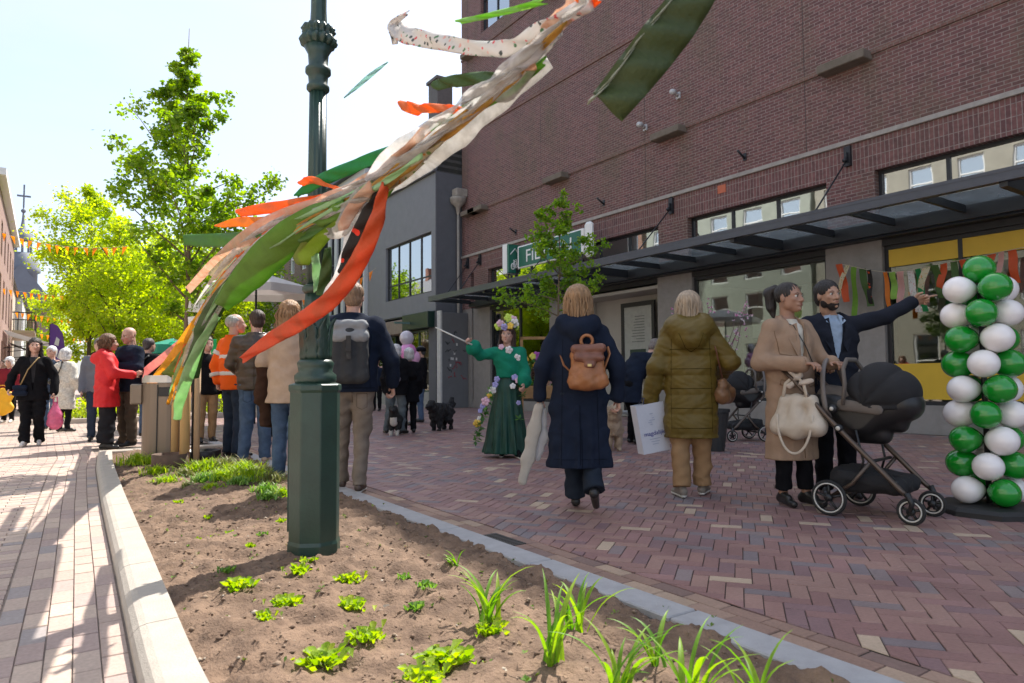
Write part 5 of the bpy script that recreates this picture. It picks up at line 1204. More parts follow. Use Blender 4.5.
p, q, hp = make_person(GP(256, 8.3), 1.86, -12, 'man with his back turned in a dark brown quilted leather jacket and blue jeans', 'light', False, head=(18, 0, 0),
    J=dict(elR=(.165, .02, .655), wrR=(.14, .12, .60), anL=(-.075, .0, .045), anR=(.06, .02, .045), elL=(-.155, .02, .65), wrL=(-.12, .12, .6)), hair='short', hairc=(.035, .022, .016), res=.017, hands={'R': dict(d=(-.4, 1, .3)), 'L': dict(d=(.4, 1, .3))},
    top=dict(mat=mat('brown_leather', (.055, .038, .03), .4, .25, 9, .25, 60), hem=.475, hemw=.10, waistw=.105, chestw=.112, fit=.022, sleeve=.042, cuff=.032, folds=.006, quilt=(.085, .010), seed=52), legs=dict(mat=DENIM, r=(.056, .044, .036)), shoes=dict(mat=mat('tan_sneaker', (.45, .33, .24), .6), sole=SOLE))
seam(p, 'trousers', [(.04, .88), (.13, .88), (.13, .76), (.085, .74), (.04, .76), (.04, .88)], DENIM2, .003, name='back_pocket'); seam(p, 'trousers', [(-.04, .88), (-.13, .88), (-.13, .76), (-.085, .74), (-.04, .76), (-.04, .88)], DENIM2, .003, name='back_pocket'); seam(p, 'coat', [(0, 1.45), (0, .93)], STB, .003); seam(p, 'coat', [(-.17, 1.36), (.17, 1.36)], STB, .003)
ORG = cloth('hivis_orange', (.85, .13, .015), .7, 120, var=.08)
p, q, hp = make_person(GP(234, 8.95), 1.88, 36, 'grey haired worker in a bright orange high visibility jacket with silver bands', 'light', False, head=(-18, 4, 0),
    J=dict(elL=(-.15, -.05, .64), wrL=(-.13, -.04, .53), elR=(.15, .02, .65), wrR=(.08, .14, .60), hiL=(-.05, 0, .515)), hair='crop_back', hairc=(.30, .29, .28), res=.017, hands={'R': dict(d=(-.4, 1, .3)), 'L': dict(curl=.8)},
    top=dict(mat=ORG, hem=.47, hemw=.098, waistw=.105, chestw=.11, fit=.020, sleeve=.042, cuff=.033, folds=.006, seed=53), legs=dict(mat=DENIM2, r=(.055, .042, .036)), shoes=dict(mat=BKSH))
SIL = mat('reflective_silver', (.62, .64, .66), .35, .05, 20, spec=.8)
for nm_, z in (('reflective_band', .585), ('reflective_band', .70)):
    v, f = sdf([rc(q['wai']-V3(0, 0, .08), q['che']+V3(0, 0, .05), .105*1.88+.0245, .11*1.88+.0245, ((0, 1, 0), .72))], .012, .01, cut=lambda g: np.abs(g[..., 2]-z*1.88)-.028, disp=folds(.006, 1, 53)); npmesh(nm_, v, f, SIL, p)
for s in 'LR':
    for t in (.55,):
        c = q['el'+s]*(1-t)+q['sh'+s]*t; u = q['sh'+s]-q['el'+s]; u = u/np.linalg.norm(u); v, f = sdf([rc(c-u*.03, c+u*.03, .099, .100)], .010, .01, cut=lambda g: np.abs((g-c)@u)-.027, disp=folds(.006, 1, 53)); npmesh('reflective_band', v, f, SIL, p)
        c = q['wr'+s]*.55+q['el'+s]*.45; u = q['el'+s]-q['wr'+s]; u = u/np.linalg.norm(u); v, f = sdf([rc(c-u*.03, c+u*.03, .087, .090)], .010, .01, cut=lambda g: np.abs((g-c)@u)-.025, disp=folds(.006, 1, 53)); npmesh('reflective_band', v, f, SIL, p)

# --- red coat and navy jacket by the bin
REDC = cloth('scarlet_shell', (.62, .018, .022), .6, 120, var=.1, bump=.2)
p, q, hp = make_person(GP(107, 10.2), 1.70, 62, 'woman in a bright red coat and wide black trousers gesturing beside the bin', 'light', True,
    J=dict(elR=(.14, .05, .66), wrR=(.10, .20, .645), elL=(-.13, .05, .66), wrL=(-.06, .18, .66)), hair='fluffy', hairc=(.10, .05, .025), res=.018, hands={'R': dict(d=(0, 1, .4), curl=.3), 'L': dict(d=(0, 1, .4), curl=.3)},
    top=dict(mat=REDC, hem=.37, hemw=.135, waistw=.115, chestw=.105, fit=.022, hood=1.0, sleeve=.042, cuff=.036, folds=.009, vfold=.006, seed=61), legs=dict(mat=cloth('black_wide', (.02, .02, .024)), r=(.065, .062, .066), short=.05, folds=.010), shoes=dict(mat=BKSH))
p, q, hp = make_person(GP(129, 10.6), 1.84, 208, 'bald man in navy jacket and brown trousers reading beside the woman in red', 'light', False, head=(0, -12, 0),
    J=dict(elR=(.155, .03, .66), wrR=(.05, .16, .66), elL=(-.155, .03, .66), wrL=(-.05, .15, .66)), hair=None, hairc=(.2, .18, .16), res=.018, hands={'R': dict(d=(-.8, .6, .2), curl=.8), 'L': dict(d=(.8, .6, .2), curl=.8)},
    top=dict(mat=NAVY, hem=.46, hemw=.108, waistw=.11, chestw=.115, fit=.022, sleeve=.044, cuff=.034, folds=.008, seed=62), legs=dict(mat=cloth('umber_chinos', (.095, .07, .05)), r=(.056, .045, .040), folds=.009), shoes=dict(mat=BKSH))
a = acc('paper_slip', 'white slip of paper in the hands of the bald man', 'paper', p, (0, .31, 1.20)); mb = MB(); mb.box(-.06, .06, -.002, .002, 0, .11); mb.build('sheet', MPB, a)
p, q, hp = make_person(GP(99, 11.6), 1.74, 150, 'person in a grey top and cap half hidden behind the woman in red', 'light', False, far=True, res=.022, hair='short', hairc=(.1, .09, .08), top=dict(mat=cloth('mid_grey_cloth', (.18, .19, .22)), hem=.47), legs=dict(mat=DENIM2), shoes=dict(mat=BKSH))
p, q, hp = make_person(GP(148, 12.4), 1.78, 20, 'person in a dark jacket and blue jeans standing behind the steel bin', 'light', False, far=True, res=.022, hair='short', hairc=(.04, .03, .03), top=dict(mat=BLK, hem=.47, fit=.03), legs=dict(mat=DENIM), shoes=dict(mat=BKSH))
a = acc('backpack', 'black backpack on the person behind the steel bin', 'backpack', p, (0, -.22, 1.0)); sd(a, 'bag_body', [rc((0, 0, .06), (0, .02, .38), .13, .11, ((0, 1, 0), .6))], BLK, .02, .02); mb = MB(); mb.tube([(-.09, .04, .4), (-.11, .12, .46), (-.12, .2, .4)], .02, 5); mb.tube([(.09, .04, .4), (.11, .12, .46), (.12, .2, .4)], .02, 5); mb.build('strap', BKSH, a)
p, q, hp = make_person(GP(175, 11.8), 1.70, 170, 'person in black with a green cap standing behind the tree stakes', 'light', False, far=True, res=.022, hair='short', hairc=(.05, .03, .02), top=dict(mat=BLK, hem=.40), legs=dict(mat=BLK), shoes=dict(mat=BKSH))
sd(p, 'cap', [el((0, .01, 1.63), (.11, .12, .075)), el((0, .11, 1.62), (.08, .08, .02))], cloth('cap_green', (.02, .35, .2)), .018, .02)
p, q, hp = make_person(GP(207, 11.2), 1.72, 140, 'person in a dark coat and beige trousers standing behind the worker in orange', 'light', False, far=True, res=.022, hair='short', hairc=(.05, .03, .02), top=dict(mat=BLK, hem=.45), legs=dict(mat=KH), shoes=dict(mat=BKSH))
p, q, hp = make_person(GP(276, 12.0), 1.70, 200, 'person in a dark coat standing far behind the brown jacket', 'light', True, far=True, res=.022, hair='bob', hairc=(.05, .03, .02), top=dict(mat=NAVY, hem=.45), legs=dict(mat=BLK), shoes=dict(mat=BKSH))

# --- left walkers
p, q, hp = make_person(GP(34, 10.85), 1.70, 152, 'woman walking towards the viewer in a black open coat and black trousers, dark hair', 'light', True, head=(6, 0, 0),
    J=dict(elR=(.17, -.03, .65), wrR=(.185, .02, .53), elL=(-.16, -.02, .64), wrL=(-.165, .03, .49), anR=(.05, .08, .045), toR=(.06, .17, .012), anL=(-.05, -.06, .045), toL=(-.055, .035, .012), knL=(-.05, .03, .29)), hair='long', hairc=(.018, .012, .010), res=.015, hands={'R': dict(curl=.8), 'L': dict(curl=1.1)},
    top=dict(mat=BLK, hem=.42, hemw=.115, waistw=.092, chestw=.096, fit=.014, sleeve=.038, cuff=.036, folds=.008, vfold=.006, seed=71, open=.50, openw=.05), legs=dict(mat=BLK, r=(.055, .05, .05), folds=.010), shoes=dict(mat=WHSH, sole=SOLE))
sd(p, 'shirt', [rc((0, .02, 1.0), (0, .035, 1.32), .105, .10, ((0, 1, 0), .78)), rc((0, .03, 1.32), (0, .0, 1.42), .09, .055, ((0, 1, 0), .8))], cloth('dark_jersey', (.03, .03, .034)), .014, .02, cut=lambda g: g[..., 2]-1.40)
a = acc('shoulder_bag', 'small dark crossbody bag with a tan chain strap on the woman in black', 'bag', p, (.16, .15, .80)); sd(a, 'bag_body', [rc((-.06, 0, .03), (.06, 0, .03), .045, .045), rc((-.06, 0, .12), (.06, 0, .12), .04, .04)], NAVY, .014, .02)
mb = MB(); mb.tube([(0, 0, .14), (-.10, .02, .40), (-.22, -.02, .58), (-.24, -.14, .6)], .009, 5); mb.build('strap', mat('tan_strap', (.35, .24, .1), .5), a)
a = acc('plastic_bag', 'translucent pink plastic bag carried by the woman in black', 'bag', p, (-.30, .05, .26)); PK = mat('pink_plastic', (.75, .22, .38), .35, .2, 12, .2, 40, trans=.4)
sd(a, 'bag_body', [rc((0, 0, .10), (0, 0, .22), .115, .10, ((0, 1, 0), .7)), rc((0, 0, .22), (0, 0, .40), .085, .03)], PK, .014, .03, disp=fs(.004, 2)); mb = MB(); mb.tube([(-.03, 0, .38), (-.02, 0, .5), (.02, 0, .5), (.03, 0, .38)], .01, 5); mb.build('handle', PK, a)
WHT = mat('white_knit', (.60, .57, .50), .95, .3, 30, 1.0, 45)
p, q, hp = make_person(GP(65, 13.7), 1.66, 12, 'woman walking away in a long white textured coat and black leggings, grey hair', 'light', True, far=True, res=.020, hair='fluffy', hairc=(.42, .41, .40),
    J=dict(elR=(.16, -.02, .65), wrR=(.17, .05, .54)), top=dict(mat=WHT, hem=.28, hemw=.12, waistw=.11, chestw=.108, fit=.025, sleeve=.042, cuff=.036, folds=.010), legs=dict(mat=BLK, r=(.05, .037, .03)), shoes=dict(mat=BKSH))
a = acc('shoulder_bag', 'dark slim shoulder bag across the back of the white coat', 'bag', p, (-.08, -.2, .95)); sd(a, 'bag_body', [rc((-.07, 0, .05), (.07, 0, .1), .05, .05, ((0, 1, 0), .6))], BKSH, .015, .02); mb = MB(); mb.tube([(.07, 0, .12), (.16, .02, .35), (.1, .1, .46)], .012, 5); mb.build('strap', BKSH, a)
p, q, hp = make_person(GP(51, 14.4), 1.76, 176, 'white haired man in a blue jacket walking behind the woman in black', 'light', False, far=True, res=.020, hair='short', hairc=(.5, .5, .5), top=dict(mat=DENIM2, hem=.46), legs=dict(mat=DENIM), shoes=dict(mat=BKSH))
p, q, hp = make_person(GP(9, 17), 1.62, 170, 'person in a dark red jacket with white hair at the left edge of the view', 'light', True, far=True, res=.022, hair='fluffy', hairc=(.5, .5, .5), top=dict(mat=cloth('maroon', (.20, .02, .03)), hem=.46), legs=dict(mat=BLK), shoes=dict(mat=WHSH))
a = acc('shopping_bag', 'big yellow shopping bag held by the person in dark red', 'bag', p, (0, .28, .25)); sd(a, 'bag_body', [rc((-.15, 0, .14), (.15, 0, .14), .12, .12, ((0, 1, 0), .6)), rc((-.15, 0, .42), (.15, 0, .42), .11, .11, ((0, 1, 0), .6)), rc((0, 0, .14), (0, 0, .42), .2, .2, ((0, 1, 0), .4))], mat('yellow_bag', (.8, .42, .01), .6, .1, 5), .02, .03, disp=fs(.003, 1)); mb = MB(); mb.tube([(-.1, 0, .5), (-.06, 0, .68), (.06, 0, .68), (.1, 0, .5)], .012, 5); mb.build('handle', mat('yellow_bag', (.8, .42, .01)), a)
p, q, hp = make_person(GP(18, 24), 1.75, 170, 'distant person in black walking up the left side', 'light', False, far=True, res=.03, hair='short', hairc=(.05, .04, .03), top=dict(mat=BLK, hem=.46), legs=dict(mat=BLK), shoes=dict(mat=BKSH))

# --- middle group with dogs
GJ = cloth('grey_jeans', (.11, .13, .14), var=.25)
p, q, hp = make_person(GP(396, 12.7), 1.64, 10, 'grey haired woman in a black jacket and grey jeans with a patterned drawstring bag', 'light', True, far=True, res=.018, hair='fluffy', hairc=(.38, .37, .37),
    J=dict(anL=(-.115, .0, .045), toL=(-.16, .06, .012), anR=(.075, .0, .045), toR=(.11, .08, .012), knL=(-.085, .02, .28), knR=(.07, .02, .28), elR=(.16, .05, .68), wrR=(.16, .15, .62)),
    top=dict(mat=BLK, hem=.44, hemw=.115, waistw=.115, chestw=.115, fit=.03, sleeve=.045, cuff=.036, folds=.009), legs=dict(mat=GJ, r=(.058, .048, .042), folds=.010), shoes=dict(mat=BKSH))
a = acc('drawstring_bag', 'small shiny patterned drawstring bag on the back of the grey haired woman', 'bag', p, (.03, -.23, .93)); sd(a, 'bag_body', [rc((0, 0, .1), (0, .02, .3), .14, .09, ((0, 1, 0), .5))], mat('pattern_sheen', (.06, .05, .07), .3, .9, 14, c2=(.42, .40, .48)), .016, .02, disp=fs(.008, 2)); mb = MB(); mb.tube([(-.05, .0, .35), (-.1, .08, .48)], .008, 5); mb.tube([(.05, .0, .35), (.1, .08, .48)], .008, 5); mb.build('strap', BKSH, a)
p, q, hp = make_person(GP(409, 12.9), 1.58, -20, 'grey haired woman in black standing close to the one with the drawstring bag', 'light', True, far=True, res=.019, hair='fluffy', hairc=(.36, .35, .35), top=dict(mat=BLK, hem=.36, fit=.03), legs=dict(mat=BLK), shoes=dict(mat=BKSH))
p, q, hp = make_person(GP(421, 16.0), 1.78, 265, 'man in a black jacket, cap and blue jeans in front of the grey house shop', 'light', False, far=True, res=.020, hair='short', hairc=(.03, .03, .03), J=dict(elR=(.14, .06, .66), wrR=(.06, .16, .70)), top=dict(mat=BLK, hem=.44, fit=.03), legs=dict(mat=DENIM), shoes=dict(mat=BKSH))
sd(p, 'cap', [el((0, -.0, 1.70), (.115, .125, .075)), el((0, .12, 1.68), (.08, .08, .018))], BLK, .018, .02)
def balloon_shape(v):
    k = 1-.28*max(0, -v.z)**1.6; return Vector((v.x*k, v.y*k, v.z*(1.0 if v.z > 0 else 1.14)))
q_ = P(408, 352, 15.0)
fb = empty('foil_balloon', (q_.x, q_.y, 0), 0, 'pink and silver foil balloon cluster by the grey house shop door', 'balloon'); 
for dx, dz, r_, c, nm_ in ((0, 0, .20, (.72, .25, .55), 'pink_balloon'), (-.03, .30, .17, (.55, .50, .55), 'silver_balloon'), (.14, -.12, .16, (.75, .40, .62), 'pink_balloon')):
    mb = MB(); mb.ell((dx, 0, q_.z+dz), (r_, r_*.6, r_), 16, 12, fn=balloon_shape); mb.build(nm_, mat('foil_%d' % (c[0]*100), c, .2, .1, 6, spec=.9, coat=.5), fb)
mb = MB(); mb.tube([(0, 0, q_.z-.2), (.05, 0, .6), (.08, 0, .02)], .004, 4); mb.lathe([(.08, 0), (.08, .06), (.05, .09)], 10, (.08, 0, 0)); mb.build('weight', BKSH, fb)

# bending man in the entrance
p, q, hp = make_person(GP(634, 10.4), 1.76, 70, 'man in a dark navy coat bending forward beside the notice board, lanyard card hanging', 'light', False, head=(0, -32, 0),
    J=dict(pel=(0, -.05, .525), wai=(0, -.02, .60), che=(0, .06, .70), nek=(0, .145, .775), hed=(0, .225, .835), shR=(.11, .125, .745), shL=(-.11, .125, .745), elR=(.13, .17, .60), wrR=(.06, .26, .56), elL=(-.13, .17, .60), wrL=(-.05, .26, .56), hiR=(.05, -.05, .515), hiL=(-.05, -.05, .515)),
    hair='short', hairc=(.12, .10, .09), res=.018, hands={'R': dict(), 'L': dict()}, top=dict(mat=NAVY, hem=.36, hemc=(0, -.04, .36), hemw=.115, waistw=.105, chestw=.105, fit=.02, sleeve=.040, cuff=.032, folds=.006, collar=False), legs=dict(mat=BLK, r=(.05, .04, .035)), shoes=dict(mat=BKSH))
mb = MB(); mb.add([(.19, .15, 1.33), (.2, .24, 1.34), (.22, .25, 1.22), (.21, .17, 1.2)], [(0, 1, 2, 3)]); l_ = mb.build('white_patch', WHSH, p); l_.modifiers.new('s', 'SOLIDIFY').thickness = .01
a = acc('lanyard', 'white card on a violet lanyard round the neck of the bending man', 'lanyard', p, (0.02, .34, .95)); mb = MB(); mb.box(-.045, .045, 0, .004, 0, .12); mb.build('card', WHSH, a); mb = MB(); mb.tube([(0, 0, .12), (.03, -.02, .3), (.05, -.1, .43)], .007, 4); mb.tube([(0, 0, .12), (-.03, -.02, .3), (-.05, -.1, .43)], .007, 4); mb.build('cord', mat('violet', (.25, .08, .4), .7), a)

# ================================================================== dogs
def dog(pos, heading, L_, label, c, c2=None, fluffy=0., white=None, res=.014, headup=.0, group=None):
    s = L_
    e_ = lambda x, y, z: V3(x, y, z)*s
    fl = .02*fluffy
    pr = [rc(e_(0, -.28, .50), e_(0, .22, .50), .13*s+fl, .155*s+fl, ((1, 0, 0), .8)), rc(e_(0, .22, .50), e_(0, .40, .70+headup), .12*s+fl, .085*s+fl), rc(e_(0, .25, .42), e_(0, .1, .40), .13*s+fl, .12*s+fl, ((1, 0, 0), .8))]
    H_ = e_(0, .47, .78+headup)
    pr += [el(H_, V3(.085, .10, .085)*s+fl*.4), rc(H_+e_(0, .06, -.02), H_+e_(0, .19, -.05), .055*s, .035*s), rc(H_+e_(.065, -.02, .05), H_+e_(.10, -.02, -.06), .03*s, .028*s, ((0, 1, 0), .6)), rc(H_+e_(-.065, -.02, .05), H_+e_(-.10, -.02, -.06), .03*s, .028*s, ((0, 1, 0), .6))]
    for sx in (1, -1):
        pr += [rc(e_(sx*.09, .24, .42), e_(sx*.09, .22, .22), .065*s+fl, .040*s+fl*.8), rc(e_(sx*.09, .22, .22), e_(sx*.09, .22, .05), .040*s+fl*.8, .032*s+fl*.5), rc(e_(sx*.09, .22, .03), e_(sx*.09, .27, .025), .034*s, .028*s)]
        pr += [rc(e_(sx*.09, -.26, .46), e_(sx*.10, -.18, .28), .095*s+fl, .055*s+fl), rc(e_(sx*.10, -.18, .28), e_(sx*.10, -.34, .18), .05*s+fl*.8, .034*s+fl*.6), rc(e_(sx*.10, -.34, .18), e_(sx*.10, -.31, .04), .032*s+fl*.5, .028*s+fl*.4), rc(e_(sx*.10, -.31, .03), e_(sx*.10, -.25, .025), .033*s, .028*s)]
    pr += [rc(e_(0, -.38, .56), e_(0, -.52, .62), .035*s+fl, .035*s+fl*1.4), rc(e_(0, -.52, .62), e_(0, -.55, .76), .035*s+fl*1.4, .02*s+fl)]
    rg = np.random.RandomState(5).rand(4)*6
    dd = (lambda g: fluffy*(.008*np.sin(70*g[..., 0]+30*g[..., 2]+rg[0])*np.sin(65*g[..., 1]+rg[1])+.008*np.sin(35*g[..., 1]+rg[2])*np.sin(40*g[..., 2]))) if fluffy else None
    v, f = sdf(pr, res, .03*s, cut=lambda g: .003-g[..., 2], disp=dd)
    o = npmesh('dog', v, f, mat('fur_%d_%d' % (c[0]*1000, c[2]*1000), c, .85, .5, 14, 1., 60, c2=c2)); tag(o, label, 'dog', group)
    o.location = pos; o.rotation_euler = (0, 0, R(-(YAW+heading)))
    mb = MB(); mb.ell(H_+e_(0, .225, -.035), V3(.022, .018, .018)*s, 8, 6); mb.build('nose', BKSH, o)
    if white:
        v, f = sdf([rc(e_(0, .33, .50), e_(0, .32, .38), .075*s+fl, .08*s+fl)]+[rc(e_(sx*.09, .225, .16), e_(sx*.09, .235, .03), .046*s+fl*.6, .040*s+fl*.5) for sx in (1, -1)], res, .02); npmesh('white_chest', v, f, mat('fur_white', (.55, .52, .47), .9, .2, 14, 1., 60), o)
    return o
dog(GP(441, 13.5), 205, .78, 'big fluffy black dog standing in the street near the grey house', (.008, .008, .009), (.02, .02, .022), 1.6, headup=-.12)
dog(GP(395, 12.45), 176, .62, 'black and white dog between the legs of the grey haired woman', (.010, .010, .010), (.022, .022, .022), 1.0, white=True, headup=.0)
dog(GP(612, 9.6), 182, .74, 'curly cream dog behind the right hand of the woman in navy', (.30, .22, .15), (.42, .33, .24), 1.0)
# ================================================================== lamp post
MPG_ = mat('post_green', (.018, .048, .036), .38, .25, 6, .12, 60, spec=.6)
lp = GP(315.5, 3.95)
t = empty('street_lamp', lp, 0, 'old dark green iron lamp post with octagonal base and leaf collar in the bed', 'street lamp')
ra = -R(YAW)+R(22.5)+R(6)
mb = MB(); mb.lathe([(.150, -.1), (.150, .08), (.143, .10), (.143, .93), (.152, .945), (.152, .975), (.12, .985)], 8, smooth=False, rot=ra); ob = mb.build('octagonal_base', MPG_, t)
bv = ob.modifiers.new('b', 'BEVEL'); bv.width = .006; bv.segments = 2
mb = MB(); M = Matrix.Rotation(-R(YAW)+R(6), 4, 'Z'); mb.box(-.142, -.128, -.045, .045, .15, .80, M=M); mb.box(-.146, -.140, -.008, .008, .46, .50, M=M); mb.build('service_door', MPG_, ob)
mb = MB(); mb.lathe([(.11, .98), (.118, 1.0), (.118, 1.03), (.095, 1.05), (.10, 1.08), (.105, 1.10), (.088, 1.12)], 24)
mb.lathe([(.082, 1.11), (.088, 1.2), (.088, 1.3), (.070, 1.42), (.062, 1.5)], 32, flute=.10, nf=12)
mb.lathe([(.062, 1.5), (.078, 1.515), (.078, 1.54), (.058, 1.555)], 24)
mb.lathe([(.056, 1.55), (.053, 2.2), (.049, 2.72)], 48, flute=.13, nf=12)
mb.lathe([(.052, 2.70), (.066, 2.715), (.066, 2.735), (.054, 2.75), (.058, 2.80), (.074, 2.815), (.074, 2.84), (.055, 2.86), (.06, 2.93), (.082, 2.97)], 24)
mb.lathe([(.07, 2.965), (.106, 2.99), (.114, 3.01), (.104, 3.03), (.086, 3.04), (.092, 3.06), (.104, 3.075), (.092, 3.095), (.06, 3.10)], 84, flute=.16, nf=14)
mb.lathe([(.058, 3.07), (.05, 3.12), (.046, 3.2), (.044, 3.9), (.06, 3.93), (.04, 3.97), (.04, 4.1)], 32, flute=.08, nf=10)
mb.build('shaft', MPG_, t)
for k in range(8):
    a = k*math.pi/4+.2; mb = MB(); ca_, sa_ = math.cos(a), math.sin(a); V, Fc = [], []
    n_ = 10
    for i in range(n_+1):
        u = i/n_; z = 1.12+.26*u; w_ = .042*math.sin(math.pi*min(1, .25+u*.8))**.7*(1+.25*math.sin(u*22)); r_ = .084+.018*u*u+(.03*max(0, u-.75)*4)*.6; zz = z-.03*max(0, u-.85)*5
        for s, dr in ((-1, -.008), (-.5, .004), (0, -.003), (.5, .004), (1, -.008)):
            V.append(((r_+dr)*ca_-s*w_*sa_, (r_+dr)*sa_+s*w_*ca_, zz))
    for i in range(n_):
        for q_ in range(4): Fc.append((i*5+q_, i*5+q_+1, i*5+q_+6, i*5+q_+5))
    mb.add(V, Fc, True); lf = mb.build('acanthus_leaf', MPG_, t); md = lf.modifiers.new('s', 'SOLIDIFY'); md.thickness = .008
mb = MB(); mb.lathe([(.05, 4.1), (.13, 4.16), (.14, 4.2), (.17, 4.6), (.18, 4.62)], 6, smooth=False); mb.build('lantern_glass', mat('milky_glass', (.6, .6, .55), .2, .03, 3), t)
mb = MB(); mb.lathe([(.20, 4.62), (.20, 4.65), (.10, 4.82), (.05, 4.86), (.03, 4.98), (.0, 5.05)], 6, smooth=False); mb.build('lantern_cap', MPG_, t)

# ================================================================== litter bin
bl = GP(166, 8.5)
MSS = mat('brushed_steel', (.22, .175, .135), .40, .08, 4, .08, 300, metal=.7, stretch=(1, 1, .03))
t = empty('litter_bin', bl, -R(YAW)+R(10), 'brushed steel litter bin with a side ashtray at the head of the planting bed', 'litter bin')
def rounded(x, y, r_, n_=6):
    return [(cx_*(x-r_)+r_*math.cos(a), cy_*(y-r_)+r_*math.sin(a)) for cx_, cy_, a0 in ((1, 1, 0), (-1, 1, 90), (-1, -1, 180), (1, -1, 270)) for a in [R(a0+90*i/n_) for i in range(n_+1)]]
def slab(poly, z0, z1):
    n_ = len(poly); return [(x, y, z0) for x, y in poly]+[(x, y, z1) for x, y in poly], [tuple(range(n_))[::-1], tuple(range(n_, 2*n_))]+[(i, (i+1) % n_, (i+1) % n_+n_, i+n_) for i in range(n_)]
mb = MB(); mb.add(*slab(rounded(.25, .2, .175), .03, .98)); mb.build('body', MSS, t)
mb = MB(); mb.add(*slab(rounded(.26, .21, .185), .985, 1.05)); mb.add(*slab(rounded(.24, .19, .165), 1.05, 1.075)); mb.build('lid', mat('steel_lid', (.55, .53, .5), .3, .05, 5, metal=.8), t)
mb = MB(); mb.box(-.02, .12, -.212, -.202, .82, .93, bev=.004); mb.build('opening', BKSH, t)
mb = MB(); mb.box(-.035, -.025, -.212, -.202, .05, .96); mb.build('door_gap', BKSH, t)
mb = MB(); mb.box(-.38, -.235, -.10, .06, .72, .97, bev=.015); mb.build('ashtray', MSS, t)
mb = MB(); mb.add(*slab(rounded(.22, .18, .15), 0, .03)); mb.build('foot', BKSH, t)
# dark tree collars around the stakes
MRUB = mat('weathered_collar', (.09, .055, .035), .8, .4, 8, .4, 50, c2=(.16, .10, .07))
for px, dd, r_, h_, lab in ((172, 7.75, .19, .20, 'round dark brown tree collar at the foot of the nearest stake'), (203, 8.6, .22, .12, 'low black tree collar behind the stakes')):
    c = GP(px, dd); mb = MB(); mb.lathe([(r_, 0), (r_*1.02, h_), (r_*.94, h_), (r_*.9, .06)], 24); o = mb.build('tree_collar', MRUB if px == 172 else BKSH); o.location = (c.x, c.y, soil_z(min(max(c.x, .8), 2), c.y)-.04); tag(o, lab, 'tree collar')
MWD = mat('stake_wood', (.55, .33, .13), .75, .25, 6, .3, 40, stretch=(1, 1, .1), c2=(.68, .45, .2))
for px, dd, h_, r_, lab in ((176, 8.15, 1.28, .042, 'round yellowish tree stake, leftmost of the three'), (186, 7.9, 1.25, .055, 'thickest yellowish tree stake in the middle of the three'), (197, 8.35, 1.22, .045, 'pale tree stake nearest the worker in orange')):
    c = GP(px, dd); mb = MB(); mb.lathe([(r_, -.2), (r_, h_-.03), (r_*.7, h_)], 12); o = mb.build('tree_stake', MWD if px != 197 else mat('pale_stake_wood', (.62, .45, .28), .75, .2, 6, .3, 40, stretch=(1, 1, .1))); o.location = (c.x, c.y, 0); tag(o, lab, 'tree stake')
# white finger boards on the young tree
c = P(186, 318, 8.4); t = empty('direction_boards', (c.x, c.y, 0), -R(YAW), 'pair of small white boards with grey lettering fixed beside the young tree trunk', 'sign')
for k, (z, a, w_) in enumerate(((1.93, 8, .30), (1.70, -6, .30))):
    M = Matrix.Translation((.10, -.08, z)) @ Matrix.Rotation(R(a), 4, 'Y'); mb = MB(); mb.box(-.03, w_-.03, -.01, .01, -.085, .085, M=M, bev=.004); bd = mb.build('board', mat('white_board', (.75, .74, .72), .6, .05, 8), t)
    mb = MB()
    for i in range(7):
        x = .005+i*.033; mb.box(x, x+.006, -.014, -.0105, -.03, .03, M=M)
        if i % 2: mb.box(x+.006, x+.02, -.014, -.0105, .02, .027, M=M)
        else: mb.box(x+.006, x+.02, -.014, -.0105, -.03, -.023, M=M)
    mb.build('grey_lettering', mat('letter_grey', (.3, .3, .3), .7), bd)
mb = MB(); mb.tube([(.13, -.05, 0), (.13, -.05, 2.0)], .014, 6); mb.build('pole', MBK, t)

# ================================================================== foliage
def leaf_mesh(name, cs, size, m, parent=None, seed=0, droop=.3, kind=None):
    rg = np.random.RandomState(seed); n = len(cs); cs = np.asarray(cs)
    d = rg.normal(size=(n, 3)); d[:, 2] = d[:, 2]*.5-droop; d /= np.linalg.norm(d, axis=1)[:, None]
    u = np.cross(d, rg.normal(size=(n, 3))); u /= np.linalg.norm(u, axis=1)[:, None]; w_ = np.cross(d, u)
    s = size*rg.uniform(.6, 1.25, n)[:, None]
    p0 = cs; p1 = cs+d*s*.45+u*s*.42+w_*s*.06; p2 = cs+d*s; p3 = cs+d*s*.45-u*s*.42+w_*s*.06; pm = cs+d*s*.5-w_*s*.03
    V = np.stack([p0, p1, p2, p3, pm], 1).reshape(-1, 3); b_ = (np.arange(n)*5)[:, None]
    F = np.concatenate([b_+np.array([0, 1, 4, 3]), b_+np.array([1, 2, 3, 4])])
    return npmesh(name, V, F, m, parent, smooth=True)
def leafmat(nm, a, b_, c, tr=.5, tv=1.6): return island_mat(nm, [(0, a), (.4, b_), (.8, c)], .55, 0, trans=tr, tval=tv, tsat=1.15, constant=False, grime=.3, gscale=2.)
ML1 = leafmat('young_lime_leaf', (.11, .20, .02), (.18, .29, .025), (.26, .37, .03), .55, 2.0); ML2 = leafmat('spring_leaf', (.24, .33, .02), (.34, .43, .03), (.42, .48, .04), .6, 2.1); ML3 = leafmat('field_maple_leaf', (.09, .18, .02), (.15, .27, .03), (.24, .36, .04), .5, 2.0); ML4 = leafmat('shade_leaf', (.05, .10, .03), (.08, .14, .04), (.12, .18, .05), .4, 1.4)
MBARK = mat('bark', (.10, .075, .055), .9, .35, 8, .8, 40, stretch=(1, 1, .25)); MBARK2 = mat('slim_bark', (.17, .12, .08), .85, .3, 10, .5, 50, stretch=(1, 1, .3))
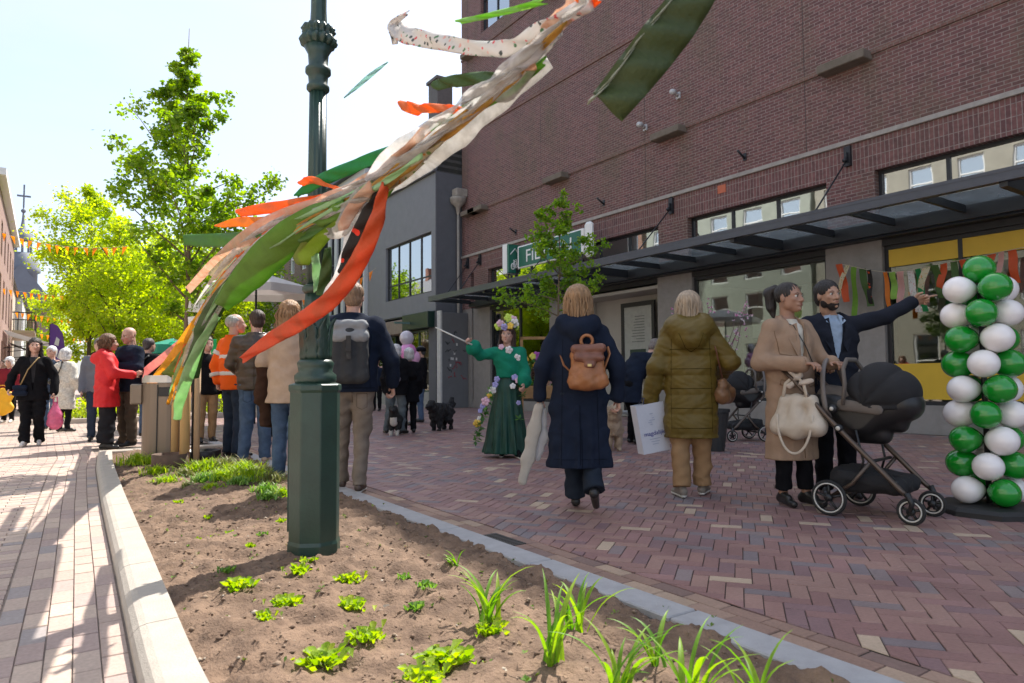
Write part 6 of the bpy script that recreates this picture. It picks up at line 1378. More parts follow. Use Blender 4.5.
def tree(name, pos, Ht, r0, z0, prof, nl, ls, m, lab, seed, nb=26, group=None, bark=None, cat='tree', upang=(.5, .9), lean=(0, 0), spread=.16, limbs=True, cluster=9, gap=0.):
    rg = random.Random(seed); t = empty(name, pos, 0, lab, cat, group)
    mb = MB(); pts = []; n_ = 9
    for i in range(n_+1):
        u = i/n_; pts.append(Vector((lean[0]*u+.03*math.sin(u*7+seed), lean[1]*u+.03*math.cos(u*6+seed), Ht*u)))
    mb.tube(pts, [r0*(1-.93*(i/n_)**.8) for i in range(n_+1)], 8); mb.build('trunk', bark or MBARK, t)
    mb = MB(); cs = []
    def trunk_at(z):
        u = min(.999, z/Ht)*n_; i = int(u); return pts[i].lerp(pts[i+1], u-i)
    for k in range(nb):
        u = (k+rg.random()*.7)/nb; z = z0+(Ht*.97-z0)*u; az = k*2.4+rg.uniform(-.5, .5); ln = prof(u)*rg.uniform(.65, 1.12)
        if ln < .05: continue
        el_ = rg.uniform(*upang); b0 = trunk_at(z-ln*.25 if z-ln*.25 > z0*.6 else z); dr = Vector((math.cos(az)*math.cos(el_), math.sin(az)*math.cos(el_), math.sin(el_)))
        bp = [b0]; cur = b0.copy(); seg = 5
        for s in range(seg):
            dr = (dr+Vector((rg.uniform(-.2, .2), rg.uniform(-.2, .2), rg.uniform(-.1, .12)))).normalized(); cur = cur+dr*(ln/math.cos(el_)*.92/seg); bp.append(cur.copy())
        if limbs: mb.tube(bp, [r0*.34*(1-u*.6)*(1-.8*s/seg) for s in range(seg+1)], 5)
        # twigs with leaf clumps
        nt_ = max(2, int(6*ln/max(prof(.3), .1)))+2
        for q_ in range(nt_):
            f_ = .22+.78*(q_+rg.random())/nt_; ii = min(seg-1, int(f_*seg)); b1 = bp[ii].lerp(bp[ii+1], f_*seg-ii)
            tl = ln*rg.uniform(.15, .38); td = Vector((rg.gauss(0, 1), rg.gauss(0, 1), rg.gauss(.2, .7))).normalized(); e1 = b1+td*tl
            if limbs: mb.tube([b1, b1.lerp(e1, .5)+Vector((0, 0, .02)), e1], [r0*.08, r0*.06, r0*.02], 4, caps=False)
            cs.append((b1, e1, ln))
    if limbs: mb.build('branches', bark or MBARK, t)
    L_ = []; npr = np.random.RandomState(seed)
    per = max(1, int(nl/len(cs)))
    for b1, e1, ln in cs:
        wgt = rg.uniform(.3, 1.7)
        for k in range(int(per*wgt)):
            u = npr.rand()**.6; c = b1.lerp(e1, u); s_ = spread*max(.5, ln/max(prof(.3), .1)); L_.append((c.x+npr.normal()*s_*.5, c.y+npr.normal()*s_*.5, c.z+npr.normal()*s_*.4))
    leaf_mesh('crown', L_, ls, m, t, seed)
    return t
# young tree at the stakes
prof1 = lambda u: (.30+1.0*math.sin(math.pi*min(1, (u*1.10+.02)))**.8*(1-.60*u)) if u < .88 else .22*(1-u)/.12+.03
tree('young_tree', GP(184, 8.4), 5.45, .050, 1.75, lambda u: prof1(u)*(1.05-.45*u), 15000, .058, ML1, 'slender young tree with lime leaves and bare leader at the head of the bed', 5, nb=34, bark=MBARK2, upang=(.5, .95), spread=.14)
# small tree before the canopy
tree('small_tree', GP(560, 10.2), 3.9, .035, 2.0, lambda u: .36+.52*(1-u)**1.0+.10*math.sin(u*19), 5200, .056, ML3, 'small street tree in front of the canopy, above the woman in navy', 9, nb=22, bark=MBARK2, upang=(.3, .8), spread=.09)
# avenue behind
big = lambda w: (lambda u: w*(.55+.5*math.sin(math.pi*(u*.85+.12)))*(1 if u < .8 else max(.2, (1-u)*4.2)))
for i, (px, dd, Ht, z0, w_, nl, ls, m, lab, sc_) in enumerate([
    (88, 27, 8.9, 2.4, 1.95, 9000, .16, ML2, 'tall pale green tree on the left in front of the church', 11),
    (118, 24, 6.6, 2.0, 1.7, 6000, .15, ML2, 'round pale green tree directly behind the woman in red', 12),
    (160, 27, 6.9, 1.8, 2.0, 7000, .16, ML2, 'bushy yellow green tree behind the steel bin', 13),
    (212, 25, 5.9, 1.8, 1.9, 6000, .15, ML2, 'yellow green tree behind the worker in orange', 14),
    (248, 33, 7.2, 2.2, 2.3, 5000, .18, ML1, 'darker green tree behind the ribbons', 15),
    (95, 38, 8.4, 2.0, 2.4, 5000, .20, ML2, 'pale tree farther back between the tall one and the young tree', 16),
    (140, 46, 9.5, 2.0, 3.0, 5500, .24, ML2, 'distant yellow green tree in the middle of the avenue', 17),
    (190, 42, 8.6, 1.8, 2.8, 5000, .22, ML1, 'distant green tree left of the market umbrellas', 18),
    (52, 58, 9.5, 2.0, 2.3, 3500, .26, ML2, 'far pale tree beside the purple flag', 19)]):
    tree('avenue_tree', GP(px, dd), Ht, .10, z0, big(w_), int(nl*2.2), ls*.72, m, lab, sc_, nb=34, group='trees lining the street behind the people', spread=.42, upang=(.2, 1.0))
# shrubs and low hedge beyond the red coat
def shrub(px, dd, w_, h_, n_, lab, m, ls=.09, seed=0, name='shrub'):
    rg = np.random.RandomState(seed); c = GP(px, dd); t = empty(name, c, 0, lab, 'shrub')
    a = rg.normal(size=(n_, 3)); a /= np.linalg.norm(a, axis=1)[:, None]; r_ = rg.rand(n_)[:, None]**.4; p = a*r_*np.array([w_, w_*.8, h_*.55])+np.array([0, 0, h_*.52]); p += .05*np.sin(p*17)
    leaf_mesh('foliage', p, ls, m, t, seed)
    mb = MB()
    for k in range(6): mb.tube([(0, 0, 0), (math.cos(k)*w_*.3, math.sin(k)*w_*.3, h_*.4), (math.cos(k)*w_*.6, math.sin(k)*w_*.6, h_*.8)], [.015, .01, .004], 4)
    mb.build('stems', MBARK, t)
for k, (px, dd, w_, h_) in enumerate(((82, 17.5, .55, .45), (92, 18.5, .6, .5), (150, 19, .7, .55), (217, 20, .6, .6), (118, 20, .7, .5))):
    shrub(px, dd, w_, h_, 900, ['low lime shrub left of the woman in red', 'low lime shrub behind the woman in red', 'low lime shrub behind the steel bin', 'green shrub behind the worker in orange', 'low lime shrub seen between the two people by the bin'][k], ML2, .07, k)
c = GP(88, 16.6); mb = MB(); mb.box(c.x-1.2, c.x+2.6, c.y, c.y+.15, -.02, .12, bev=.01); struct('kerb', mb, MC)
mb = MB()
c = GP(215, 18.5); mb.box(c.x-.6, c.x+3.4, c.y, c.y+.2, -.02, .14, bev=.01); struct('kerb', mb, MC)

# ---- planting in the bed
def rosette(px, py, s, seed, lab, m, n_=26, up=.6):
    rg = random.Random(seed); c = G(px, py, .04); z = soil_z(c.x, c.y); V, Fc = [], []
    for k in range(n_):
        az = rg.uniform(0, 6.28); el_ = rg.uniform(.25, 1.35)*up+.15; ln = s*rg.uniform(.35, .80); w_ = ln*.25; st = Vector((rg.gauss(0, s*.34), rg.gauss(0, s*.34), rg.uniform(0, s*.25)))
        d = Vector((math.cos(az)*math.cos(el_), math.sin(az)*math.cos(el_), math.sin(el_))); sd_ = Vector((-math.sin(az), math.cos(az), 0)); b_ = st+d*ln*.25; o_ = len(V)
        V += [st, b_+sd_*w_*.2, st+d*ln*.6+sd_*w_+Vector((0, 0, .01)), st+d*ln*.95+sd_*w_*.55-Vector((0, 0, ln*.06)), st+d*ln*1.05-Vector((0, 0, ln*.12)), st+d*ln*.95-sd_*w_*.55-Vector((0, 0, ln*.06)), st+d*ln*.6-sd_*w_+Vector((0, 0, .01)), b_-sd_*w_*.2, st+d*ln*.6-Vector((0, 0, .012))]
        Fc += [(o_, o_+1, o_+8, o_+7), (o_+1, o_+2, o_+3, o_+8), (o_+7, o_+8, o_+5, o_+6), (o_+8, o_+3, o_+4, o_+5)]
    ob = npmesh('leafy_plant', [tuple(v) for v in V], Fc, m); ob.location = (c.x, c.y, z-.005); tag(ob, lab, 'plant', 'low leafy plants in the bed'); return ob
MP1 = leafmat('bed_leaf', (.20, .34, .015), (.30, .45, .02), (.42, .52, .04), .45, 1.6); MP2 = leafmat('bed_leaf_blue', (.12, .25, .05), (.18, .34, .06), (.26, .42, .08), .35, 1.4)
spots = [(238, 590, .095, 'lime leafy plant left of the lamp post base, second from the kerb side'), (226, 574, .055, 'small dark leafy seedling behind the plant left of the lamp post'), (286, 600, .085, 'leafy plant just left below the lamp post base'), (268, 619, .065, 'small leafy plant nearest below the plant by the lamp post base'), (298, 570, .085, 'leafy plant touching the left foot of the lamp post'), (306, 562, .06, 'little leafy tuft at the very foot of the lamp post'),
         (349, 576, .080, 'lime leafy plant right of the lamp post foot'), (352, 604, .085, 'lime leafy plant second down to the right of the lamp post'), (366, 638, .085, 'upright leafy plant third down to the right of the lamp post'), (325, 662, .11, 'wide leafy plant at the bottom centre left of the bed'), (415, 609, .070, 'darker leafy plant in the middle of the bed'), (426, 587, .065, 'darker leafy plant behind the middle of the bed'), (447, 660, .12, 'large pale leafy plant with yellow leaves at the bottom middle'),
         (490, 632, .085, 'round leafy plant between the day lilies and the pale plant'), (403, 577, .04, 'tiny seedling behind the middle plants'), (425, 682, .09, 'leafy plant cut by the lower picture edge'), (208, 517, .05, 'small seedling among the rear ones in the bed, nearest the left kerb'), (230, 530, .06, 'spreading seedling midway up the bed'), (214, 534, .035, 'tiny seedling left of the spreading one'), (250, 548, .05, 'pale seedling above the lamp post plants'),
         (263, 533, .05, 'pale grey green seedling beside the lamp post shadow'), (198, 541, .035, 'single tiny sprout near the left kerb'), (282, 520, .05, 'seedling behind the lamp post, left side'), (178, 505, .05, 'rusty green seedling near the left kerb at the rear')]
for k, (px, py, s, lab) in enumerate(spots): rosette(px, py, s*.86, k+3, lab, MP1 if k not in (1, 10, 11, 14, 20) else MP2, 64 if s > .07 else 30)
def lily(px, py, s, seed, lab, m, n_=14, bend=1.):
    rg = random.Random(seed); c = G(px, py, .08); z = soil_z(c.x, c.y); V, Fc = [], []
    for k in range(n_):
        az = rg.uniform(0, 6.28); ln = s*rg.uniform(.6, 1.1); w_ = .0085*rg.uniform(.8, 1.3); th = rg.uniform(1.15, 1.5); st = Vector((rg.gauss(0, .018), rg.gauss(0, .018), 0)); cur = st.copy(); sd_ = Vector((-math.sin(az), math.cos(az), 0)); n2 = 9
        for i in range(n2+1):
            u = i/n2; ww = w_*(1-.15*u) if u < .6 else w_*(1-u)*2.2+.0004
            nn = Vector((-math.cos(az)*math.sin(th), -math.sin(az)*math.sin(th), math.cos(th)))
            V += [tuple(cur+sd_*ww), tuple(cur-nn*ww*.45), tuple(cur-sd_*ww)]
            if i < n2:
                o_ = len(V)-3; Fc += [(o_, o_+1, o_+4, o_+3), (o_+1, o_+2, o_+5, o_+4)]
            cur = cur+Vector((math.cos(az)*math.cos(th), math.sin(az)*math.cos(th), math.sin(th)))*ln/n2; th -= rg.uniform(.10, .26)*bend*(.4+u)
    ob = npmesh('day_lily', V, Fc, m); ob.location = (c.x, c.y, z-.005); tag(ob, lab, 'plant', 'day lilies along the right side of the bed')
MD = leafmat('lily_blade', (.10, .26, .02), (.17, .36, .025), (.30, .46, .04), .45, 1.6)
for k, (px, py, s, n_, lab) in enumerate([(490, 610, .30, 16, 'day lily with upright blades beside the round leafy plant, rearmost of the row'), (553, 652, .33, 13, 'day lily with arching bright blades in front of the rearmost one'), (575, 618, .27, 12, 'day lily half hidden behind the bright arching one'), (618, 690, .30, 13, 'tall day lily at the lower edge, left of the curled one'), (655, 655, .22, 6, 'thin day lily with a curled blade near the right kerb'), (688, 690, .30, 12, 'broad bladed day lily cut by the lower edge, near the right kerb'), (760, 705, .28, 9, 'day lily shooting up from below the picture edge beside the right kerb'), (455, 560, .10, 8, 'thin grassy sprout near the rear of the right row'), (905, 735, .25, 5, 'single day lily tip at the lower edge far right')]):
    if px > 800: continue
    lily(px, py, s, k+40, lab, MD, n_)
# grassy tufts by the bin
def tuft(px, dd, s, seed, lab, n_=90, m=None):
    n_ = int(n_*1.5); rg = random.Random(seed); c = GP(px, dd); z = soil_z(min(max(c.x, .9), 2.1), c.y); V, Fc = [], []
    for k in range(n_):
        az = rg.uniform(0, 6.28); r_ = min(abs(rg.gauss(0, s*.45)), s*.9); b0 = Vector((math.cos(az*3+k)*r_*1.2, math.sin(az*3+k)*r_*1.2, 0)); th = rg.uniform(.4, 1.5); ln = s*rg.uniform(.3, .9); d = Vector((math.cos(az)*math.cos(th), math.sin(az)*math.cos(th), math.sin(th))); sd_ = Vector((-math.sin(az), math.cos(az), 0))*.005; o_ = len(V)
        tip = b0+d*ln+Vector((math.cos(az), math.sin(az), -.5))*ln*.25; md_ = b0+d*ln*.6
        V += [tuple(b0-sd_), tuple(b0+sd_), tuple(md_+sd_*1.2), tuple(md_-sd_*1.2), tuple(tip)]; Fc += [(o_, o_+1, o_+2, o_+3)]; Fc += [(o_+3, o_+2, o_+4, o_+4)]
    me = bpy.data.meshes.new('grass_clump'); me.from_pydata(V, [], [f if f[2] != f[3] else f[:3] for f in Fc]); me.materials.append(m or MP1)
    ob = bpy.data.objects.new('grass_clump', me); COL.objects.link(ob); ob.location = (c.x, c.y, z); tag(ob, lab, 'plant', 'grassy clumps at the head of the bed')
MT2 = leafmat('dry_tuft', (.14, .20, .05), (.22, .26, .08), (.30, .28, .12), .3, 1.2)
for k, (px, dd, s, n_, m, lab) in enumerate([(140, 8.0, .20, 120, MP1, 'bright grassy clump left of the bin foot'), (158, 7.2, .15, 80, MP1, 'loose bright clump in front of the round collar'), (186, 7.0, .14, 60, MT2, 'reddish low clump in front of the stakes'), (205, 7.3, .22, 150, MP1, 'wide bright clump right of the stakes'), (228, 7.5, .24, 170, MT2, 'straw tinted clump in front of the worker in orange'), (246, 7.2, .22, 150, MP1, 'green clump in front of the man in brown'), (262, 6.9, .20, 120, MT2, 'straw tinted clump next to the feet of the curly haired woman'), (240, 6.3, .12, 60, MP2, 'low green clump midway up the bed'), (268, 6.0, .12, 60, MP2, 'low green clump behind the lamp post base'), (222, 6.7, .16, 90, MP1, 'bright clump in front of the straw tinted one'), (190, 6.3, .08, 40, MT2, 'small rusty clump near the left kerb'), (168, 6.6, .12, 70, MP1, 'bright low clump near the left kerb below the bin'), (214, 6.1, .11, 60, MP1, 'bright low clump in the middle of the rear bed'), (252, 6.6, .20, 120, MP1, 'leafy clump in front of the blue jeans'), (275, 6.5, .16, 90, MT2, 'straw coloured clump just left of the post, farthest'), (270, 5.6, .10, 60, MP2, 'low bluish clump left of the lamp post, nearer'), (284, 5.9, .12, 70, MP1, 'bright clump close behind the lamp post'), (206, 6.6, .14, 90, MP2, 'darker clump below the wide bright one')]):
    tuft(px, dd, s, k+80, lab, n_*2, m)

V, Fc = [], []; rg = random.Random(77)
for i in range(420):
    Y = rg.uniform(1.2, 8.5); X = rg.uniform(kx(Y)+KW+.05, KX(Y)-.2); z = soil_z(X, Y); n_ = rg.randint(2, 6); s_ = rg.uniform(.008, .024)
    if rg.random() < .5: X += (rg.random()**2)*.2
    for k in range(n_):
        az = rg.uniform(0, 6.28); el_ = rg.uniform(.2, 1.1); d = Vector((math.cos(az)*math.cos(el_), math.sin(az)*math.cos(el_), math.sin(el_)))*s_; u = Vector((-math.sin(az), math.cos(az), 0))*s_*.3; c = Vector((X, Y, z)); o_ = len(V); V += [tuple(c), tuple(c+d*.6+u), tuple(c+d), tuple(c+d*.6-u)]; Fc.append((o_, o_+1, o_+2, o_+3))
tag(npmesh('weed_seedlings', V, Fc, island_mat('weed', [(0, (.12, .22, .03)), (.4, (.22, .32, .04)), (.65, (.30, .20, .10)), (.85, (.35, .27, .17))], .8, 0, trans=.2), smooth=False), 'tiny sprouts and dry leaf bits scattered over the soil', 'seedlings', kind='stuff')

# ================================================================== balloon column
bc = GP(984, 5.05); t = empty('balloon_column', bc, -R(YAW)-R(24), 'column of stacked green and white balloons on a black base at the right', 'balloon column')
MBG_ = mat('balloon_green', (.006, .27, .02), .16, .04, 3, spec=.7, coat=.4); MBW = mat('balloon_white', (.88, .84, .83), .24, .03, 3, spec=.6, coat=.3)
def bal(z, a, r_, m, single=False, ring=.160):
    mb = MB()
    M = Matrix.Rotation(a, 4, 'Z')
    if single: mb.ell((0, 0, z), (.108, .108, .104), 24, 16)
    else:
        vs = []
        def fn(v):   # pear towards the column's axis
            k = 1-.30*max(0, v.y)**1.5; return Vector((v.x*k, v.y*(1.0 if v.y < 0 else 1.30), v.z*k))
        mb2 = MB(); mb2.ell((0, 0, 0), (r_, r_*1.02, r_*.98), 26, 18, fn=fn); mb.add([M @ (Vector(v)+Vector((0, -ring, 0)))+Vector((0, 0, z)) for v in mb2.v], mb2.f, True)
    mb.build('balloon', m, t)
zt = [.17+.184*k for k in range(9)]
rb = random.Random(4)
for k, z in enumerate(zt):
    off = 0 if k % 2 == 0 else R(-34)
    front_green = (k//2) % 2 == 0
    for j in range(4):
        g_ = (j % 2 == 0) == (front_green if k % 2 == 0 else not front_green)
        bal(z-.003, off+j*math.pi/2+R(24), .103*rb.uniform(.97, 1.04), MBG_ if g_ else MBW)
bal(zt[-1]+.15, 0, .12, MBG_, True)
mb = MB(); mb.tube([(0, 0, .05), (0, 0, 1.8)], .02, 8); mb.build('pole', BKSH, t)
mb = MB(); mb.lathe([(.36, 0), (.36, .035), (.33, .06), (.10, .07)], 8, smooth=False); mb.build('base', mat('black_rubber', (.02, .02, .02), .6, .2, 10, .2, 60), t)

# ================================================================== prams
MFR = mat('bronze_tube', (.10, .075, .06), .35, .1, 8, metal=.6); MFB = mat('pram_fabric', (.012, .012, .014), .85, .2, 12, .3, 200); MPL = mat('black_plastic', (.015, .015, .016), .4, .1, 10); MRM = mat('rim_light', (.55, .53, .48), .5); MTY = mat('tyre', (.02, .02, .02), .8, .1, 10); MGY = mat('taupe_pad', (.13, .11, .095), .8, .1, 8, .2, 150)
def wheel(par, c, r_, spokes=5):
    w_ = empty('wheel', c); w_.parent = par
    mb = MB(); mb.torus((0, 0, 0), r_-.013, .013, 'x', 32, 8); mb.build('tyre', MTY, w_)
    mb = MB(); mb.torus((.010, 0, 0), r_-.026, .0055, 'x', 32, 6); mb.torus((-.010, 0, 0), r_-.026, .0055, 'x', 32, 6); mb.build('rim', MRM, w_)
    mb = MB(); mb.torus((0, 0, 0), r_-.030, .009, 'x', 28, 6)
    for k in range(spokes):
        a = k*2*math.pi/spokes+.3; mb.tube([(0, 0, 0), (0, math.cos(a)*(r_-.03), math.sin(a)*(r_-.03))], .010, 5)
    mb.lathe([(.026, -.022), (.026, .022)], 12, M=Matrix.Rotation(R(90), 4, 'Y')); mb.build('spokes', MPL, w_)
def pram(pos, rz, lab, group):
    t = empty('pram', pos, rz, lab, 'pram', group)
    for s in (1, -1):
        wheel(t, (s*.27, -.06, .128), .128); wheel(t, (s*.215, .46, .092), .092)
        mb = MB(); mb.tube([(s*.235, -.40, 1.06), (s*.235, -.32, .985), (s*.245, .0, .64), (s*.245, .14, .50), (s*.235, .40, .235), (s*.235, .45, .19)], [.015, .017, .019, .019, .018, .015], 10); mb.build('side_tube', MFR, t)
        mb = MB(); mb.tube([(s*.235, .445, .215), (s*.24, .475, .15), (s*.235, .46, .095)], [.022, .018, .014], 8); mb.build('fork', MPL, t)
        mb = MB(); mb.tube([(s*.25, -.06, .13), (s*.25, .10, .245), (s*.245, .22, .40)], [.014, .014, .014], 8); mb.build('rear_leg', MFR, t)
        mb = MB(); mb.lathe([(.028, -.018), (.028, .018)], 14, (0, 0, 0), M=Matrix.Translation((s*.25, .02, .63)) @ Matrix.Rotation(R(90), 4, 'Y')); mb.build('hinge', MPL, t); mb = MB(); mb.lathe([(.03, -.02), (.03, .02)], 14, M=Matrix.Translation((s*.25, -.02, .77)) @ Matrix.Rotation(R(90), 4, 'Y')); mb.build('hinge', MPL, t)
        mb = MB(); mb.lathe([(.016, -.003), (.016, .003)], 12, M=Matrix.Translation((s*.271, .02, .63)) @ Matrix.Rotation(R(90), 4, 'Y')); mb.lathe([(.014, -.003), (.014, .003)], 12, M=Matrix.Translation((s*.273, -.02, .77)) @ Matrix.Rotation(R(90), 4, 'Y')); mb.build('button', MRM, t)
        mb = MB(); mb.tube([(s*.21, .12, .62), (s*.20, .16, .40), (s*.21, .13, .30)], .009, 6); mb.build('strut', MPL, t)
    mb = MB(); mb.tube([(-.235, -.40, 1.06), (-.20, -.435, 1.085), (.20, -.435, 1.085), (.235, -.40, 1.06)], .019, 10); mb.build('handlebar', BKSH, t)
    mb = MB(); mb.tube([(-.27, -.06, .128), (.27, -.06, .128)], .012, 8); mb.build('axle', MFR, t)
    # seat, hood, carry arc
    sd(t, 'seat_shell', [rc((0, -.16, .80), (0, .10, .70), .12, .15, ((1, 0, 0), 1.2)), rc((0, .10, .70), (0, .38, .80), .15, .12, ((1, 0, 0), 1.2)), rc((0, -.1, .68), (0, .34, .66), .07, .06), rc((0, .05, .60), (0, .22, .58), .09, .07)], MPL, .012, .03, cut=lambda g: g[..., 2]-.87)
    sd(t, 'seat_lining', [rc((0, -.14, .84), (0, .12, .78), .10, .12), rc((0, .1, .78), (0, .34, .84), .12, .09)], MGY, .013, .03)
    for s in (1, -1): sd(t, 'side_pad', [rc((s*.175, .02, .795), (s*.180, .26, .765), .045, .038, ((1, 0, 0), .45))], MGY, .010, .02)
    def hdsp(g):
        a = np.arctan2(g[..., 2]-.80, g[..., 1]-.16); return -.022*np.abs(np.sin(a*3.6))**.6+.012
    sd(t, 'hood', [el((0, .22, .86), (.20, .26, .235)), sub(el((0, -.06, .95), (.165, .19, .26)))], MFB, .010, .02, cut=lambda g: np.maximum(.765-g[..., 2], -(g[..., 1]+.02)*1.0), disp=hdsp)
    mb = MB(); mb.tube([(s_*.195, .03+.0*abs(s_), .80) for s_ in (1,)]+[(.20, .05, .95), (.17, .03, 1.06), (.08, .02, 1.125), (-.08, .02, 1.125), (-.17, .03, 1.06), (-.20, .05, .95), (-.195, .03, .80)], .014, 10, flat=1.3)
    ob = mb.build('hood_rim', MGY, t)
    mb = MB(); pts = [(.215*math.cos(a)*1.0, -.09-.05*math.sin(a), .78+.36*math.sin(a)) for a in np.linspace(0, math.pi, 15)]; mb.tube([(.215, -.06, .70)]+pts+[(-.215, -.06, .70)], .020, 10, flat=.6); mb.build('carry_handle', mat('bronze_plastic', (.13, .11, .10), .45), t)
    sd(t, 'basket', [rc((-.14, .02, .27), (.14, .02, .27), .10, .10), rc((-.14, .34, .235), (.14, .34, .235), .06, .06), rc((-.14, .02, .27), (-.14, .34, .235), .10, .06), rc((.14, .02, .27), (.14, .34, .235), .10, .06), rc((0, .0, .28), (0, .34, .23), .1, .06)], MFB, .014, .03, cut=lambda g: g[..., 2]-.335-.1*(-g[..., 1]), disp=fs(.006))
    mb = MB(); mb.tube([(-.2, .20, .40), (.2, .20, .40)], .012, 6); mb.tube([(-.21, .36, .27), (.21, .36, .27)], .012, 6); mb.build('cross_bar', MPL, t)
    return t
w0 = GP(825, 4.98)
fw = Vector((math.sin(R(YAW+138)), math.cos(R(YAW+138)), 0)); rt = Vector((fw.y, -fw.x, 0))
base = w0 - rt*.27 + fw*.06
pm = pram(base, R(-(YAW+138)), 'black pram with bronze frame and ribbed hood pushed by the couple', 'prams')
p2_ = copy_tree(pm); c2_ = GP(752, 10.9); p2_.location = c2_; p2_.rotation_euler.z = R(-(YAW+262)); p2_['label'] = 'second dark pram standing behind the olive coat by the shop window'
# far-side legs crossing
t = empty('changing_bag', base-fw*.30+rt*.20+Vector((0, 0, .55)), R(-(YAW+138)), 'soft cream changing bag hanging from the handle of the pram', 'bag')
MCB = mat('cream_leather', (.46, .39, .31), .65, .12, 8, .25, 60, c2=(.54, .47, .38))
sd(t, 'bag_body', [rc((.03, -.13, .08), (.03, .15, .08), .075, .075), rc((.02, -.09, .27), (.02, .12, .27), .04, .04), rc((.03, 0, .06), (.02, 0, .27), .085, .05), rc((.03, -.13, .08), (.02, -.09, .27), .07, .04), rc((.03, .15, .08), (.02, .12, .27), .07, .04)], MCB, .010, .03, disp=fs(.0035, 1.3))
mb = MB(); mb.tube([(.05, -.10, .25), (.05, -.07, .40), (.03, .0, .47), (.05, .07, .40), (.05, .10, .25)], .014, 8, flat=.5); mb.tube([(.10+.02*math.sin(a_), .015-.135*math.cos(a_)**1, .17-.29*math.sin(a_)) for a_ in np.linspace(0, math.pi, 18)], .010, 8, flat=.5); mb.build('strap', MCB, t)
sd(t, 'fabric_knot', [rc((.04, -.04, .38), (.03, .03, .46), .022, .018), rc((.03, .03, .46), (.05, .08, .55), .018, .012), rc((.04, .02, .44), (.06, -.05, .52), .016, .01), rc((.05, .05, .40), (.04, .13, .42), .02, .015)], mat('beige_scarf', (.50, .43, .36), .8), .008, .01, disp=fs(.005, 3))
# ================================================================== ribbon garland blown by the wind
def rdepth(px): return 1/(-.0688+.001113*px)
def ribmat(nm, c, tr=.45, c2=None, scale=5, var=.12, rough=.6, clear=0.):
    return mat(nm, c, rough, var, scale, .35, 90, c2=c2, trans=tr, clear=clear)
def ribmesh(name, par, pts, m, dofs=0., twist=0., ripple=.03, seed=0, label=None, depth=None, cup=.12, frayed=False):
    """pts: bearing points (px, py, width in px at that distance); a real cloth strip with width, curl and ripples"""
    rg = random.Random(seed); n_ = len(pts); C = []
    def cat(i, u, k):
        p0, p1, p2, p3 = pts[max(0, i-1)][k], pts[i][k], pts[min(n_-1, i+1)][k], pts[min(n_-1, i+2)][k]
        return .5*((2*p1)+(-p0+p2)*u+(2*p0-5*p1+4*p2-p3)*u*u+(-p0+3*p1-3*p2+p3)*u**3)
    for i in range(n_-1):
        for s in range(8): C.append([cat(i, s/8, k) for k in range(3)])
    C.append(list(pts[-1][:3])); V, Fc = [], []; ph = rg.uniform(0, 6); W3 = []
    for i, (x, y, w_) in enumerate(C):
        d = (depth(x) if depth else rdepth(x))*(1+dofs)+ripple*math.sin(i*.45+ph)*1.5; W3.append((P(x, y, d), w_*d/FPX, d))
    nc = 6
    for i in range(len(C)):
        c, w_, d = W3[i]; a = W3[max(0, i-1)][0]; b_ = W3[min(len(C)-1, i+1)][0]; tn = (b_-a).normalized(); vw = (c-CAM).normalized()
        pe = tn.cross(vw).normalized(); tw = twist*math.sin(i*.16+ph)+.35*math.sin(i*.09+ph*2)*(1 if twist else 0)
        wv = pe*math.cos(tw)+vw*math.sin(tw); nv = tn.cross(wv)
        for j in range(nc+1):
            u = j/nc-.5; edge = rg.uniform(-.015, .015) if (frayed and j in (0, nc)) else 0
            V.append(tuple(c+wv*(u+edge)*w_+nv*w_*cup*math.cos(u*3.1+.6*math.sin(i*.3+ph))+nv*.012*math.sin(i*.9+u*5)))
    for i in range(len(C)-1):
        for j in range(nc): o_ = i*(nc+1)+j; Fc.append((o_, o_+1, o_+nc+2, o_+nc+1))
    ob = npmesh(name, V, Fc, m, par, label=label); md = ob.modifiers.new('s', 'SOLIDIFY'); md.thickness = .0015; md.offset = 0
    return ob
g0 = P(183, 395, rdepth(183)); gr = empty('ribbon_garland', (g0.x, g0.y, 0), 0, 'long rope of wind blown green, orange, white and patterned cloth ribbons strung over the bed', 'garland')
def rib(*a, **k):
    sc_ = .80 if max(p_[2] for p_ in a[1]) > 14 else .9
    a = (a[0], [(p_[0], p_[1], p_[2]*sc_) for p_ in a[1]])+a[2:]
    o = ribmesh(a[0], None, *a[1:], **k); o.parent = gr; o.matrix_parent_inverse = Matrix.Translation(-gr.location); return o
LEAFG = ribmat('cloth_leaf_green', (.15, .32, .03), .45); DKG = ribmat('cloth_moss', (.045, .10, .018), .25); EMG = ribmat('cloth_emerald', (.02, .25, .08), .45); ORR = ribmat('cloth_vermilion', (.58, .085, .02), .28); PCH = ribmat('cloth_peach', (.66, .40, .27), .45, c2=(.76, .60, .48), scale=14, clear=.18); WHR = ribmat('cloth_white', (.66, .65, .64), .5, var=.2, scale=16, clear=.34); GREY = ribmat('sheer_grey', (.40, .38, .35), .45, c2=(.62, .60, .57), scale=16, clear=.38); GLD = ribmat('cloth_gold', (.55, .27, .03), .45, c2=(.62, .45, .12), scale=10); ORA = ribmat('cloth_orange', (.80, .22, .03), .5); YEL = ribmat('cloth_yellow', (.82, .50, .03), .5); MNT = ribmat('cloth_mint', (.42, .62, .36), .5); PNK = ribmat('cloth_pink', (.75, .42, .40), .5)
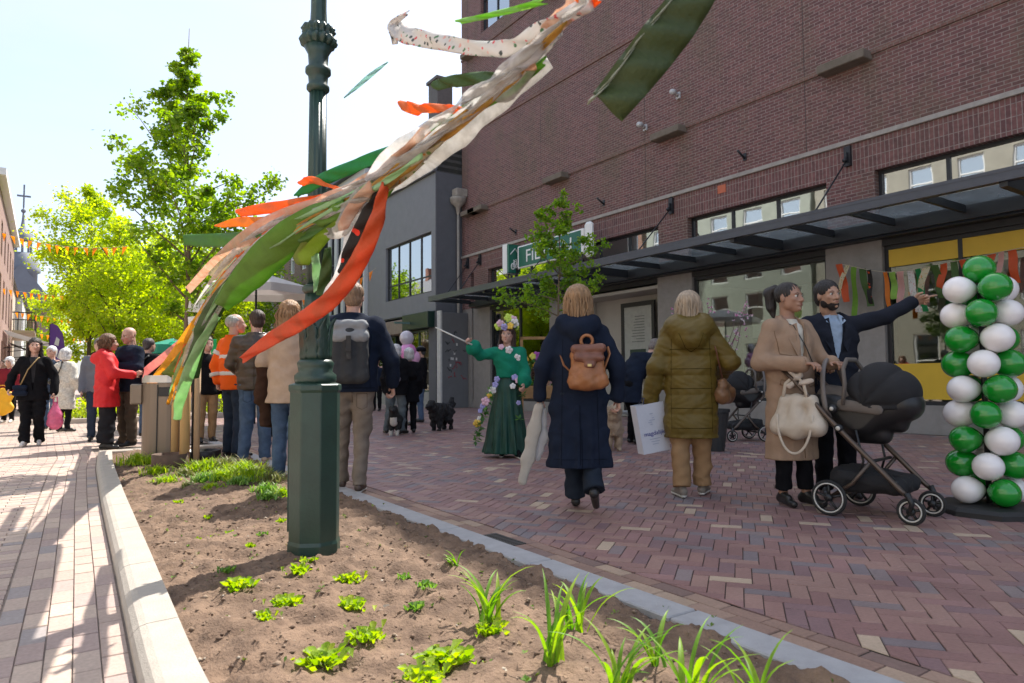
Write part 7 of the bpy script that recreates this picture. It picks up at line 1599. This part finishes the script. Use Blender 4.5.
def spotmat(nm, base, spots_, scale):
    m, nt, b = newmat(nm); L = nt.links.new; tc = N(nt, 'ShaderNodeTexCoord'); r = N(nt, 'ShaderNodeValToRGB'); r.color_ramp.interpolation = 'CONSTANT'
    v = N(nt, 'ShaderNodeTexVoronoi'); v.inputs['Scale'].default_value = scale; L(tc.outputs['Object'], v.inputs[0]); e = r.color_ramp.elements
    th = N(nt, 'ShaderNodeMath', operation='LESS_THAN'); th.inputs[1].default_value = .30; L(v.outputs['Distance'], th.inputs[0])
    sp = N(nt, 'ShaderNodeSeparateColor'); L(v.outputs['Color'], sp.inputs[0]); L(sp.outputs[0], r.inputs[0])
    while len(e) < len(spots_): e.new(.5)
    for i, (el_, c) in enumerate(zip(e, spots_)): el_.position = i/len(spots_); el_.color = rgb(c)
    mx = N(nt, 'ShaderNodeMix', data_type='RGBA'); L(th.outputs[0], mx.inputs[0]); mx.inputs[6].default_value = rgb(base); L(r.outputs[0], mx.inputs[7]); L(mx.outputs[2], b.inputs['Base Color']); b.inputs['Roughness'].default_value = .7
    tr = N(nt, 'ShaderNodeBsdfTranslucent'); L(mx.outputs[2], tr.inputs[0]); ms = N(nt, 'ShaderNodeMixShader'); ms.inputs[0].default_value = .35; L(b.outputs[0], ms.inputs[1]); L(tr.outputs[0], ms.inputs[2]); L(ms.outputs[0], nt.nodes['Material Output'].inputs[0])
    return m
FLW = spotmat('floral_white', (.70, .68, .66), [(.70, .12, .14), (.10, .25, .12), (.75, .45, .40), (.66, .64, .62), (.10, .12, .12)], 42); FLC = spotmat('floral_cream', (.66, .60, .42), [(.70, .30, .05), (.20, .35, .10), (.60, .55, .20)], 34); FLB = spotmat('floral_black', (.018, .016, .016), [(.80, .10, .02), (.018, .016, .016), (.70, .06, .03)], 13)
_rib0 = ribmesh
rgx = random.Random(21)
# the rope itself
pa, pb = P(183, 398, rdepth(183)), P(590, -2, rdepth(590)); rp = [P(x_, y_, rdepth(x_)*1.03) for x_, y_ in ((183, 398), (190, 365), (205, 325), (232, 280), (275, 240), (330, 208), (375, 187), (420, 152), (470, 112), (520, 72), (560, 28), (592, -2), (640, -60))]
mb = MB(); mb.tube([q_-Vector((0, 0, .01)) for q_ in rp], .003, 6); o = mb.build('rope', mat('rope', (.45, .4, .3), .9)); o.parent = gr; o.matrix_parent_inverse = Matrix.Translation(-gr.location)
rib('ribbon', [(395, 26, 26), (404, 34, 24), (440, 42, 19), (500, 49, 20), (545, 28, 22), (592, 2, 18)], FLW, twist=.3, seed=1, label='white ribbon with small red and green flowers at the top', ripple=.01)
rib('ribbon', [(408, 12, 3), (392, 26, 9), (396, 44, 6)], FLW, twist=.4, seed=2, label='curled tip of the flowered ribbon', ripple=.01)
rib('ribbon', [(458, 22, 5), (500, 13, 6), (545, 1, 7)], ribmat('cloth_lime', (.30, .55, .10), .5), seed=3, label='thin lime ribbon at the top', ripple=.01)
rib('ribbon', [(560, 30, 16), (525, 58, 22), (485, 86, 20), (440, 118, 18), (400, 150, 26), (370, 182, 30)], WHR, twist=.9, seed=4, dofs=-.05, label='long creased white ribbon', ripple=.03)
rib('ribbon', [(565, 22, 6), (520, 70, 12), (480, 108, 11), (430, 148, 13), (385, 184, 16), (360, 200, 12)], GLD, twist=.9, seed=5, dofs=-.04, label='gold and amber ribbon')
rib('ribbon', [(545, 60, 10), (515, 85, 14), (450, 122, 18), (405, 165, 16), (378, 200, 16)], ribmat('cloth_fern', (.16, .34, .04), .45), twist=.4, seed=6, dofs=.03, label='fern green ribbon behind the gold one')
rib('ribbon', [(548, 60, 22), (505, 92, 36), (460, 130, 40), (420, 160, 36), (385, 185, 26)], GREY, twist=.25, seed=7, dofs=.05, label='wide sheer greyish ribbon with frayed edge', frayed=True)
rib('ribbon', [(575, 0, 26), (560, 20, 22), (540, 42, 26), (528, 70, 20)], PCH, twist=.6, seed=8, label='peach ribbon knotted at the top', ripple=.01)
rib('ribbon', [(596, -6, 20), (586, 3, 24), (578, 8, 14)], ORA, twist=.2, seed=9, label='orange ribbon end at the very top', ripple=.0)
rib('ribbon', [(512, 76, 8), (480, 78, 13), (450, 82, 13), (434, 86, 10)], DKG, twist=.3, seed=10, label='short dark olive ribbon end', ripple=.01)
rib('ribbon', [(468, 112, 8), (440, 108, 11), (416, 109, 13), (400, 104, 9)], ORA, twist=.7, seed=11, label='curled orange ribbon end in the upper middle', ripple=.02)
rib('ribbon', [(425, 140, 10), (395, 150, 14), (345, 170, 14), (318, 182, 14), (296, 196, 8)], EMG, twist=.5, seed=12, label='bright emerald ribbon over the lamp post')
rib('ribbon', [(430, 128, 18), (385, 172, 22), (345, 192, 26), (300, 210, 26), (258, 232, 24), (222, 256, 20), (188, 290, 10)], PCH, twist=.7, seed=13, dofs=-.03, label='long pale peach ribbon')
rib('ribbon', [(345, 192, 10), (300, 203, 14), (262, 209, 12), (238, 213, 9)], ORA, twist=.35, seed=14, label='orange ribbon streaming left')
rib('ribbon', [(310, 212, 12), (268, 222, 13), (240, 222, 12), (216, 226, 3)], ribmat('cloth_amber', (.82, .33, .03), .5), twist=.35, seed=15, label='amber ribbon streaming left under the orange one')
rib('ribbon', [(335, 214, 10), (300, 238, 12), (262, 236, 14), (222, 240, 17), (184, 240, 15)], ribmat('cloth_grass', (.10, .25, .05), .45), twist=.22, seed=16, dofs=-.02, label='grass green ribbon blown straight to the left')
rib('ribbon', [(345, 208, 22), (318, 216, 30), (290, 236, 42), (262, 262, 46), (238, 288, 34), (222, 306, 18)], LEAFG, twist=.30, seed=17, dofs=-.05, label='widest leaf green ribbon in the middle', cup=.16, ripple=.02)
rib('ribbon', [(242, 268, 18), (222, 296, 20), (206, 325, 24), (198, 345, 20), (188, 366, 12)], DKG, twist=.45, seed=18, dofs=-.05, label='dark moss green tail below the widest ribbon')
rib('ribbon', [(345, 212, 24), (322, 232, 26), (300, 262, 22), (318, 246, 5)][:3], ribmat('cloth_olive', (.24, .32, .05), .45), twist=.3, seed=19, dofs=.03, label='olive ribbon right of the widest one')
rib('ribbon', [(384, 184, 10), (378, 215, 18), (362, 255, 22), (335, 295, 23), (300, 322, 21), (270, 340, 17), (242, 360, 9)], ORR, twist=.18, seed=20, dofs=-.09, label='long vermilion ribbon crossing in front of the lamp post', frayed=True, cup=.1, ripple=.015)
rib('ribbon', [(382, 188, 16), (370, 215, 22), (355, 245, 22), (343, 272, 14)], FLB, twist=.12, seed=21, dofs=-.05, label='black ribbon with orange poppies', ripple=.01)
rib('ribbon', [(368, 200, 12), (352, 232, 14), (342, 268, 12), (326, 296, 8)], WHR, twist=.4, seed=22, dofs=-.02, label='white ribbon beside the black one')
rib('ribbon', [(362, 192, 20), (350, 215, 22), (338, 232, 18), (326, 232, 8)], GREY, twist=.3, seed=23, dofs=-.06, label='sheer cream ribbon looped over the rope', frayed=True)
rib('ribbon', [(372, 186, 12), (355, 205, 14), (342, 228, 12)], PCH, twist=.2, seed=24, dofs=-.08, label='short salmon ribbon end')
rib('ribbon', [(335, 205, 18), (300, 232, 24), (262, 250, 24), (232, 262, 20), (212, 276, 14)], FLC, twist=.3, seed=25, dofs=.01, label='cream ribbon with orange and green flowers')
rib('ribbon', [(240, 258, 12), (222, 285, 12), (205, 312, 12), (190, 345, 12), (178, 372, 9)], ORA, twist=.5, seed=26, label='orange ribbon along the lower rope')
rib('ribbon', [(228, 275, 10), (210, 305, 13), (190, 335, 16), (172, 360, 14), (150, 385, 9)], YEL, twist=.4, seed=27, dofs=-.04, label='yellow ribbon along the lower rope')
rib('ribbon', [(218, 315, 9), (200, 345, 12), (188, 375, 13), (180, 400, 12), (177, 420, 9)], MNT, twist=.35, seed=28, dofs=-.06, label='pale mint ribbon hanging beside the stakes')
rib('ribbon', [(205, 330, 9), (192, 355, 11), (182, 378, 12), (168, 404, 5)], YEL, twist=.5, seed=29, dofs=-.03, label='short yellow ribbon beside the mint one')
rib('ribbon', [(205, 330, 10), (186, 355, 16), (172, 372, 16), (158, 380, 10)], ribmat('cloth_olive', (.24, .32, .05), .45), twist=.4, seed=30, dofs=-.01, label='olive ribbon over the bin')
rib('ribbon', [(190, 335, 8), (170, 352, 11), (150, 368, 10), (140, 377, 6)], PNK, twist=.4, seed=31, label='pale pink ribbon over the bin')
rib('ribbon', [(215, 300, 8), (202, 322, 10), (190, 348, 9)], WHR, twist=.4, seed=32, dofs=.02, label='narrow white ribbon among the lower ones')
rib('ribbon', [(205, 335, 9), (198, 352, 12), (194, 378, 11)], DKG, twist=.3, seed=33, dofs=.02, label='short dark green ribbon end by the stakes')
rib('ribbon', [(328, 248, 8), (326, 272, 14), (322, 296, 15)], DKG, twist=.2, seed=34, dofs=.06, label='hanging dark green ribbon end left of the lamp post', ripple=.01)
rib('ribbon', [(315, 255, 8), (317, 275, 10), (318, 292, 9)], MNT, twist=.2, seed=35, dofs=.05, label='hanging mint ribbon end left of the lamp post', ripple=.01)
rib('ribbon', [(300, 184, 7), (312, 180, 9), (335, 188, 8), (352, 196, 5)], ORA, twist=.8, seed=36, dofs=-.02, label='small orange knot at the lamp post', ripple=.0)
spine = [(592, -2), (560, 28), (520, 70), (470, 110), (420, 152), (375, 187), (330, 208), (275, 240), (232, 280), (205, 325), (190, 365), (180, 400)]
for k_ in range(34):
    i0 = rgx.choice([0, 1, 2, 3, 3, 4, 5, 5, 6, 6, 7, 8, 8]); ln_ = rgx.choice([2, 3, 3, 4]); seg = spine[i0:i0+ln_+1]
    if len(seg) < 3: continue
    dx_, dy_ = rgx.uniform(-6, 4), rgx.uniform(-8, 8); w0 = rgx.uniform(6, 13); fl_ = rgx.choice([-1, 1, 1])*rgx.uniform(4, 16)
    pts_ = [(x_+dx_-abs(fl_)*(j_/len(seg))**2*.8, y_+dy_+fl_*(j_/len(seg))**2+rgx.uniform(-3, 3), w0*(1 if 0 < j_ < len(seg)-1 else .5)) for j_, (x_, y_) in enumerate(seg)]
    rib('ribbon', pts_, rgx.choice([WHR, PCH, GREY, YEL, ORA, MNT, LEAFG, DKG, GLD, PNK, FLW, FLC, WHR, WHR, GREY, FLW, FLC]), twist=1.1, seed=60+k_, dofs=rgx.uniform(-.08, .02), ripple=.02, frayed=True)
# single moss green ribbon close to the tripod, upper right
q0 = P(700, -40, 1.75)
sr = empty('hanging_ribbon', q0, 0, 'single wide dark moss green ribbon hanging diagonally at the top, before the brick wall', 'ribbon')
o = ribmesh('cloth', None, [(712, -40, 40), (690, 2, 42), (665, 36, 46), (635, 74, 44), (607, 108, 40)], ribmat('cloth_deep_moss', (.050, .075, .020), .18), seed=40, cup=.10, depth=lambda x: 1.75, ripple=.0); o.parent = sr; o.matrix_parent_inverse = Matrix.Translation(-q0)
o = ribmesh('edge_fray', None, [(688, -30, 2), (668, 4, 2.5), (640, 38, 2.5), (612, 78, 2.5), (588, 103, 3)], ribmat('cloth_pale_edge', (.45, .48, .38), .3), seed=41, cup=.1, depth=lambda x: 1.74, ripple=.0); o.parent = sr; o.matrix_parent_inverse = Matrix.Translation(-q0)
mb = MB(); a = P(712, -42, 1.75); mb.tube([a, a+Vector((.3, .1, .5)), a+Vector((1.2, .6, 1.9))], .004, 5); o = mb.build('cord', mat('rope', (.45, .4, .3))); o.parent = sr; o.matrix_parent_inverse = Matrix.Translation(-q0)
q0 = P(345, 98, 3.4); sr = empty('mint_ribbon', q0, 0, 'faint thin mint ribbon floating in the sky right of the lamp post', 'ribbon')
o = ribmesh('cloth', None, [(344, 98, 1), (358, 86, 3.5), (372, 74, 4), (388, 62, 1)], ribmat('cloth_pale_mint', (.45, .62, .58), .6), seed=44, depth=lambda x: 3.4, ripple=.0); o.parent = sr; o.matrix_parent_inverse = Matrix.Translation(-q0)
# guy string to the young tree
a, b_ = P(186, 312, 8.3), P(236, 258, 4.9); mb = MB(); mb.tube([a, (a+b_)/2-Vector((0, 0, .03)), b_], .006, 5)
o = mb.build('string', mat('mint_string', (.45, .6, .4), .7)); o.location = (0, 0, 0); tag(o, 'pale green string from the young tree to the ribbon garland', 'string')

# ================================================================== orange bunting over the street
MPN = mat('pennant_orange', (.85, .25, .02), .7, .1, 6, trans=.45)
def bunting(px0, py0, d0, px1, py1, d1, n_, sag, s, lab):
    a, b_ = P(px0, py0, d0), P(px1, py1, d1); t = empty('bunting', a, 0, lab, 'bunting', 'orange bunting over the street')
    at = lambda u: (b_-a)*u-Vector((0, 0, sag*4*u*(1-u)))
    mb = MB(); mb.tube([at(u) for u in np.linspace(0, 1, 16)], .006, 4); mb.build('cord', mat('rope', (.45, .4, .3)), t)
    dr = (b_-a).normalized(); rg = random.Random(int(px0+py0))
    for i in range(n_):
        c = at((i+.5)/n_); tp = c-Vector((0, 0, s*1.25))+Vector((rg.uniform(-.08, .08), rg.uniform(-.08, .08), 0)); off = Vector((dr.y, -dr.x, 0))*s*rg.uniform(-.2, .2)
        mb = MB(); mb.add([c-dr*s*.45, c+dr*s*.45, tp+off, (c+tp)/2+off*1.5], [(0, 1, 3), (1, 2, 3), (2, 0, 3)]); o = mb.build('pennant', MPN, t)
for a in ((0, 232, 24, 130, 246, 22, 14, .25, .24, 'highest orange pennant line crossing in front of the tall pale tree'), (0, 288, 30, 170, 292, 27, 22, .3, .24, 'second orange pennant line below the highest one'), (-5, 308, 42, 170, 318, 38, 26, .4, .3, 'third orange pennant line farther down the street'), (20, 330, 50, 180, 336, 46, 24, .5, .3, 'lowest and farthest orange pennant line on the left'), (196, 196, 12, 300, 206, 10, 7, .1, .10, 'short orange pennant line behind the ribbons'),
          (376, 268, 20, 300, 300, 24, 9, .2, .25, 'orange pennant line by the white framed building')):
    bunting(*a)

# ================================================================== ribbon string over the right shop window
ys = np.linspace(6.95, 3.0, 30); t = empty('ribbon_string', (12.1, 6.9, 3.1), 0, 'string of short colourful ribbons hung under the canopy at the right shop window', 'garland')
mb = MB(); st = [Vector((0, y-6.9, -.02-.30*math.sin(min(1, max(0, (6.9-y)/1.2))*math.pi/2)+.22*max(0, (6.0-y)/3))) for y in ys]; mb.tube(st, .006, 4); mb.build('cord', mat('rope', (.45, .4, .3)), t)
cols = [ORR, DKG, ribmat('cloth_lime', (.3, .55, .1)), EMG, ORR, MNT, PNK, FLC, FLB, PNK, FLC, DKG, WHR, ORR, LEAFG, ORA, FLW, DKG, ORR, ORR]
rg = random.Random(8)
for i in range(26):
    y = 6.85-i*.145; u = (6.9-y)/4; k = min(len(st)-1, int((6.95-y)/3.95*29)); c = st[k]; ln = rg.uniform(.45, .75) if i > 5 else rg.uniform(.6, 1.1); V, Fc = [], []; w_ = rg.uniform(.035, .065); sw = rg.uniform(-.25, .35); ph = rg.uniform(0, 6)
    for j in range(9):
        z = -ln*j/8; V += [(c.x+.03*math.sin(j*.9+ph), c.y-w_+sw*j/8*ln, c.z+z), (c.x+.03*math.sin(j*.9+ph+.8), c.y+w_+sw*j/8*ln, c.z+z)]
        if j: o_ = j*2; Fc.append((o_-2, o_-1, o_+1, o_))
    npmesh('ribbon', V, Fc, cols[(i*7) % len(cols)], t)

# ================================================================== blossom branches in a dark tub, flower cart
c = GP(713, 9.4); t = empty('blossom_tub', c, 0, 'dark tapered tub with bare branches of pink and white blossom behind the olive coat', 'planter')
mb = MB(); mb.lathe([(.13, 0), (.20, .52), (.215, .53), (.215, .57), (.19, .57), (.18, .5)], 20, smooth=False); mb.build('tub', mat('dark_tub', (.025, .026, .028), .6, .15, 8), t)
rg = random.Random(3); pts = []; mb = MB()
for k in range(11):
    a = rg.uniform(0, 6.28); p0 = Vector((0, 0, .5)); d = Vector((math.cos(a)*.42, math.sin(a)*.42, 1.2)); cur = p0; br = [p0]
    for s in range(6):
        cur = cur+(d+Vector((rg.uniform(-.3, .3), rg.uniform(-.3, .3), rg.uniform(-.1, .2))))*.19; br.append(cur)
        if s > 1:
            for q_ in range(4): pts.append(cur+Vector((rg.gauss(0, .06), rg.gauss(0, .06), rg.gauss(0, .08))))
    mb.tube(br, [.010-.0013*i for i in range(7)], 5)
mb.build('branches', mat('twig', (.10, .05, .06), .8), t)
V, Fc = [], []
for p_ in pts:
    for q_ in range(5):
        d = Vector((rg.gauss(0, 1), rg.gauss(0, 1), rg.gauss(0, 1))).normalized()*.022; u = d.cross(Vector((.3, .5, 1))).normalized()*.014; o_ = len(V); V += [tuple(p_), tuple(p_+d*.6+u), tuple(p_+d), tuple(p_+d*.6-u)]; Fc.append((o_, o_+1, o_+2, o_+3))
npmesh('blossom', V, Fc, island_mat('blossom_petals', [(0, (.60, .18, .40)), (.4, (.70, .50, .62)), (.7, (.75, .72, .74))], .7, 0, trans=.3), t, smooth=False)
c = GP(541, 9.9); t = empty('flower_cart', c, -R(YAW), 'small wooden flower cart with colourful bouquets behind the woman in green', 'flower cart')
mb = MB(); mb.box(-.32, .32, -.22, .22, .72, .90, bev=.01); mb.box(-.30, -.26, -.2, -.16, 0, .72); mb.box(.26, .30, -.2, -.16, 0, .72); mb.box(-.30, -.26, .16, .2, 0, .72); mb.box(.26, .30, .16, .2, 0, .72); mb.box(-.30, -.26, -.2, -.16, .9, 1.6); mb.box(.26, .30, -.2, -.16, .9, 1.6); mb.box(-.3, .3, -.2, -.17, 1.56, 1.6); mb.build('cart', mat('crate_wood', (.30, .17, .07), .8, .2, 8), t)
flowers(t, [(rg.uniform(-.3, .3), rg.uniform(-.2, .1), rg.uniform(.95, 1.35)) for i in range(22)], [(.5, .1, .3), (.7, .4, .05), (.6, .6, .1), PP, (.35, .08, .35)], .055); leaves(t, [(rg.uniform(-.3, .3), rg.uniform(-.2, .2), rg.uniform(.9, 1.25)) for i in range(22)], .06)

# planter bench in the entrance
c = GP(640, 11.3); t = empty('low_bench', c, -R(YAW)+R(5), 'low grey slatted bench in front of the shop entrance', 'bench')
mb = MB(); 
for k in range(4): mb.box(-.9, .9, -.22+k*.115, -.12+k*.115, .42, .46, bev=.004)
mb.build('seat', mat('grey_slats', (.28, .28, .28), .7, .1, 8), t)
for x in (-.8, .8): mb = MB(); mb.box(x-.04, x+.04, -.2, .2, 0, .418); mb.build('leg', MBK, t)

# ================================================================== far things
def parasol(px, dd, py_top, w_, c, lab):
    g_ = GP(px, dd); zt_ = P(px, py_top, dd).z; t = empty('market_parasol', g_, 0, lab, 'parasol'); mb = MB(); mb.tube([(0, 0, 0), (0, 0, zt_)], .025, 8); mb.build('pole', MBK, t)
    V = [(0, 0, zt_)]; Fc = []
    for k in range(8): a = k*math.pi/4; V.append((math.cos(a)*w_, math.sin(a)*w_, zt_-w_*.32)); 
    for k in range(8): a = k*math.pi/4; V.append((math.cos(a)*w_, math.sin(a)*w_, zt_-w_*.32-.18))
    for k in range(8): Fc.append((0, 1+k, 1+(k+1) % 8)); Fc.append((1+k, 9+k, 9+(k+1) % 8, 1+(k+1) % 8))
    mb = MB(); mb.add(V, Fc); o = mb.build('canopy', mat('parasol_%d' % (c[0]*100), c, .8, .05, 3, trans=.35), t); o.modifiers.new('s', 'SOLIDIFY').thickness = .01
parasol(255, 16, 270, 1.3, (.62, .60, .58), 'pale grey market parasol behind the trio beside the bed'); parasol(172, 14, 338, .45, (.05, .38, .25), 'small green parasol behind the tree stakes')
c = GP(209, 12.2); t = empty('green_banner', c, -R(YAW), 'narrow bright green standing banner behind the worker in orange', 'banner'); mb = MB(); mb.box(-.12, .12, -.01, .01, .95, 1.75, bev=.004); mb.build('cloth', mat('banner_green', (.02, .45, .15), .6, .05, 3, trans=.3), t); mb = MB(); mb.tube([(0, .03, 0), (0, .03, 1.8)], .012, 6); mb.build('pole', MBK, t)
# purple feather flag
c = GP(56.5, 26); t = empty('feather_flag', c, -R(YAW), 'tall purple feather flag with white markings left of the pale trees', 'flag')
zb, zt2 = P(56, 388, 26).z, P(56, 318, 26).z
mb = MB(); prof_ = [(-.30, .45), (.24, .45), (.30, 1.4), (.28, 2.3), (.18, 2.85), (-.02, 3.15), (-.24, 3.25), (-.30, 3.2)]; mb.prism(prof_, .02); mb.build('cloth', mat('flag_purple', (.22, .10, .42), .7, .06, 3, trans=.3), t)
mb = MB()
for (x, z, w_, h_) in ((-.02, 2.55, .10, .18), (-.1, 2.15, .14, .2), (.08, 2.0, .08, .14), (-.05, 1.55, .15, .16), (.06, 1.3, .1, .12), (-.1, 1.0, .12, .1)): mb.prism([(x-w_, z-h_*.6), (x+w_*.6, z-h_), (x+w_, z+h_*.4), (x-w_*.2, z+h_)], .006, M=Matrix.Translation((0, -.010, 0)))
mb.build('white_marking', mat('white_paint', (.8, .8, .78)), t); mb = MB(); mb.tube([(-.32, .01, 0), (-.32, .01, 3.2), (-.1, .01, 3.3)], .015, 6); mb.build('pole', MBK, t)
# bicycles / racks glimpsed between the walkers
for k, px in enumerate((84, 92, 300, 306)):
    c = GP(px, 19+k*.4 if k < 2 else 22); t = empty('bollard', c, 0, ['slim dark street bollard left of the woman in red', 'slim dark post just behind the woman in red', 'slim dark post left of the lamp post, far back', 'second slim dark post by the lamp post, far back'][k], 'bollard'); mb = MB(); mb.lathe([(.04, 0), (.04, 1.5 if k < 2 else 1.0), (.05, 1.52 if k < 2 else 1.02), (.02, 1.6 if k < 2 else 1.1)], 10); mb.build('shaft', MBK, t)
# far strollers of the crowd
for k, (px, dd, hd_, sk, tp, lab) in enumerate([(300, 20, 170, 'light', REDC, 'distant person in red behind the curly haired woman'), (226, 21, 180, 'light', BEI, 'distant person in beige behind the worker in orange'), (331, 19, 200, 'light', BLK, 'distant person in black just left of the man with the backpack'), (27, 30, 0, 'light', NAVY, 'far person in navy on the left pavement'), (3, 22, 175, 'light', BLK, 'far person in black at the left edge'), (377, 22, 190, 'light', NAVY, 'distant person in navy to the right of the man with the backpack')]):
    make_person(GP(px, dd), 1.72, hd_, lab, sk, k % 2 == 0, far=True, res=.028, hair='short', hairc=(.06, .04, .03), top=dict(mat=tp, hem=.46), legs=dict(mat=BLK if k % 2 else DENIM), shoes=dict(mat=BKSH))
for o in COL.objects:
    l_ = o.get('label')
    if l_ and len(l_.split()) > 16: print('LONG', o.name, '|', l_)
